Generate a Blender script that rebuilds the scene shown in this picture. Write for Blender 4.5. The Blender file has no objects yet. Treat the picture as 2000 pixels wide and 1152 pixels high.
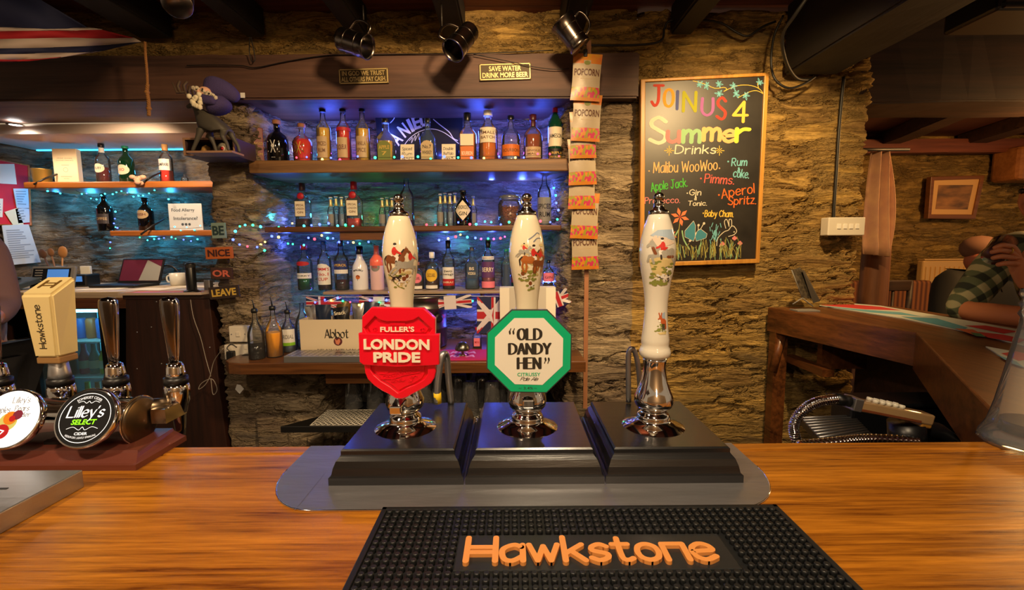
import bpy, bmesh, math, random
from mathutils import Vector, Matrix, noise as mnoise
random.seed(7)
SC = bpy.context.scene
COL = SC.collection
PI = math.pi
# ---------------------------------------------------------------- camera, world, lights, exposure
F, CZ, PITCH = 900.0, 1.40, math.radians(6.1)
cp, sp = math.cos(PITCH), math.sin(PITCH)
cam_d = bpy.data.cameras.new('camera'); cam = bpy.data.objects.new('camera', cam_d); COL.objects.link(cam)
ROLL = math.radians(.4); cr, sr = math.cos(ROLL), math.sin(ROLL)
cam.matrix_world = Matrix.Translation((0, 0, CZ)) @ Matrix.Rotation(PI/2-PITCH, 4, 'X') @ Matrix.Rotation(-ROLL, 4, 'Z')
cam_d.sensor_width = 36; cam_d.lens = 36*F/2000; cam_d.clip_start = .02
SC.camera = cam
w = bpy.data.worlds.new('world'); SC.world = w; w.use_nodes = True
bg = w.node_tree.nodes['Background']; bg.inputs[0].default_value = (1, .72, .45, 1); bg.inputs[1].default_value = .15
vs = SC.view_settings
vs.view_transform = 'Standard'; vs.look = 'None'; vs.gamma = 1; vs.use_curve_mapping = False; vs.exposure = 1.2

def lamp(name, kind, loc, energy, col, size=.05, target=None, spot=None, blend=.6):
    d = bpy.data.lights.new(name, kind); d.energy = energy; d.color = col
    if kind == 'AREA': d.size = size
    else: d.shadow_soft_size = size
    if spot: d.spot_size = math.radians(spot); d.spot_blend = blend
    o = bpy.data.objects.new(name, d); COL.objects.link(o); o.location = loc
    if target is not None:
        o.rotation_euler = (Vector(target)-Vector(loc)).to_track_quat('-Z', 'Y').to_euler()
    return o
WARM = (1, .62, .28)
lamp('ceiling_spot_bar', 'SPOT', (.12, -.05, 2.36), 27, (1, .76, .48), .05, (.03, .62, 1.1), 95)
lamp('ceiling_spot_board', 'SPOT', (.93, 1.28, 2.24), 42, (1, .66, .30), .04, (1.02, 2.2, 1.55), 92, .8)
lamp('shelf_fill_spot', 'SPOT', (.15, .75, 2.36), 54, (1, .66, .33), .07, (-.85, 2.2, 1.5), 105)  # added light without a fixture, brightens the recess and pillar
lamp('ceiling_lamp_room', 'POINT', (2.9, 2.2, 1.98), 25, (1, .52, .17), .12)
lamp('customer_side_fill', 'POINT', (.3, -1.5, 2.05), 11, (1, .70, .42), .10)  # added unseen fill behind the camera, for chrome reflections and bar fronts
lamp('left_fill_spot', 'SPOT', (-1.0, -.1, 2.3), 20, (1, .74, .48), .05, (-.7, .7, 1.1), 110)  # extra unseen light, added to lift the left end of the bar

# ---------------------------------------------------------------- pixel <-> place helpers
def unroll(x, y): return 1000+(x-1000)*cr-(y-576)*sr, 576+(x-1000)*sr+(y-576)*cr
def P(x, y, D):
    x, y = unroll(x, y)
    u = (x-1000)/F; v = (576-y)/F
    dy = cp + v*sp; dz = -sp + v*cp; t = D/dy
    return Vector((u*t, D, CZ + dz*t))
def PZ(x, y, z):
    x, y = unroll(x, y)
    v = (576-y)/F
    dy = cp + v*sp; dz = -sp + v*cp; t = (z-CZ)/dz
    return Vector(((x-1000)/F*t, dy*t, z))
def S(y, D):
    return D/(cp + (576-y)/F*sp)/F

# ---------------------------------------------------------------- materials
MATS = {}
def nt(m): return m.node_tree.nodes, m.node_tree.links
def mat(name, col=(.5,.5,.5), rough=.5, metal=0, spec=.5, emit=None, noise=None, bump=None, coat=0, trans=0, scale=(1,1,1)):
    if name in MATS: return MATS[name]
    m = bpy.data.materials.new(name); m.use_nodes = True; MATS[name] = m
    N, L = nt(m); b = N['Principled BSDF']
    b.inputs['Base Color'].default_value = (*col, 1); b.inputs['Roughness'].default_value = rough
    b.inputs['Metallic'].default_value = metal; b.inputs['Specular IOR Level'].default_value = spec
    b.inputs['Coat Weight'].default_value = coat; b.inputs['Transmission Weight'].default_value = trans
    if emit: b.inputs['Emission Color'].default_value = (*emit[0], 1); b.inputs['Emission Strength'].default_value = emit[1]
    if noise or bump:
        tc = N.new('ShaderNodeTexCoord'); mp = N.new('ShaderNodeMapping'); mp.inputs['Scale'].default_value = scale
        L.new(tc.outputs['Object'], mp.inputs[0])
    if noise:
        n = N.new('ShaderNodeTexNoise'); n.inputs['Scale'].default_value = noise[0]; n.inputs['Detail'].default_value = 5
        L.new(mp.outputs[0], n.inputs['Vector'])
        r = N.new('ShaderNodeValToRGB'); r.color_ramp.elements[0].position = .32; r.color_ramp.elements[1].position = .68
        r.color_ramp.elements[0].color = (*col, 1); r.color_ramp.elements[1].color = (*noise[1], 1)
        L.new(n.outputs['Fac'], r.inputs[0]); L.new(r.outputs[0], b.inputs['Base Color'])
    if bump:
        n2 = N.new('ShaderNodeTexNoise'); n2.inputs['Scale'].default_value = bump[0]; n2.inputs['Detail'].default_value = 4
        L.new(mp.outputs[0], n2.inputs['Vector'])
        bp = N.new('ShaderNodeBump'); bp.inputs['Strength'].default_value = bump[1]; bp.inputs['Distance'].default_value = .004
        L.new(n2.outputs['Fac'], bp.inputs['Height']); L.new(bp.outputs[0], b.inputs['Normal'])
    return m
def rgb(r, g, b):
    f = lambda c: (c/255/12.92) if c/255 <= .04045 else ((c/255+.055)/1.055)**2.4
    return (f(r), f(g), f(b))
def C(name, r, g, b, rough=.5, **k): return mat(name, rgb(r, g, b), rough, **k)

def glass(name, tint=(.92,.96,1), blend=.18, rough=.02, thick=.10):
    """clear glass: see-through, tinted at grazing angles, mirror-like by fresnel"""
    if name in MATS: return MATS[name]
    m = bpy.data.materials.new(name); m.use_nodes = True; MATS[name] = m
    N, L = nt(m); N.remove(N['Principled BSDF']); out = N['Material Output']
    t = N.new('ShaderNodeBsdfTransparent'); g = N.new('ShaderNodeBsdfGlossy'); g.inputs['Roughness'].default_value = rough
    d = N.new('ShaderNodeBsdfDiffuse'); d.inputs[0].default_value = (*[c*.8 for c in tint], 1)
    t.inputs[0].default_value = (*tint, 1)
    lw = N.new('ShaderNodeLayerWeight'); lw.inputs[0].default_value = blend
    m0 = N.new('ShaderNodeMixShader'); m0.inputs[0].default_value = thick
    L.new(t.outputs[0], m0.inputs[1]); L.new(d.outputs[0], m0.inputs[2])
    mx = N.new('ShaderNodeMixShader'); L.new(lw.outputs['Fresnel'], mx.inputs[0]); L.new(m0.outputs[0], mx.inputs[1]); L.new(g.outputs[0], mx.inputs[2])
    L.new(mx.outputs[0], out.inputs[0])
    return m

def wood(name, c1, c2, rough=.4, along='X', fine=60, coat=0, plank=None, spec=.5, bumpd=.0015, contrast=(.35,.65)):
    if name in MATS: return MATS[name]
    m = bpy.data.materials.new(name); m.use_nodes = True; MATS[name] = m
    N, L = nt(m); b = N['Principled BSDF']
    b.inputs['Roughness'].default_value = rough; b.inputs['Coat Weight'].default_value = coat; b.inputs['Coat Roughness'].default_value = .15
    b.inputs['Specular IOR Level'].default_value = spec
    tc = N.new('ShaderNodeTexCoord'); mp = N.new('ShaderNodeMapping')
    s = {'X': (.05, 1, 1), 'Y': (1, .05, 1), 'Z': (1, 1, .05)}[along]
    mp.inputs['Scale'].default_value = s
    L.new(tc.outputs['Object'], mp.inputs[0])
    big = N.new('ShaderNodeTexNoise'); big.inputs['Scale'].default_value = fine*.18; big.inputs['Detail'].default_value = 3; big.inputs['Distortion'].default_value = .6
    n = N.new('ShaderNodeTexNoise'); n.inputs['Scale'].default_value = fine; n.inputs['Detail'].default_value = 8; n.inputs['Roughness'].default_value = .65; n.inputs['Distortion'].default_value = .35
    L.new(mp.outputs[0], n.inputs['Vector']); L.new(mp.outputs[0], big.inputs['Vector'])
    mx = N.new('ShaderNodeMix'); mx.inputs[0].default_value = .42
    L.new(n.outputs['Fac'], mx.inputs[2]); L.new(big.outputs['Fac'], mx.inputs[3])
    r = N.new('ShaderNodeValToRGB'); r.color_ramp.elements[0].position = contrast[0]; r.color_ramp.elements[1].position = contrast[1]
    r.color_ramp.elements[0].color = (*c1, 1); r.color_ramp.elements[1].color = (*c2, 1)
    L.new(mx.outputs[0], r.inputs[0]); L.new(r.outputs[0], b.inputs['Base Color'])
    bp = N.new('ShaderNodeBump'); bp.inputs['Strength'].default_value = .5; bp.inputs['Distance'].default_value = bumpd
    L.new(mx.outputs[0], bp.inputs['Height']); L.new(bp.outputs[0], b.inputs['Normal'])
    return m

def stone(name, cols, mortar, sx=3.0, sz=3.4, disp=.046):
    m = bpy.data.materials.new(name); m.use_nodes = True; MATS[name] = m
    N, L = nt(m); b = N['Principled BSDF']; b.inputs['Roughness'].default_value = .85; b.inputs['Specular IOR Level'].default_value = .25
    def mth(op, a, c=None, cl=False):
        k = N.new('ShaderNodeMath'); k.operation = op; k.use_clamp = cl
        for i, v in enumerate((a, c)):
            if v is None: continue
            if isinstance(v, (int, float)): k.inputs[i].default_value = v
            else: L.new(v, k.inputs[i])
        return k.outputs[0]
    def mapr(v, f0, f1, t0=0, t1=1):
        k = N.new('ShaderNodeMapRange'); k.interpolation_type = 'SMOOTHSTEP'
        for i, q in zip(('From Min','From Max','To Min','To Max'), (f0, f1, t0, t1)): k.inputs[i].default_value = q
        L.new(v, k.inputs['Value']); return k.outputs[0]
    tc = N.new('ShaderNodeTexCoord')
    def mapping(sc):
        k = N.new('ShaderNodeMapping'); k.inputs['Scale'].default_value = sc; L.new(tc.outputs['Object'], k.inputs[0]); return k.outputs[0]
    def nz(vec, sc, det=4, rough=.55, dis=0):
        k = N.new('ShaderNodeTexNoise'); k.inputs['Scale'].default_value = sc; k.inputs['Detail'].default_value = det; k.inputs['Roughness'].default_value = rough; k.inputs['Distortion'].default_value = dis
        L.new(vec, k.inputs['Vector']); return k
    base = mapping((1, 1, sz)); iso = mapping((1, 1, 1)); flat_ = mapping((.5, .5, 3.4))
    dn = nz(base, 4.5, 6, .62)
    vsb = N.new('ShaderNodeVectorMath'); vsb.operation = 'SUBTRACT'; vsb.inputs[1].default_value = (.5, .5, .5); L.new(dn.outputs['Color'], vsb.inputs[0])
    va = N.new('ShaderNodeVectorMath'); va.operation = 'SCALE'; va.inputs['Scale'].default_value = .62; L.new(vsb.outputs[0], va.inputs[0])
    ad = N.new('ShaderNodeVectorMath'); L.new(base, ad.inputs[0]); L.new(va.outputs[0], ad.inputs[1])
    ve = N.new('ShaderNodeTexVoronoi'); ve.feature = 'DISTANCE_TO_EDGE'; ve.inputs['Scale'].default_value = sx
    vc = N.new('ShaderNodeTexVoronoi'); vc.inputs['Scale'].default_value = sx
    L.new(ad.outputs[0], ve.inputs['Vector']); L.new(ad.outputs[0], vc.inputs['Vector'])
    sep = N.new('ShaderNodeSeparateColor'); L.new(vc.outputs['Color'], sep.inputs[0])
    crack = mapr(ve.outputs['Distance'], .0, .075)            # 0 in the joint
    face = mapr(ve.outputs['Distance'], .02, .22)
    broad = nz(iso, 2.6, 3)                                   # where mortar covers the joints
    cover = mapr(broad.outputs['Fac'], .40, .56)
    st = nz(flat_, 6.5, 6, .58, 1.0); fn = nz(base, 20, 6, .62); gr = nz(iso, 90, 4, .6)
    ledge = mapr(st.outputs['Fac'], .40, .58)
    open_ = mth('SUBTRACT', 1, mth('MULTIPLY', mth('SUBTRACT', 1, crack), mth('SUBTRACT', 1, mth('MULTIPLY', cover, .7))))
    h = mth('ADD', mth('MULTIPLY', open_, .42), mth('MULTIPLY', mth('MULTIPLY', face, sep.outputs[0]), .40))
    h = mth('ADD', h, mth('MULTIPLY', ledge, .30)); h = mth('ADD', h, mth('MULTIPLY', fn.outputs['Fac'], .26)); h = mth('ADD', h, mth('MULTIPLY', gr.outputs['Fac'], .05))
    dv = N.new('ShaderNodeDisplacement'); dv.inputs['Midlevel'].default_value = 1.20; dv.inputs['Scale'].default_value = disp
    L.new(h, dv.inputs['Height']); L.new(dv.outputs[0], N['Material Output'].inputs['Displacement'])
    r = N.new('ShaderNodeValToRGB'); el = r.color_ramp.elements
    while len(el) < len(cols): el.new(.5)
    for i, c in enumerate(cols): el[i].position = i/(len(cols)-1); el[i].color = (*c, 1)
    mixc = mth('ADD', mth('MULTIPLY', sep.outputs[1], .55), mth('MULTIPLY', st.outputs['Fac'], .6))
    L.new(mth('SUBTRACT', mixc, .12, True), r.inputs[0])
    mo = mth('MULTIPLY', mth('SUBTRACT', 1, face), mth('ADD', .35, mth('MULTIPLY', cover, .65)), True)
    mx = N.new('ShaderNodeMix'); mx.data_type = 'RGBA'; mx.inputs[7].default_value = (*mortar, 1)
    L.new(mo, mx.inputs[0]); L.new(r.outputs[0], mx.inputs[6])
    m2 = N.new('ShaderNodeMix'); m2.data_type = 'RGBA'; m2.blend_type = 'MULTIPLY'; m2.inputs[0].default_value = .75
    r2 = N.new('ShaderNodeValToRGB'); r2.color_ramp.elements[0].position = .30; r2.color_ramp.elements[1].position = .66
    r2.color_ramp.elements[0].color = (.36, .33, .31, 1); r2.color_ramp.elements[1].color = (1, 1, 1, 1)
    L.new(mth('ADD', mth('MULTIPLY', fn.outputs['Fac'], .65), mth('MULTIPLY', gr.outputs['Fac'], .35)), r2.inputs[0]); L.new(mx.outputs[2], m2.inputs[6]); L.new(r2.outputs[0], m2.inputs[7])
    L.new(m2.outputs[2], b.inputs['Base Color'])
    m.displacement_method = 'BOTH'
    return m

# ---------------------------------------------------------------- mesh builder
def rot(rx=0, ry=0, rz=0): return Matrix.Rotation(rz,4,'Z') @ Matrix.Rotation(ry,4,'Y') @ Matrix.Rotation(rx,4,'X')
def hull2(pts):
    pts = sorted(set((round(a,6), round(b,6)) for a, b in pts))
    if len(pts) < 3: return pts
    def half(ps):
        o = []
        for p in ps:
            while len(o) > 1 and (o[-1][0]-o[-2][0])*(p[1]-o[-2][1])-(o[-1][1]-o[-2][1])*(p[0]-o[-2][0]) <= 0: o.pop()
            o.append(p)
        return o
    a = half(pts); b = half(pts[::-1])
    return a[:-1] + b[:-1]
class MB:
    def __init__(s): s.v = []; s.f = []; s.mi = []; s.M = None; s.m = 0; s.smooth = set()
    def add(s, vs, fs, smooth=False, M=None):
        k = len(s.v); M = M if M is not None else s.M
        s.v += [tuple(M @ Vector(p)) if M is not None else tuple(p) for p in vs]
        for f in fs:
            if smooth: s.smooth.add(len(s.f))
            s.f.append([k+i for i in f]); s.mi.append(s.m)
        return s
    def box(s, c, d, M=None, bev=0):
        x, y, z = c; a, b, h = d[0]/2, d[1]/2, d[2]/2
        if bev:
            bm = bmesh.new(); bmesh.ops.create_cube(bm, size=1)
            for q in bm.verts: q.co = Vector((x+q.co.x*d[0], y+q.co.y*d[1], z+q.co.z*d[2]))
            bmesh.ops.bevel(bm, geom=bm.edges[:], offset=bev, segments=2, affect='EDGES', profile=.5)
            return s.bm(bm, M)
        vs = [(x+i*a, y+j*b, z+k*h) for k in (-1,1) for j in (-1,1) for i in (-1,1)]
        return s.add(vs, [(0,2,3,1),(4,5,7,6),(0,1,5,4),(2,6,7,3),(0,4,6,2),(1,3,7,5)], M=M)
    def bm(s, bm, M=None, smooth=False):
        bm.verts.index_update()
        s.add([v.co[:] for v in bm.verts], [[v.index for v in f.verts] for f in bm.faces], smooth, M); bm.free(); return s
    def lathe(s, prof, n=24, M=None, sq=0, caps=True, a0=0, a1=2*PI, sx=1, sy=1):
        full = abs(a1-a0-2*PI) < 1e-6; k = n if full else n+1
        vs = []
        for r, z in prof:
            for i in range(k):
                a = a0 + (a1-a0)*i/n; q = 1
                if sq: q = 1/((abs(math.cos(a))**sq+abs(math.sin(a))**sq)**(1/sq))
                vs.append((r*q*math.sin(a)*sx, -r*q*math.cos(a)*sy, z))
        fs = []
        for j in range(len(prof)-1):
            for i in range(k if full else n):
                i2 = (i+1) % k
                fs.append((j*k+i, j*k+i2, (j+1)*k+i2, (j+1)*k+i))
        s.add(vs, fs, True, M)
        if caps and full:
            b = len(s.v)-len(vs)
            if prof[0][0] > 1e-5: s.f.append([b+i for i in range(k)][::-1]); s.mi.append(s.m)
            if prof[-1][0] > 1e-5: s.f.append([b+(len(prof)-1)*k+i for i in range(k)]); s.mi.append(s.m)
        return s
    def tube(s, pts, r, n=10, M=None, closed=False, caps=True):
        pts = [Vector(p) for p in pts]; rs = r if isinstance(r, (list, tuple)) else [r]*len(pts)
        vs = []; ref = None
        for i, p in enumerate(pts):
            a = pts[i-1] if (i or closed) else p; b = pts[(i+1) % len(pts)] if (i < len(pts)-1 or closed) else p
            t = (b-a).normalized()
            if ref is None: ref = t.orthogonal().normalized()
            ref = (ref - t*ref.dot(t)); ref = ref.normalized() if ref.length > 1e-6 else t.orthogonal().normalized()
            q = t.cross(ref)
            for k in range(n):
                an = 2*PI*k/n; vs.append(p + (ref*math.cos(an)+q*math.sin(an))*rs[i])
        fs = []
        m = len(pts)
        for j in range(m if closed else m-1):
            j2 = (j+1) % m
            for k in range(n): fs.append((j*n+k, j*n+(k+1)%n, j2*n+(k+1)%n, j2*n+k))
        if caps and not closed: fs += [list(range(n))[::-1], [(m-1)*n+k for k in range(n)]]
        return s.add(vs, fs, True, M)
    def ball(s, c, r, n=12, M=None, sc=(1,1,1)):
        vs = []; fs = []
        for j in range(n//2+1):
            th = PI*j/(n//2)
            for i in range(n):
                a = 2*PI*i/n
                vs.append((c[0]+r*sc[0]*math.sin(th)*math.cos(a), c[1]+r*sc[1]*math.sin(th)*math.sin(a), c[2]+r*sc[2]*math.cos(th)))
        for j in range(n//2):
            for i in range(n): fs.append((j*n+i, (j+1)*n+i, (j+1)*n+(i+1)%n, j*n+(i+1)%n))
        return s.add(vs, fs, True, M)
    def prism(s, poly, y0, y1, bev=0, holes=(), M=None):
        """2-D outline in (x,z), from depth y0 (back) to y1 (front, smaller y)"""
        bm = bmesh.new(); loops = []
        for lp in [poly]+list(holes):
            vv = [bm.verts.new((a, y1, b)) for a, b in lp]
            loops.append([bm.edges.new((vv[i], vv[(i+1)%len(vv)])) for i in range(len(vv))])
        if holes: bmesh.ops.triangle_fill(bm, edges=[e for l in loops for e in l], use_beauty=True)
        else: bm.faces.new([e.verts[0] for e in loops[0]]) if False else bm.faces.new(bm.verts[:])
        r = bmesh.ops.extrude_face_region(bm, geom=bm.faces[:])
        for q in [g for g in r['geom'] if isinstance(g, bmesh.types.BMVert)]: q.co.y = y0
        bmesh.ops.recalc_face_normals(bm, faces=bm.faces[:])
        if bev:
            es = [e for e in bm.edges if all(abs(q.co.y-y1) < 1e-7 for q in e.verts) and len(e.link_faces) == 2 and abs(e.link_faces[0].normal.dot(e.link_faces[1].normal)) < .5]
            bmesh.ops.bevel(bm, geom=es, offset=bev, segments=2, affect='EDGES', profile=.5)
        return s.bm(bm, M)
    def flat(s, polys, fn=None, d=0, M=None):
        """polys: list of 2-D outlines; fn maps (x,z,off) to 3-D; d: raised height (0 = printed)"""
        fn_ = fn or (lambda x, z, o: (x, -o, z))
        for i_, p in enumerate(polys):
            n = len(p)
            if n < 3: continue
            e_ = (i_ % 23)*1.5e-6
            fn = (lambda g_, e_: (lambda x, z, o: g_(x, z, o+e_)))(fn_, e_)
            if d: s.add([fn(a, b, d) for a, b in p]+[fn(a, b, 0) for a, b in p], [list(range(n))]+[(i, i+n, (i+1)%n+n, (i+1)%n) for i in range(n)], M=M)
            else: s.add([fn(a, b, 0) for a, b in p], [list(range(n))], M=M)
        return s
    def build(s, name, mats, parent=None, sub=0, loc=None):
        me = bpy.data.meshes.new(name); me.from_pydata(s.v, [], s.f)
        if not isinstance(mats, (list, tuple)): mats = [mats]
        for m in mats: me.materials.append(m)
        if len(mats) > 1: me.polygons.foreach_set('material_index', s.mi)
        if s.smooth: me.polygons.foreach_set('use_smooth', [i in s.smooth for i in range(len(s.f))])
        me.update()
        o = bpy.data.objects.new(name, me); COL.objects.link(o); o.parent = parent
        if loc is not None: o.location = loc
        if sub:
            md = o.modifiers.new('sub', 'SUBSURF'); md.levels = sub; md.render_levels = sub
        return o
def tag(o, label, cat, group=None, kind=None):
    if label: o['label'] = label
    if cat: o['category'] = cat
    if group: o['group'] = group
    if kind: o['kind'] = kind
    return o
def thing(name, label, cat, loc=(0,0,0), group=None, rz=0, rx=0, ry=0):
    o = bpy.data.objects.new(name, None); COL.objects.link(o); o.location = loc; o.rotation_euler = (rx, ry, rz)
    o.empty_display_size = .05
    return tag(o, label, cat, group)
def struct(o): o['kind'] = 'structure'; return o

# ---------------------------------------------------------------- lettering: type and pen strokes
_T = {}
def type2d(txt, bold=0.0):
    k = (txt, bold)
    if k not in _T:
        c = bpy.data.curves.new('t', 'FONT'); c.body = txt; c.size = 1; c.offset = bold; c.resolution_u = 3
        o = bpy.data.objects.new('t', c); me = bpy.data.meshes.new_from_object(o)
        V = [(v.co.x, v.co.y) for v in me.vertices]; Fc = [list(p.vertices) for p in me.polygons]
        bpy.data.objects.remove(o); bpy.data.curves.remove(c); bpy.data.meshes.remove(me)
        xs = [a for a, b in V]; ys = [b for a, b in V]
        _T[k] = (V, Fc, min(xs), max(xs), min(ys), max(ys))
    return _T[k]
def letters(mb, txt, cx, cz, w=None, h=None, bold=0.0, d=0, fn=None, M=None, ang=0, shear=0, arc=None):
    """typeset txt into a box centred on (cx,cz): w wide and h high"""
    V, Fc, x0, x1, y0, y1 = type2d(txt, bold)
    sx = w/(x1-x0) if w else None; sy = h/(y1-y0) if h else None
    sx = sx or sy; sy = sy or sx
    fn = fn or (lambda x, z, o: (x, -o, z))
    ca, sa = math.cos(ang), math.sin(ang)
    def mp(p):
        a = (p[0]-(x0+x1)/2)*sx; b = (p[1]-(y0+y1)/2)*sy; a += shear*b
        if arc:
            th = a/arc; R = arc+b; a, b = R*math.sin(th), R*math.cos(th)-arc
        return (cx+a*ca-b*sa, cz+a*sa+b*ca)
    Q = [mp(p) for p in V]; n = len(Q)
    if d:
        from collections import Counter
        ed = Counter(); dire = {}
        for f in Fc:
            for i in range(len(f)):
                e = (f[i], f[(i+1)%len(f)]); ed[tuple(sorted(e))] += 1; dire[tuple(sorted(e))] = e
        fs = [f for f in Fc]
        for e, k in ed.items():
            if k == 1: a, b = dire[e]; fs.append([a, a+n, b+n, b])
        mb.add([fn(a, b, d) for a, b in Q]+[fn(a, b, 0) for a, b in Q], fs, M=M)
    else: mb.add([fn(a, b, 0) for a, b in Q], Fc, M=M)
    return mb
G = {
'a':'~8,8 5,10 1,8 0,5 1,1 4,0 8,3|8,10 8,0','b':'0,15 0,0|~0,7 4,10 8,7 8,3 4,0 0,3','c':'~8,8 5,10 1,8 0,5 1,2 5,0 8,2',
'd':'8,15 8,0|~8,7 4,10 0,7 0,3 4,0 8,3','e':'~0,5 4,5.4 8,6 7,9 4,10 1,8 0,5 1,1.5 4,0 8,2','f':'~6,14 4,15 2.5,13 2.5,0|0,10 6,10',
'g':'~8,8 4,10 0,7 0,4 4,1 8,4|~8,10 8,-2 5,-5 1,-4','h':'0,15 0,0|~0,6 4,10 7,8 7,0','i':'0,10 0,0|0,13 .3,13.4','k':'0,15 0,0|7,10 0,4|2.5,6 7.5,0',
'l':'0,15 0,0','m':'0,10 0,0|~0,6 3,10 5.5,8 5.5,0|~5.5,6 8.5,10 11,8 11,0','n':'0,10 0,0|~0,6 4,10 7,8 7,0',
'o':'~4,10 1,8.5 0,5 1,1.5 4,0 7,1.5 8,5 7,8.5 4,10','p':'0,10 0,-5|~0,7 4,10 8,7 8,3 4,0 0,3','r':'0,10 0,0|~0,6 3,9.5 6,9.5',
's':'~6.5,8.5 4,10 1,8.5 1,6 6,4 6,1.5 3,0 0,1.5','t':'~2.5,14 2.5,2 4.5,0 6.5,1|0,10 6,10','u':'~0,10 0,3 3,0 7,3|7,10 7,0','v':'0,10 3.5,0 7,10',
'w':'0,10 3,0 5.5,9 8,0 11,10','y':'0,10 4,1|8,10 3,-4 1,-5','z':'0,10 7,10 0,0 7,0','x':'0,10 7,0|7,10 0,0',
'A':'0,0 5,15 10,0|2,5 8,5','B':'0,15 0,0|~0,15 6,15 7,11.5 5,8 0,8|~0,8 7,8 8.5,4 6,0 0,0','C':'~10,12 6,15 1,12 0,7 1,3 6,0 10,3',
'D':'0,15 0,0|~0,15 5,14.6 10,11 10,4 5,.4 0,0','E':'9,15 0,15 0,0 9,0|0,8 7,8','G':'~10,12 6,15 1,12 0,7 1,3 6,0 10,3 10,7|10,7 6,7',
'H':'0,15 0,0|10,15 10,0|0,8 10,8','I':'0,15 0,0','J':'~6,15 6,4 3,0 0,3|2,15 10,15','L':'0,15 0,0 9,0','M':'0,0 1,15 6,3 11,15 12,0',
'N':'0,0 0,15 10,0 10,15','O':'~5.5,15 1.5,13 0,7.5 1.5,2 5.5,0 9.5,2 11,7.5 9.5,13 5.5,15','P':'0,15 0,0|~0,15 6,15 8,11.5 6,8 0,7.5',
'R':'0,15 0,0|~0,15 6,15 8,11.5 6,8 0,7.5|3,7.5 9,0','S':'~9,12.5 5,15 1,13 1,10 5,7.5 9,5 8.5,1.5 5,0 0,2','T':'5,15 5,0|0,15 10,15',
'U':'~0,15 0,4 5,0 10,4 10,15','W':'0,15 3,0 7,12 11,0 14,15','Y':'0,15 5,7 10,15|5,7 5,0','4':'8,0 8,15 0,5 11,5','&':'~9,8 5,0 1,1 1,5 6,10 5,14 3,14 2,11 9,0',
'.':'0,0 .4,.4','*':'0,7 .4,7.4',"'":'0,15 -.6,12','%':'0,0 9,15|~2,15 0,13 2,11 4,13 2,15|~7,4 5,2 7,0 9,2 7,4','3':'~0,13 4,15 7,12 4,8|~4,8 8,5 5,0 0,1',
'-':'0,7 6,7','0':'~4,15 1,13 0,7.5 1,2 4,0 7,2 8,7.5 7,13 4,15','1':'0,12 3,15 3,0','5':'8,15 1,15 0,8.5|~0,8.5 4,9.5 8,7 8,3 4,0 0,2','ʺ':'~2,15 0,13.5 .6,11 .6,13|~6,15 4,13.5 4.6,11 4.6,13','ʹ':'~0,11 2,12.5 1.6,15 1.2,13|~4,11 6,12.5 5.6,15 5.2,13',
'п':'0,0 0,10 8,10 8,0','Ħ':'0,15 0,0|11,15 11,0|0,8.7 11,8.7|0,5.4 11,5.4',
}
def crom(p, n=4):
    o = []
    for i in range(len(p)-1):
        a = p[max(i-1,0)]; b = p[i]; c = p[i+1]; d = p[min(i+2,len(p)-1)]
        if i == 0 and p[0] == p[-1]: a = p[-2]
        if i == len(p)-2 and p[0] == p[-1]: d = p[1]
        for k in range(n):
            t = k/n
            o.append(tuple(.5*((2*b[j])+(-a[j]+c[j])*t+(2*a[j]-5*b[j]+4*c[j]-d[j])*t*t+(-a[j]+3*b[j]-3*c[j]+d[j])*t**3) for j in range(len(b))))
    o.append(tuple(p[-1])); return o
def glyph(ch):
    out = []
    for st in G[ch].split('|'):
        sm = st[0] == '~'; pts = [tuple(float(q) for q in a.split(',')) for a in st.lstrip('~').split()]
        out.append(crom(pts) if sm else pts)
    return out
def nib(a, b, ang=0, n=8):
    return [(a*math.cos(2*PI*i/n)*math.cos(ang)-b*math.sin(2*PI*i/n)*math.sin(ang), a*math.cos(2*PI*i/n)*math.sin(ang)+b*math.sin(2*PI*i/n)*math.cos(ang)) for i in range(n)]
def stroke(pts, pen):
    out = []
    for p, q in zip(pts, pts[1:]): out.append(hull2([(p[0]+a, p[1]+b) for a, b in pen]+[(q[0]+a, q[1]+b) for a, b in pen]))
    return [o for o in out if len(o) > 2]
def pen_text(txt, x, z, h, pen, w=None, gap=3.2, ang=0, shear=0, center=False, wob=0):
    """hand-drawn text with its baseline-left at (x,z), cap height h; returns outlines"""
    sc = h/15; cur = 0; st = []
    for ch in txt:
        if ch == ' ': cur += 6; continue
        g = glyph(ch); mx = max(p[0] for s in g for p in s); dz = random.uniform(-wob, wob)
        for s in g: st.append([((p[0]+cur+shear*p[1]), p[1]+dz) for p in s])
        cur += mx+gap
    cur -= gap
    sx = (w/cur) if w and cur > .5 else sc
    ox = -cur*sx/2 if center else 0
    ca, sa = math.cos(ang), math.sin(ang); out = []
    for s in st:
        pts = [(ox+a*sx, b*sc) for a, b in s]; pts = [(x+a*ca-b*sa, z+a*sa+b*ca) for a, b in pts]
        out += stroke(pts, pen)
    return out
def wrapcyl(r, off=.0004, a0=0, cx=0, cy=0):
    return lambda x, z, o: (cx+(r+off+o)*math.sin(a0+x/r), cy-(r+off+o)*math.cos(a0+x/r), z)
def wraplathe(prof, off=.0005, a0=0):
    """map onto a lathe given by (r,z); x is arc length at the widest radius"""
    rm = max(r for r, z in prof)
    def rad(z):
        for (r0, z0), (r1, z1) in zip(prof, prof[1:]):
            if z0 <= z <= z1 and z1 > z0: return r0+(r1-r0)*(z-z0)/(z1-z0)
        return prof[-1][0]
    return lambda x, z, o: ((rad(z)+off+o)*math.sin(a0+x/rm), -(rad(z)+off+o)*math.cos(a0+x/rm), z)
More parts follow.
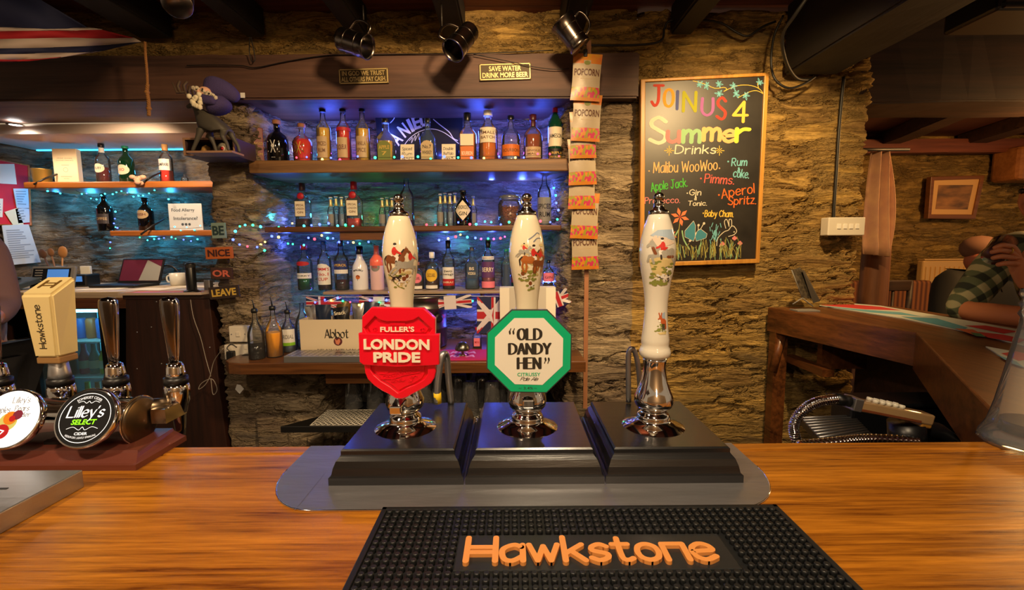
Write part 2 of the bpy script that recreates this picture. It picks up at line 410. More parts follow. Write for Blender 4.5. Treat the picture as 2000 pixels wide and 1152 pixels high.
def cut_axis(pl, ax, x0, x1):
    for sgn, lim in ((1,x0),(-1,-x1)):
        o = []
        for a, b in zip(pl, pl[1:]+pl[:1]):
            ia, ib = a[ax]*sgn >= lim-1e-9, b[ax]*sgn >= lim-1e-9
            if ia: o.append(a)
            if ia != ib:
                t = (lim-a[ax]*sgn)/((b[ax]-a[ax])*sgn); o.append((a[0]+(b[0]-a[0])*t, a[1]+(b[1]-a[1])*t))
        pl = o
        if len(pl) < 3: return []
    return pl
def grid_cut(pl, st=.004):
    """cut an outline into small cells so that it follows a curved surface"""
    out = [list(pl)]
    for ax in (0, 1):
        nx = []
        for p in out:
            lo, hi = min(q[ax] for q in p), max(q[ax] for q in p); n = max(1, int(math.ceil((hi-lo)/st)))
            for i in range(n):
                c = cut_axis(p, ax, lo+(hi-lo)*i/n, lo+(hi-lo)*(i+1)/n) if n > 1 else p
                if c: nx.append(c)
        out = nx
    return out
def circ(cx, cz, r, n=20, sx=1, sz=1, ang=0):
    return [(cx+r*sx*math.cos(2*PI*i/n)*math.cos(ang)-r*sz*math.sin(2*PI*i/n)*math.sin(ang), cz+r*sx*math.cos(2*PI*i/n)*math.sin(ang)+r*sz*math.sin(2*PI*i/n)*math.cos(ang)) for i in range(n)]
def rect(x0, x1, z0, z1): return [(x0,z0),(x1,z0),(x1,z1),(x0,z1)]
# ================================================================ STRUCTURE
STONE = stone('rubble_stone', [rgb(96,74,44), rgb(178,144,80), rgb(138,110,66), rgb(200,164,90), rgb(114,94,62), rgb(172,132,70)], rgb(164,136,82))  # golden palette carries warmth taken out of the board lamp's colour
STONE_B = stone('rubble_stone_grey', [rgb(92,80,70), rgb(158,138,112), rgb(120,104,88), rgb(178,160,130), rgb(104,94,84), rgb(148,124,96)], rgb(148,130,104))
DARKWOOD = wood('dark_oak', rgb(30,19,14), rgb(74,48,34), .55, 'X', 40)
BEAMWOOD = wood('beam_oak', rgb(52,34,30), rgb(104,74,60), .6, 'X', 30, bumpd=.004)
BLACKWOOD = wood('black_beam', rgb(8,7,7), rgb(24,19,17), .6, 'Y', 30, bumpd=.004)
BOARDS = wood('ceiling_boards', rgb(78,36,26), rgb(128,68,48), .6, 'X', 35)
OAK = wood('varnished_oak', rgb(92,42,6), rgb(204,130,34), .27, 'X', 170, coat=.35, contrast=(.34,.63))
OAK_D = wood('back_bar_oak', rgb(58,32,14), rgb(122,76,38), .35, 'X', 60, coat=.2)
BAR_D = wood('side_bar_oak', rgb(52,27,12), rgb(126,74,36), .38, 'Y', 60, coat=.2)
SHELFWOOD = wood('shelf_oak', rgb(84,56,30), rgb(146,106,62), .5, 'X', 50)
PINE = wood('pine_shelf', rgb(130,72,24), rgb(186,112,48), .45, 'X', 60)
BLACKP = C('matt_black', 14, 13, 13, .5)

def round_path(pts, r=.035, n=4):
    out = [Vector(pts[0])]
    for i in range(1, len(pts)-1):
        p = Vector(pts[i]); a = Vector(pts[i-1]); b = Vector(pts[i+1])
        d1 = (a-p).normalized()*min(r, (a-p).length/2.2); d2 = (b-p).normalized()*min(r, (b-p).length/2.2)
        for k in range(n+1):
            t = k/n; out.append((p+d1)*(1-t)**2 + p*2*t*(1-t) + (p+d2)*t*t)
    out.append(Vector(pts[-1])); return out
def resample(pts, st):
    o = []
    for a, b in zip(pts, pts[1:]):
        n = max(1, int((b-a).length/st))
        o += [a+(b-a)*(k/n) for k in range(n)]
    return o+[pts[-1]]
def wall(name, plan, zs, m, step=.010):
    pts = resample(round_path([(x, y, 0) for x, y in plan]), step)
    z = [zs[0]]
    while z[-1] < zs[1]: z.append(min(zs[1], z[-1]+(.06 if z[-1] < .5 else step)))
    mb = MB(); k = len(z)
    vs = [(p.x, p.y, q) for p in pts for q in z]
    fs = [(i*k+j, (i+1)*k+j, (i+1)*k+j+1, i*k+j+1) for i in range(len(pts)-1) for j in range(k-1)]
    mb.add(vs, fs, True)
    return struct(mb.build(name, m))
FW, RB = 2.20, 2.52          # front wall plane and back of the bottle recess
wall('wall_back', [(-2.96,.9), (-2.96,2.95), (-1.44,2.95), (-1.44,FW), (-1.20,FW), (-1.16,RB), (.175,RB), (.255,FW), (.58,FW)], (0, 2.075), STONE_B)
wall('wall_right', [(.58,FW), (1.68,FW), (1.70,3.0)], (0, 2.46), STONE)
wall('wall_upper', [(-3.2,FW), (.582,FW)], (2.235, 2.46), STONE)
wall('wall_far', [(1.70,3.72), (5.2,3.72)], (0, 2.3), STONE, .02)
def pier():
    mb = MB(); mb.box((-1.09,2.21,.42), (.36,.06,.84))
def slab(name, poly, z0, z1, m, parent=None, bev=.004):
    mb = MB(); mb.prism(poly, z0, z1, bev, M=Matrix(((1,0,0,0),(0,0,1,0),(0,1,0,0),(0,0,0,1))))
    return mb.build(name, m, parent)
# floor and ceiling
mb = MB(); mb.box((.6,.8,-.02), (9,6.3,.04)); struct(mb.build('floor', C('slate_floor', 60, 54, 50, .6)))
mb = MB()
for i in range(30):
    y = -1.3+i*.122; mb.box((-.7,y,2.47), (5.0,.118,.02))
struct(mb.build('ceiling', BOARDS))
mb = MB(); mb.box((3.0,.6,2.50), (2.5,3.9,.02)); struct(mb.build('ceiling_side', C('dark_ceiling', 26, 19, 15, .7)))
mb = MB(); mb.box((3.45,3.1,2.245), (3.6,1.3,.02)); struct(mb.build('ceiling_far_room', C('red_brown_boards', 92, 48, 30, .6)))
def beam(name, c, d, m, label=None, rz=0, bow=.008):
    bm = bmesh.new(); bmesh.ops.create_cube(bm, size=1)
    bmesh.ops.subdivide_edges(bm, edges=bm.edges[:], cuts=1)
    ax = max(range(3), key=lambda i: d[i])
    for i in range(1):
        bmesh.ops.bisect_plane(bm, geom=bm.verts[:]+bm.edges[:]+bm.faces[:], plane_co=(0,0,0), plane_no=[1 if k == ax else 0 for k in range(3)])
    for k in range(-7, 8):
        co = [0,0,0]; co[ax] = k/16; no = [0,0,0]; no[ax] = 1
        bmesh.ops.bisect_plane(bm, geom=bm.verts[:]+bm.edges[:]+bm.faces[:], plane_co=co, plane_no=no)
    for v in bm.verts:
        p = Vector([v.co[k]*d[k] for k in range(3)]); nz = mnoise.noise_vector((p+Vector(c))*2.3)
        q = p + nz*bow; 
        v.co = q
    bmesh.ops.bevel(bm, geom=[e for e in bm.edges if len(e.link_faces) == 2 and e.calc_face_angle(0) > 1], offset=.008, segments=2, affect='EDGES')
    mb = MB(); mb.bm(bm); o = mb.build(name, m); o.location = c; o.rotation_euler[2] = rz
    return struct(o)
beam('trim_lintel', (-1.31,2.335,2.157), (3.78,.37,.195), BEAMWOOD)
for k, (px, wd) in enumerate([(316,.15), (508,.085), (707,.085), (893,.10), (1118,.10), (1330,.10), (105,.12)]):
    beam('trim_joist_%d' % (k+1), ((px-1000)/900*2.2/1.056, .55, 2.395), (wd, 3.25, .125), BLACKWOOD)
beam('trim_big_beam', (1.36,.75,2.31), (.24,2.86,.30), BLACKWOOD)
beam('trim_cross_beam', (2.65,2.36,2.275), (2.1,.27,.45), DARKWOOD)
for k, (x, y) in enumerate([(2.1,2.98), (2.75,2.98), (3.4,2.98), (4.05,2.98)]):
    beam('trim_far_joist_%d' % (k+1), (x, 3.1, 2.19), (.14, 1.2, .09), DARKWOOD, rz=-.25)
beam('trim_far_plate', (3.3,3.62,2.13), (3.2,.10,.10), BOARDS)
mb = MB(); mb.box((.6,-2.3,1.2), (9,.05,2.45)); struct(mb.build('wall_front', C('cream_plaster', 214, 186, 146, .8)))
# niche soffit
mb = MB(); mb.box((-2.2,2.735,2.035), (1.5,.40,.05)); struct(mb.build('trim_niche_soffit', C('white_paint', 214, 196, 180, .6)))

# ================================================================ BAR COUNTERS
bt = thing('bar_counter', 'long varnished orange oak bar counter in the foreground', 'bar counter', (0,.4,0))
bt_top = MB().box((.15,-.03,1.0775), (3.5,.55,.045), bev=.004).build('counter_top', OAK, bt)
MB().box((.15,.2585,1.0775), (3.5,.026,.0455), bev=.003).build('edge_strip', OAK, bt)
MB().box((.15,.02,.5275), (3.5,.06,1.055)).build('front_panel', DARKWOOD, bt)
sb = thing('side_bar', 'dark oak side bar bending towards the stone wall on the right', 'bar counter', (1.4,1.4,0))
o = Vector((1.4,1.4))
def L2(p): return (p[0]-1.4, p[1]-1.4)
inner = [(1.225,2.185), (1.36,1.53), (.775,.677)]
slab('counter_top', [L2(p) for p in [inner[0], inner[1], inner[2], (1.86,.677), (1.83,2.185)]], 1.068, 1.10, BAR_D, sb)
def board(p, q, z0, z1, th, name, m, par, off=0):
    a, b = Vector(p), Vector(q); d = (b-a).normalized(); n = Vector((d.y,-d.x))
    a = a+n*off; b = b+n*off
    mb = MB(); Q = [a, b, b+n*th, a+n*th]
    mb.add([(v.x-1.4, v.y-1.4, z0) for v in Q]+[(v.x-1.4, v.y-1.4, z1) for v in Q], [(3,2,1,0),(4,5,6,7),(0,1,5,4),(1,2,6,5),(2,3,7,6),(3,0,4,7)])
    return mb.build(name, m, par)
board(inner[1], inner[0], .985, 1.069, .03, 'fascia', BAR_D, sb)
board((.795,.706), inner[1], .975, 1.069, .03, 'fascia', BAR_D, sb)
board((1.66,.68), (1.66,2.18), 0, 1.068, .03, 'outer_panel', DARKWOOD, sb)
MB().box((-.08,.62,.86), (.05,.28,.03)).build('ledge', BAR_D, sb)
for zz, hh in ((.55,1.04),):
    MB().box((-.135,.755,hh/2+.01), (.06,.05,hh)).build('post', BAR_D, sb)
s_ = MB(); s_.tube([(-.13,.735,.98), (-.165,.735,.80)], .02, 6); s_.build('strut', BAR_D, sb)
MB().box((.06,.60,.93), (.20,.03,.16)).build('ledge', BAR_D, sb)

bb = thing('back_bar', 'brown wooden back bar with rounded end, below the bottle recess', 'bar counter', (-.45,2.2,0))
pl = [(-.72,-.01), (-.835,-.03), (-.85,-.10), (-.84,-.17), (-.80,-.215), (-.74,-.23), (.77,-.23), (.77,-.01), (.68,-.01), (.61,.29), (-.69,.29)]
slab('counter_top', pl[::-1], .848, .897, OAK_D, bb)
MB().box((-.28,-.06,.818), (.22,.24,.058)).build('bracket', OAK_D, bb)
MB().box((.50,-.06,.818), (.16,.24,.058)).build('bracket', OAK_D, bb)
wall('wall_pier', [(-1.26,2.175), (-.93,2.175), (-.86,2.5)], (0, .84), STONE_B)
ls = thing('glass_shelf', 'low black shelf holding pint glasses under the back bar', 'shelf', (-.4,2.2,.62))
slab('board', [(-.62,-.25), (.62,-.25), (.62,-.03), (.6,.25), (-.40,.25), (-.40,-.03)][::-1], -.03, 0, BLACKP, ls)
# recess shelves
def shelf(name, label, x0, x1, y0, y1, z1, th, m):
    t = thing(name, label, 'shelf', ((x0+x1)/2, (y0+y1)/2, z1))
    mb = MB(); mb.box((0,0,-th/2), (x1-x0, y1-y0, th), bev=min(.006, th*.2)); mb.build('board', m, t); return t
shelf('bottle_shelf', 'thick rustic oak shelf, topmost in the bottle recess', -1.205, .272, 2.165, 2.50, 1.797, .058, SHELFWOOD)
sh = shelf('bottle_shelf', 'brown wooden shelf, middle of the bottle recess', -1.165, .235, 2.19, 2.50, 1.496, .026, OAK_D)
MB().box((-.17,-.13,-.045), (.36,.02,.038)).build('batten', OAK_D, sh)
sh = shelf('bottle_shelf', 'thin pale-edged shelf, lowest in the bottle recess', -.925, .215, 2.24, 2.50, 1.182, .014, C('pale_edge', 150, 130, 110, .4))
for x in (-.40, .20): MB().box((x,.03,-.06), (.012,.16,.09)).build('bracket', OAK_D, sh)
# niche shelves, counter, fridge
t = shelf('niche_shelf', 'upper pine shelf in the left niche', -2.72, -1.46, 2.62, 2.90, 1.772, .036, PINE)
t = shelf('niche_shelf', 'lower, shorter pine shelf in the left niche', -2.30, -1.46, 2.66, 2.90, 1.502, .032, PINE)
WORK = wood('worktop', rgb(150,128,104), rgb(206,188,160), .4, 'X', 40)
nc = thing('niche_counter', 'pale worktop with dark cupboards in the left niche', 'counter', (-2.2,2.6,0))
MB().box((0,.01,1.168), (1.5,.60,.034), bev=.004).build('counter_top', WORK, nc)
MB().box((0,-.285,1.125), (1.5,.02,.05)).build('rail', OAK_D, nc)
CUP = wood('cupboard', rgb(28,14,10), rgb(58,30,20), .5, 'Z', 40)
MB().box((-.50,.0,.56), (.03,.56,1.10)).build('side_panel', CUP, nc)
MB().box((-.12,.28,.56), (1.2,.02,1.10)).build('back_panel', CUP, nc)
for z in (.62,.88): MB().box((-.67,-.02,z), (.31,.5,.025)).build('shelf', C('cold_white', 200, 205, 205, .5), nc)
# ================================================================ FOREGROUND ON THE BAR
CHROME = mat('chrome', (.78,.76,.74), .07, 1)
STEEL = mat('brushed_steel', rgb(178,178,180), .38, .9, bump=(60,.15), scale=(.05,1,1))
PLATE = mat('scratched_plate', rgb(170,170,174), .42, .85, noise=(30, rgb(186,186,192)), bump=(80,.25), scale=(.2,1,1))
CER = C('cream_ceramic', 236, 224, 192, .12, coat=.5)
CER_W = C('white_ceramic', 226, 219, 200, .12, coat=.5)
BLACKGLOSS = wood('black_lacquered_wood', rgb(9,9,10), rgb(30,29,30), .27, 'X', 120, coat=.35, bumpd=.0012)
RED = C('signal_red', 232, 8, 40, .28, coat=.3); CREAMT = C('cream_letters', 244, 238, 214, .4)
RUBBER = C('black_rubber', 26, 28, 30, .42)
GREEN = C('clip_green', 0, 178, 122, .3); WHITEC = C('clip_white', 236, 232, 216, .35); INK = C('ink_black', 40, 34, 26, .6)
T0 = 1.1015   # top of the steel plate on the bar
# ---- steel plate
def rrect(x0, x1, y0, y1, r, n=6, bl=True):
    o = []
    for cx, cy, a in ((x1-r,y1-r,0),(x0+r,y1-r,90),(x0+r,y0+r,180),(x1-r,y0+r,270)):
        for k in range(n+1): o.append((cx+r*math.cos(math.radians(a+90*k/n)), cy+r*math.sin(math.radians(a+90*k/n))))
    return o
pt = thing('steel_plate', 'scratched steel plate with rounded ends under the three beer pumps', 'bar plate', (.012,.585,1.10))
o = [(-.318,.084)] + [(-.318+.075-.075*math.cos(math.radians(a)), .01-.098*math.sin(math.radians(a))) for a in range(0,91,10)] + [(.318-.075+.075*math.sin(math.radians(a)), .01-.098*math.cos(math.radians(a))) for a in range(0,91,10)] + [(.318,.084)]
slab('plate', o, 0, .0015, PLATE, pt, bev=.0005)
MB().tube([(-.317,.005,.0012)]+[(x,y,.0012) for x,y in o[1:-1]]+[(.317,.005,.0012)], .0009, 6).build('rolled_edge', CHROME, pt)
MB().box((-.262,-.045,.0017), (.0007,.085,.0003)).build('scored_line', STEEL, pt)

# ---- hand pumps
PD = .637
CHP = [(843,65),(840,66.5),(837,65),(831,58),(825,44),(821,34),(817,30),(813,31.5),(808,29),(804,23),(800,23),(797,29),(792,34.5),(784,37),(774,36),(762,31),(745,24.5),(725,21.5),(714,21),(706,22),(699,23)]
CEP = [(699,23),(697,27),(693,29.5),(687,30),(681,28),(676,25.5),(671,26.5),(663,26.5),(640,23.5),(610,21.5),(588,22),(570,24),(550,27),(530,31),(508,34),(487,34.5),(466,32),(446,27.5),(431,22.5),(421,19)]
CAP = [(422,18.5),(420,19.5),(415,19.5),(413,18),(411,13),(406,9.5),(402,9),(400,10.5),(398,9),(396,7.5)]+[(387+10*math.cos(math.radians(a)), 10.5*math.sin(math.radians(a))) for a in range(35,181,18)]
def prof(tab, D, z0): return [(max(h,0)*S(y,D), P(1000,y,D).z-z0) for y, h in tab]
HCOL = {'coat': C('hunt_red', 206, 44, 34, .5), 'bay': C('horse_bay', 128, 70, 30, .5), 'chest': C('horse_chestnut', 176, 98, 36, .5), 'grey': C('horse_grey', 168, 164, 150, .5),
        'dark': C('hunt_dark', 44, 34, 28, .5), 'white': C('hunt_white', 238, 232, 216, .5), 'grass': C('hunt_grass', 132, 138, 60, .5), 'sand': C('hunt_sand', 214, 192, 130, .5),
        'sky': C('hunt_sky', 164, 182, 196, .5), 'blue': C('hunt_blue', 120, 130, 150, .5), 'fox': C('fox_orange', 190, 92, 40, .5), 'pink': C('hunt_cloud', 222, 200, 176, .5)}
def blob(pts): return [crom(pts+[pts[0]], 4)[:-1]]
def horse(x, z, s, flip=1, gallop=0):
    """outlines of a horse about 1.0 long, facing +x times flip"""
    f = lambda p: [(x+a*s*flip, z+b*s) for a, b in p]
    out = [f(hull2(circ(-.28,.1,.2,12,1,.9))), f(hull2(circ(0,.07,.24,12,1.2,.72))), f(hull2(circ(.26,.1,.19,12,1,.95)))]
    out += stroke(f([(.3,.18),(.46,.42),(.52,.5)]), nib(.09*s,.09*s)) + stroke(f([(.5,.5),(.68,.36)]), nib(.06*s,.06*s)) + stroke(f([(.5,.52),(.51,.62)]), nib(.02*s,.02*s))
    legs = [[(-.36,0),(-.42,-.22),(-.36,-.46)],[(-.24,0),(-.2,-.24),(-.26,-.48)],[(.22,0),(.2,-.24),(.22,-.48)],[(.34,0),(.44,-.2),(.38,-.4)]]
    if gallop: legs = [[(-.36,0),(-.6,-.12),(-.78,-.3)],[(-.24,0),(-.44,-.22),(-.62,-.36)],[(.22,0),(.48,-.1),(.42,-.3)],[(.34,0),(.6,-.02),(.66,-.22)]]
    for l in legs: out += stroke(f(l), nib(.05*s,.05*s))
    return out
def mane(x, z, s, flip=1):
    f = lambda p: [(x+a*s*flip, z+b*s) for a, b in p]
    return stroke(f([(.22,.26),(.4,.5)]), nib(.035*s,.035*s)) + stroke(f([(-.42,.2),(-.54,.08),(-.52,-.16)]), nib(.035*s,.035*s))
def rider(x, z, s, flip=1):
    f = lambda p: [(x+a*s*flip, z+b*s) for a, b in p]
    red = [f(hull2(circ(-.02,.46,.13,10,.9,1.5)))] + stroke(f([(0,.55),(.16,.4),(.26,.36)]), nib(.05*s,.05*s))
    wh = stroke(f([(-.02,.3),(.12,.18),(.06,-.02)]), nib(.06*s,.06*s)) + [f(hull2(circ(.02,.72,.07,8)))]
    bl = stroke(f([(.06,.0),(.04,-.16)]), nib(.045*s,.045*s)) + [f(hull2(circ(.01,.79,.085,8,1,.7)))]
    return red, wh, bl
def hound(x, z, s, flip=1):
    f = lambda p: [(x+a*s*flip, z+b*s) for a, b in p]
    o = [f(hull2(circ(0,0,.26,10,1.4,.5))), f(hull2(circ(.46,.16,.12,8,1.2,.8)))] + stroke(f([(.24,.04),(.42,.14)]), nib(.08*s,.08*s))
    for l in ([(-.28,0),(-.5,-.26)],[(-.22,0),(-.3,-.32)],[(.2,0),(.42,-.26)],[(.26,0),(.3,-.32)],[(-.34,.06),(-.56,.22)]): o += stroke(f(l), nib(.045*s,.045*s))
    return o
def hunt(par, prof_, items):
    """printed hunting scene: items are (colour, outlines in metres) wrapped on the ceramic"""
    fn0 = prof_; names = sorted({c for c, _ in items}); mb = MB(); 
    for k, (c, polys) in enumerate(items):
        mb.m = names.index(c); fn = wraplathe(prof_, .0003+.00004*k); mb.flat([q for p in polys for q in grid_cut(p)], fn)
    return mb.build('hunting_scene', [HCOL[n] for n in names], par)
def sparse(n, x0, x1, z0, z1, r, seed=1, sx=1.6):
    rr = random.Random(seed)
    return [circ(rr.uniform(x0,x1), rr.uniform(z0,z1), r*rr.uniform(.5,1.2), 7, sx, .7) for _ in range(n)]
def pump(px, label, cer, lean=0, neck=None):
    X = P(px, 842, PD).x
    t = thing('beer_pump', label, 'beer pump', (X, PD, T0), 'hand-pulled beer pumps in a row')
    mb = MB(); rings = [(0,0),(0,.0095),(.0025,.011),(.003,.013),(.0045,.020),(.0075,.028),(.0115,.033),(.0125,.0345),(.0125,.0395),(.0145,.0415)]
    x0, x1 = t_box[px]; x0 -= X; x1 -= X; y0, y1 = .551-PD, .752-PD
    vs = []
    for i, z in rings: vs += [(x0+i,y0+i,z),(x1-i,y0+i,z),(x1-i,y1-i,z),(x0+i,y1-i,z)]
    fs = [(j*4+k, j*4+(k+1)%4, j*4+4+(k+1)%4, j*4+4+k) for j in range(len(rings)-1) for k in range(4)]
    n = len(vs); fs += [(n-4,n-3,n-2,n-1),(3,2,1,0)]
    mb.add(vs, fs).build('cowl_box', BLACKGLOSS, t)
    MB().lathe(prof(CHP, PD, T0), 40).build('chrome_base', CHROME, t)
    pc = prof(CEP, PD, T0)
    hd = MB().lathe(pc, 40).build('handle', cer, t)
    MB().lathe(prof(CAP, PD, T0), 28).build('finial', mat('pewter', rgb(170,165,158), .18, 1), hd)
    for pts, r, yel in neck or ():
        q = [P(a, b, d)-Vector((X, PD, T0)) for a, b, d in pts]
        q = [Vector(v) for v in crom([tuple(v) for v in q], 5)]
        s_ = MB().tube(q, r, 12).build('swan_neck', STEEL, t)
        if yel: MB().tube([q[0]+(q[-1]-q[0])*.08, q[0]+(q[1]-q[0]).normalized()*.017], r*1.18, 12).build('tape_band', C('yellow_tape', 240, 200, 20, .5), s_)
    return t, hd, pc, X
t_box = {793: (-.2325,-.0625), 1030: (-.0605,.1145), 1275: (.1165,.2895)}
t1, h1, pc1, X1 = pump(793, 'cream ceramic beer pump with the red shield clip, left of three', CER,
    neck=[([(853,787,.715),(856,740,.715),(862,700,.715),(868,690,.72),(873,700,.728),(876,740,.732),(881,787,.735)], .0052, True)])
t2, h2, pc2, X2 = pump(1030, 'cream ceramic beer pump with the green octagonal clip, middle of three', CER)
t3, h3, pc3, X3 = pump(1275, 'cream ceramic beer pump without a clip, right of three', CER_W,
    neck=[([(1228,785,.73),(1227,720,.73),(1228,690,.73),(1234,681,.73),(1240,688,.73),(1247,720,.73),(1252,785,.73)], .0042, False)])
def KX(x0, y0, sc, D, X, z0=T0):
    def f(zx, zy):
        p = P(x0+zx/sc, y0+zy/sc, D); return (p.x-X, p.z-z0)
    return f
# hunting scene, left pump (zoom frame 730..840 x 370..620, 4.61/px)
def H(zx, zy, x0, y0, sc, cx):
    px = x0+zx/sc; py = y0+zy/sc
    return ((px-cx)*S(py, PD-.03), P(1000, py, PD-.025).z-T0)
def scene1():
    q = lambda a, b: H(a, b, 730, 370, 4.61, 784); u = S(520,PD)/4.61
    it = [('grass', stroke([q(150,730),q(250,770),q(330,760)], nib(.0012,.0007)) + stroke([q(200,820),q(260,870),q(320,890)], nib(.0012,.0006)) + sparse(14, *(q(150,0)[0],q(370,0)[0]), q(0,880)[1], q(0,740)[1], .0018, 3))]
    it += [('sand', sparse(10, q(160,0)[0], q(380,0)[0], q(0,870)[1], q(0,700)[1], .003, 5))]
    it += [('bay', horse(*q(235,640), 200*u))]; it += [('dark', mane(*q(235,640), 200*u))]
    r, w_, b = rider(*q(238,640), 190*u); it += [('white', w_), ('coat', r), ('dark', b)]
    it += [('grey', horse(*q(330,690), 190*u, 1, 1))]
    r, w_, b = rider(*q(385,680), 170*u); it += [('coat', r)]
    it += [('white', hound(*q(300,820), 110*u)+hound(*q(345,790), 90*u)), ('dark', hound(*q(235,790), 100*u)), ('bay', [circ(*q(320,800), 22*u, 8), circ(*q(352,778), 18*u, 8)])]
    return it
hunt(h1, pc1, scene1())
def scene2():
    q = lambda a, b: H(a, b, 985, 370, 4.61, 1036); u = S(520,PD)/4.61
    it = [('blue', stroke(crom([q(250,450),q(300,420),q(350,390),q(380,400)]), nib(.0011,.0005)) + stroke(crom([q(300,470),q(340,440),q(385,440)]), nib(.0011,.0005)))]
    it += [('sand', sparse(26, q(200,0)[0], q(390,0)[0], q(0,800)[1], q(0,500)[1], .0028, 11))]
    it += [('grass', sparse(30, q(140,0)[0], q(330,0)[0], q(0,830)[1], q(0,730)[1], .0022, 4) + sparse(14, q(230,0)[0], q(330,0)[0], q(0,910)[1], q(0,860)[1], .002, 6))]
    it += [('grey', horse(*q(205,570), 100*u, 1, 1))]; r, w_, b = rider(*q(205,570), 100*u); it += [('coat', r), ('dark', b)]
    it += [('chest', horse(*q(270,650), 190*u, 1)), ('dark', mane(*q(270,650), 190*u))]
    r, w_, b = rider(*q(295,655), 180*u); it += [('white', w_), ('coat', r), ('dark', b)]
    it += [('bay', horse(*q(360,680), 150*u, 1))]; r, w_, b = rider(*q(370,660), 150*u); it += [('coat', r)]
    it += [('white', hound(*q(205,780), 80*u)+hound(*q(280,870), 60*u)), ('bay', [circ(*q(190,760), 20*u, 8), circ(*q(270,850), 20*u, 8)])]
    return it
hunt(h2, pc2, scene2())
def scene3():
    q = lambda a, b: H(a, b, 1220, 370, 3.29, 1274); u = S(520,PD)/3.29
    it = [('sky', [[q(85,300),q(140,265),q(270,262),q(285,330),q(180,325)]]), ('pink', [[q(78,340),q(120,300),q(200,315),q(275,350),q(190,372),q(90,372)]])]
    it += [('sand', [[q(85,460),q(170,420),q(270,440),q(255,560),q(120,570)]])]
    it += [('grass', sparse(40, q(90,0)[0], q(255,0)[0], q(0,625)[1], q(0,470)[1], .0026, 21) + stroke([q(110,600),q(180,625),q(240,600)], nib(.0018,.0008)))]
    it += [('chest', []), ('grey', horse(*q(190,430), 160*u, -1, 1))]
    it[-1] = ('sand', it[-1][1]) if False else ('grey', it[-1][1])
    it += [('bay', stroke([q(130,420),q(112,380)], nib(.0022,.0015)) + stroke([q(215,440),q(250,440)], nib(.003,.002)))]
    r, w_, b = rider(*q(172,430), 130*u, -1); it += [('white', w_), ('coat', r), ('dark', b)]
    it += [('coat', [[q(160,372),q(210,378),q(190,396),q(160,396)]])]
    it += [('white', hound(*q(180,570), 70*u, -1)+hound(*q(225,570), 80*u, -1)+hound(*q(235,520), 60*u, -1)), ('dark', sparse(12, q(150,0)[0], q(255,0)[0], q(0,600)[1], q(0,500)[1], .0012, 9))]
    it += [('sky', [[q(195,815),q(240,800),q(245,850),q(205,850)]]), ('grass', sparse(20, q(140,0)[0], q(240,0)[0], q(0,930)[1], q(0,880)[1], .002, 31)), ('sand', [[q(160,935),q(245,925),q(245,945),q(180,945)]])]
    it += [('fox', [hull2(circ(*q(218,862), 26*u, 10, 1.1, .75)), hull2(circ(*q(190,838), 15*u, 8))] + stroke([q(200,850),q(185,832)], nib(.0026,.0022)) + stroke([q(168,845),q(185,842)], nib(.0012,.001)) + stroke([q(180,825),q(172,808)], nib(.0012,.001)) + stroke([q(196,825),q(200,808)], nib(.0012,.001)) + stroke([q(242,862),q(245,905)], nib(.0022,.0016))),
           ('dark', stroke([q(208,880),q(208,915)], nib(.0009,.0009)) + stroke([q(218,880),q(220,915)], nib(.0009,.0009)) + stroke([q(232,880),q(232,915)], nib(.0009,.0009))), ('white', [hull2(circ(*q(180,858), 10*u, 8))])]
    return [i for i in it if i[1]]
sc3 = scene3(); zf_ = P(1000, 590, PD).z-T0
upp = [(c, [p for p in ps if sum(q[1] for q in p)/len(p) > zf_]) for c, ps in sc3]; low = [(c, [p for p in ps if sum(q[1] for q in p)/len(p) <= zf_]) for c, ps in sc3]
hunt(h3, pc3, [i for i in upp if i[1]]); hunt(h3, pc3, [i for i in low if i[1]]).name = 'fox_picture'

# ---- London Pride clip
D1 = .578
k1 = KX(690, 590, 5.76, D1, X1); Y1 = D1-PD
body = [k1(*p) for p in [(210,55),(795,65),(925,180),(925,690),(932,780),(915,850),(880,905),(800,960),(700,1010),(610,1062),(545,1082),(480,1075),(410,1030),(330,990),(240,930),(170,860),(140,790),(128,690),(105,340),(105,160)]]
rec_u = [k1(*p) for p in [(130,285),(250,155),(300,195),(380,215),(600,215),(680,200),(740,165),(890,300),(845,355),(170,355)]]
rec_l = [k1(*p) for p in [(200,690),(840,690),(840,800),(800,860),(700,920),(600,960),(510,1010),(420,940),(320,880),(240,810),(205,760)]]
mb = MB(); mb.prism(body, Y1+.006, Y1+.002); mb.prism(body, Y1+.003, Y1-.003, .0012, holes=[rec_u, rec_l])
clip = mb.build('pump_clip', RED, t1)
def inset(poly, k):
    cx = sum(p[0] for p in poly)/len(poly); cz = sum(p[1] for p in poly)/len(poly)
    return [(cx+(a-cx)*k, cz+(b-cz)*k) for a, b in poly]
ru = MB().prism(inset(rec_u,.90), Y1+.003, Y1-.0004, .0004).build('crest_panel', RED, clip)
mb = MB(); mb.prism(inset(rec_l,.88), Y1+.003, Y1-.0004, .0004)
fr = lambda off: (lambda x, z, o: (x, Y1-off-o, z))
sw = []; cr_ = []; zmid = k1(500,520)[1]
for sx_ in (-1, 1):
    for a, b, r in ((245,300,26),(780,305,26)):
        c = k1(a, b); sw += stroke([(c[0]+r/5.76*S(690,D1)*(1-i/14)*math.cos(i*.8*sx_), c[1]+r/5.76*S(690,D1)*(1-i/14)*math.sin(i*.8*sx_)) for i in range(12)], nib(.0004,.0004))
rr = random.Random(2)
for _ in range(34):
    a, b = rr.uniform(260,790), rr.uniform(725,880); 
    if abs(a-510) > (1010-b)*1.2: continue
    sw += stroke([k1(a+18*math.cos(i*.9), b+18*math.sin(i*.9)*(1 if _ % 2 else -1)) for i in range(4)], nib(.0004,.0004))
for b, c in ((215,60),(245,110)):
    pass
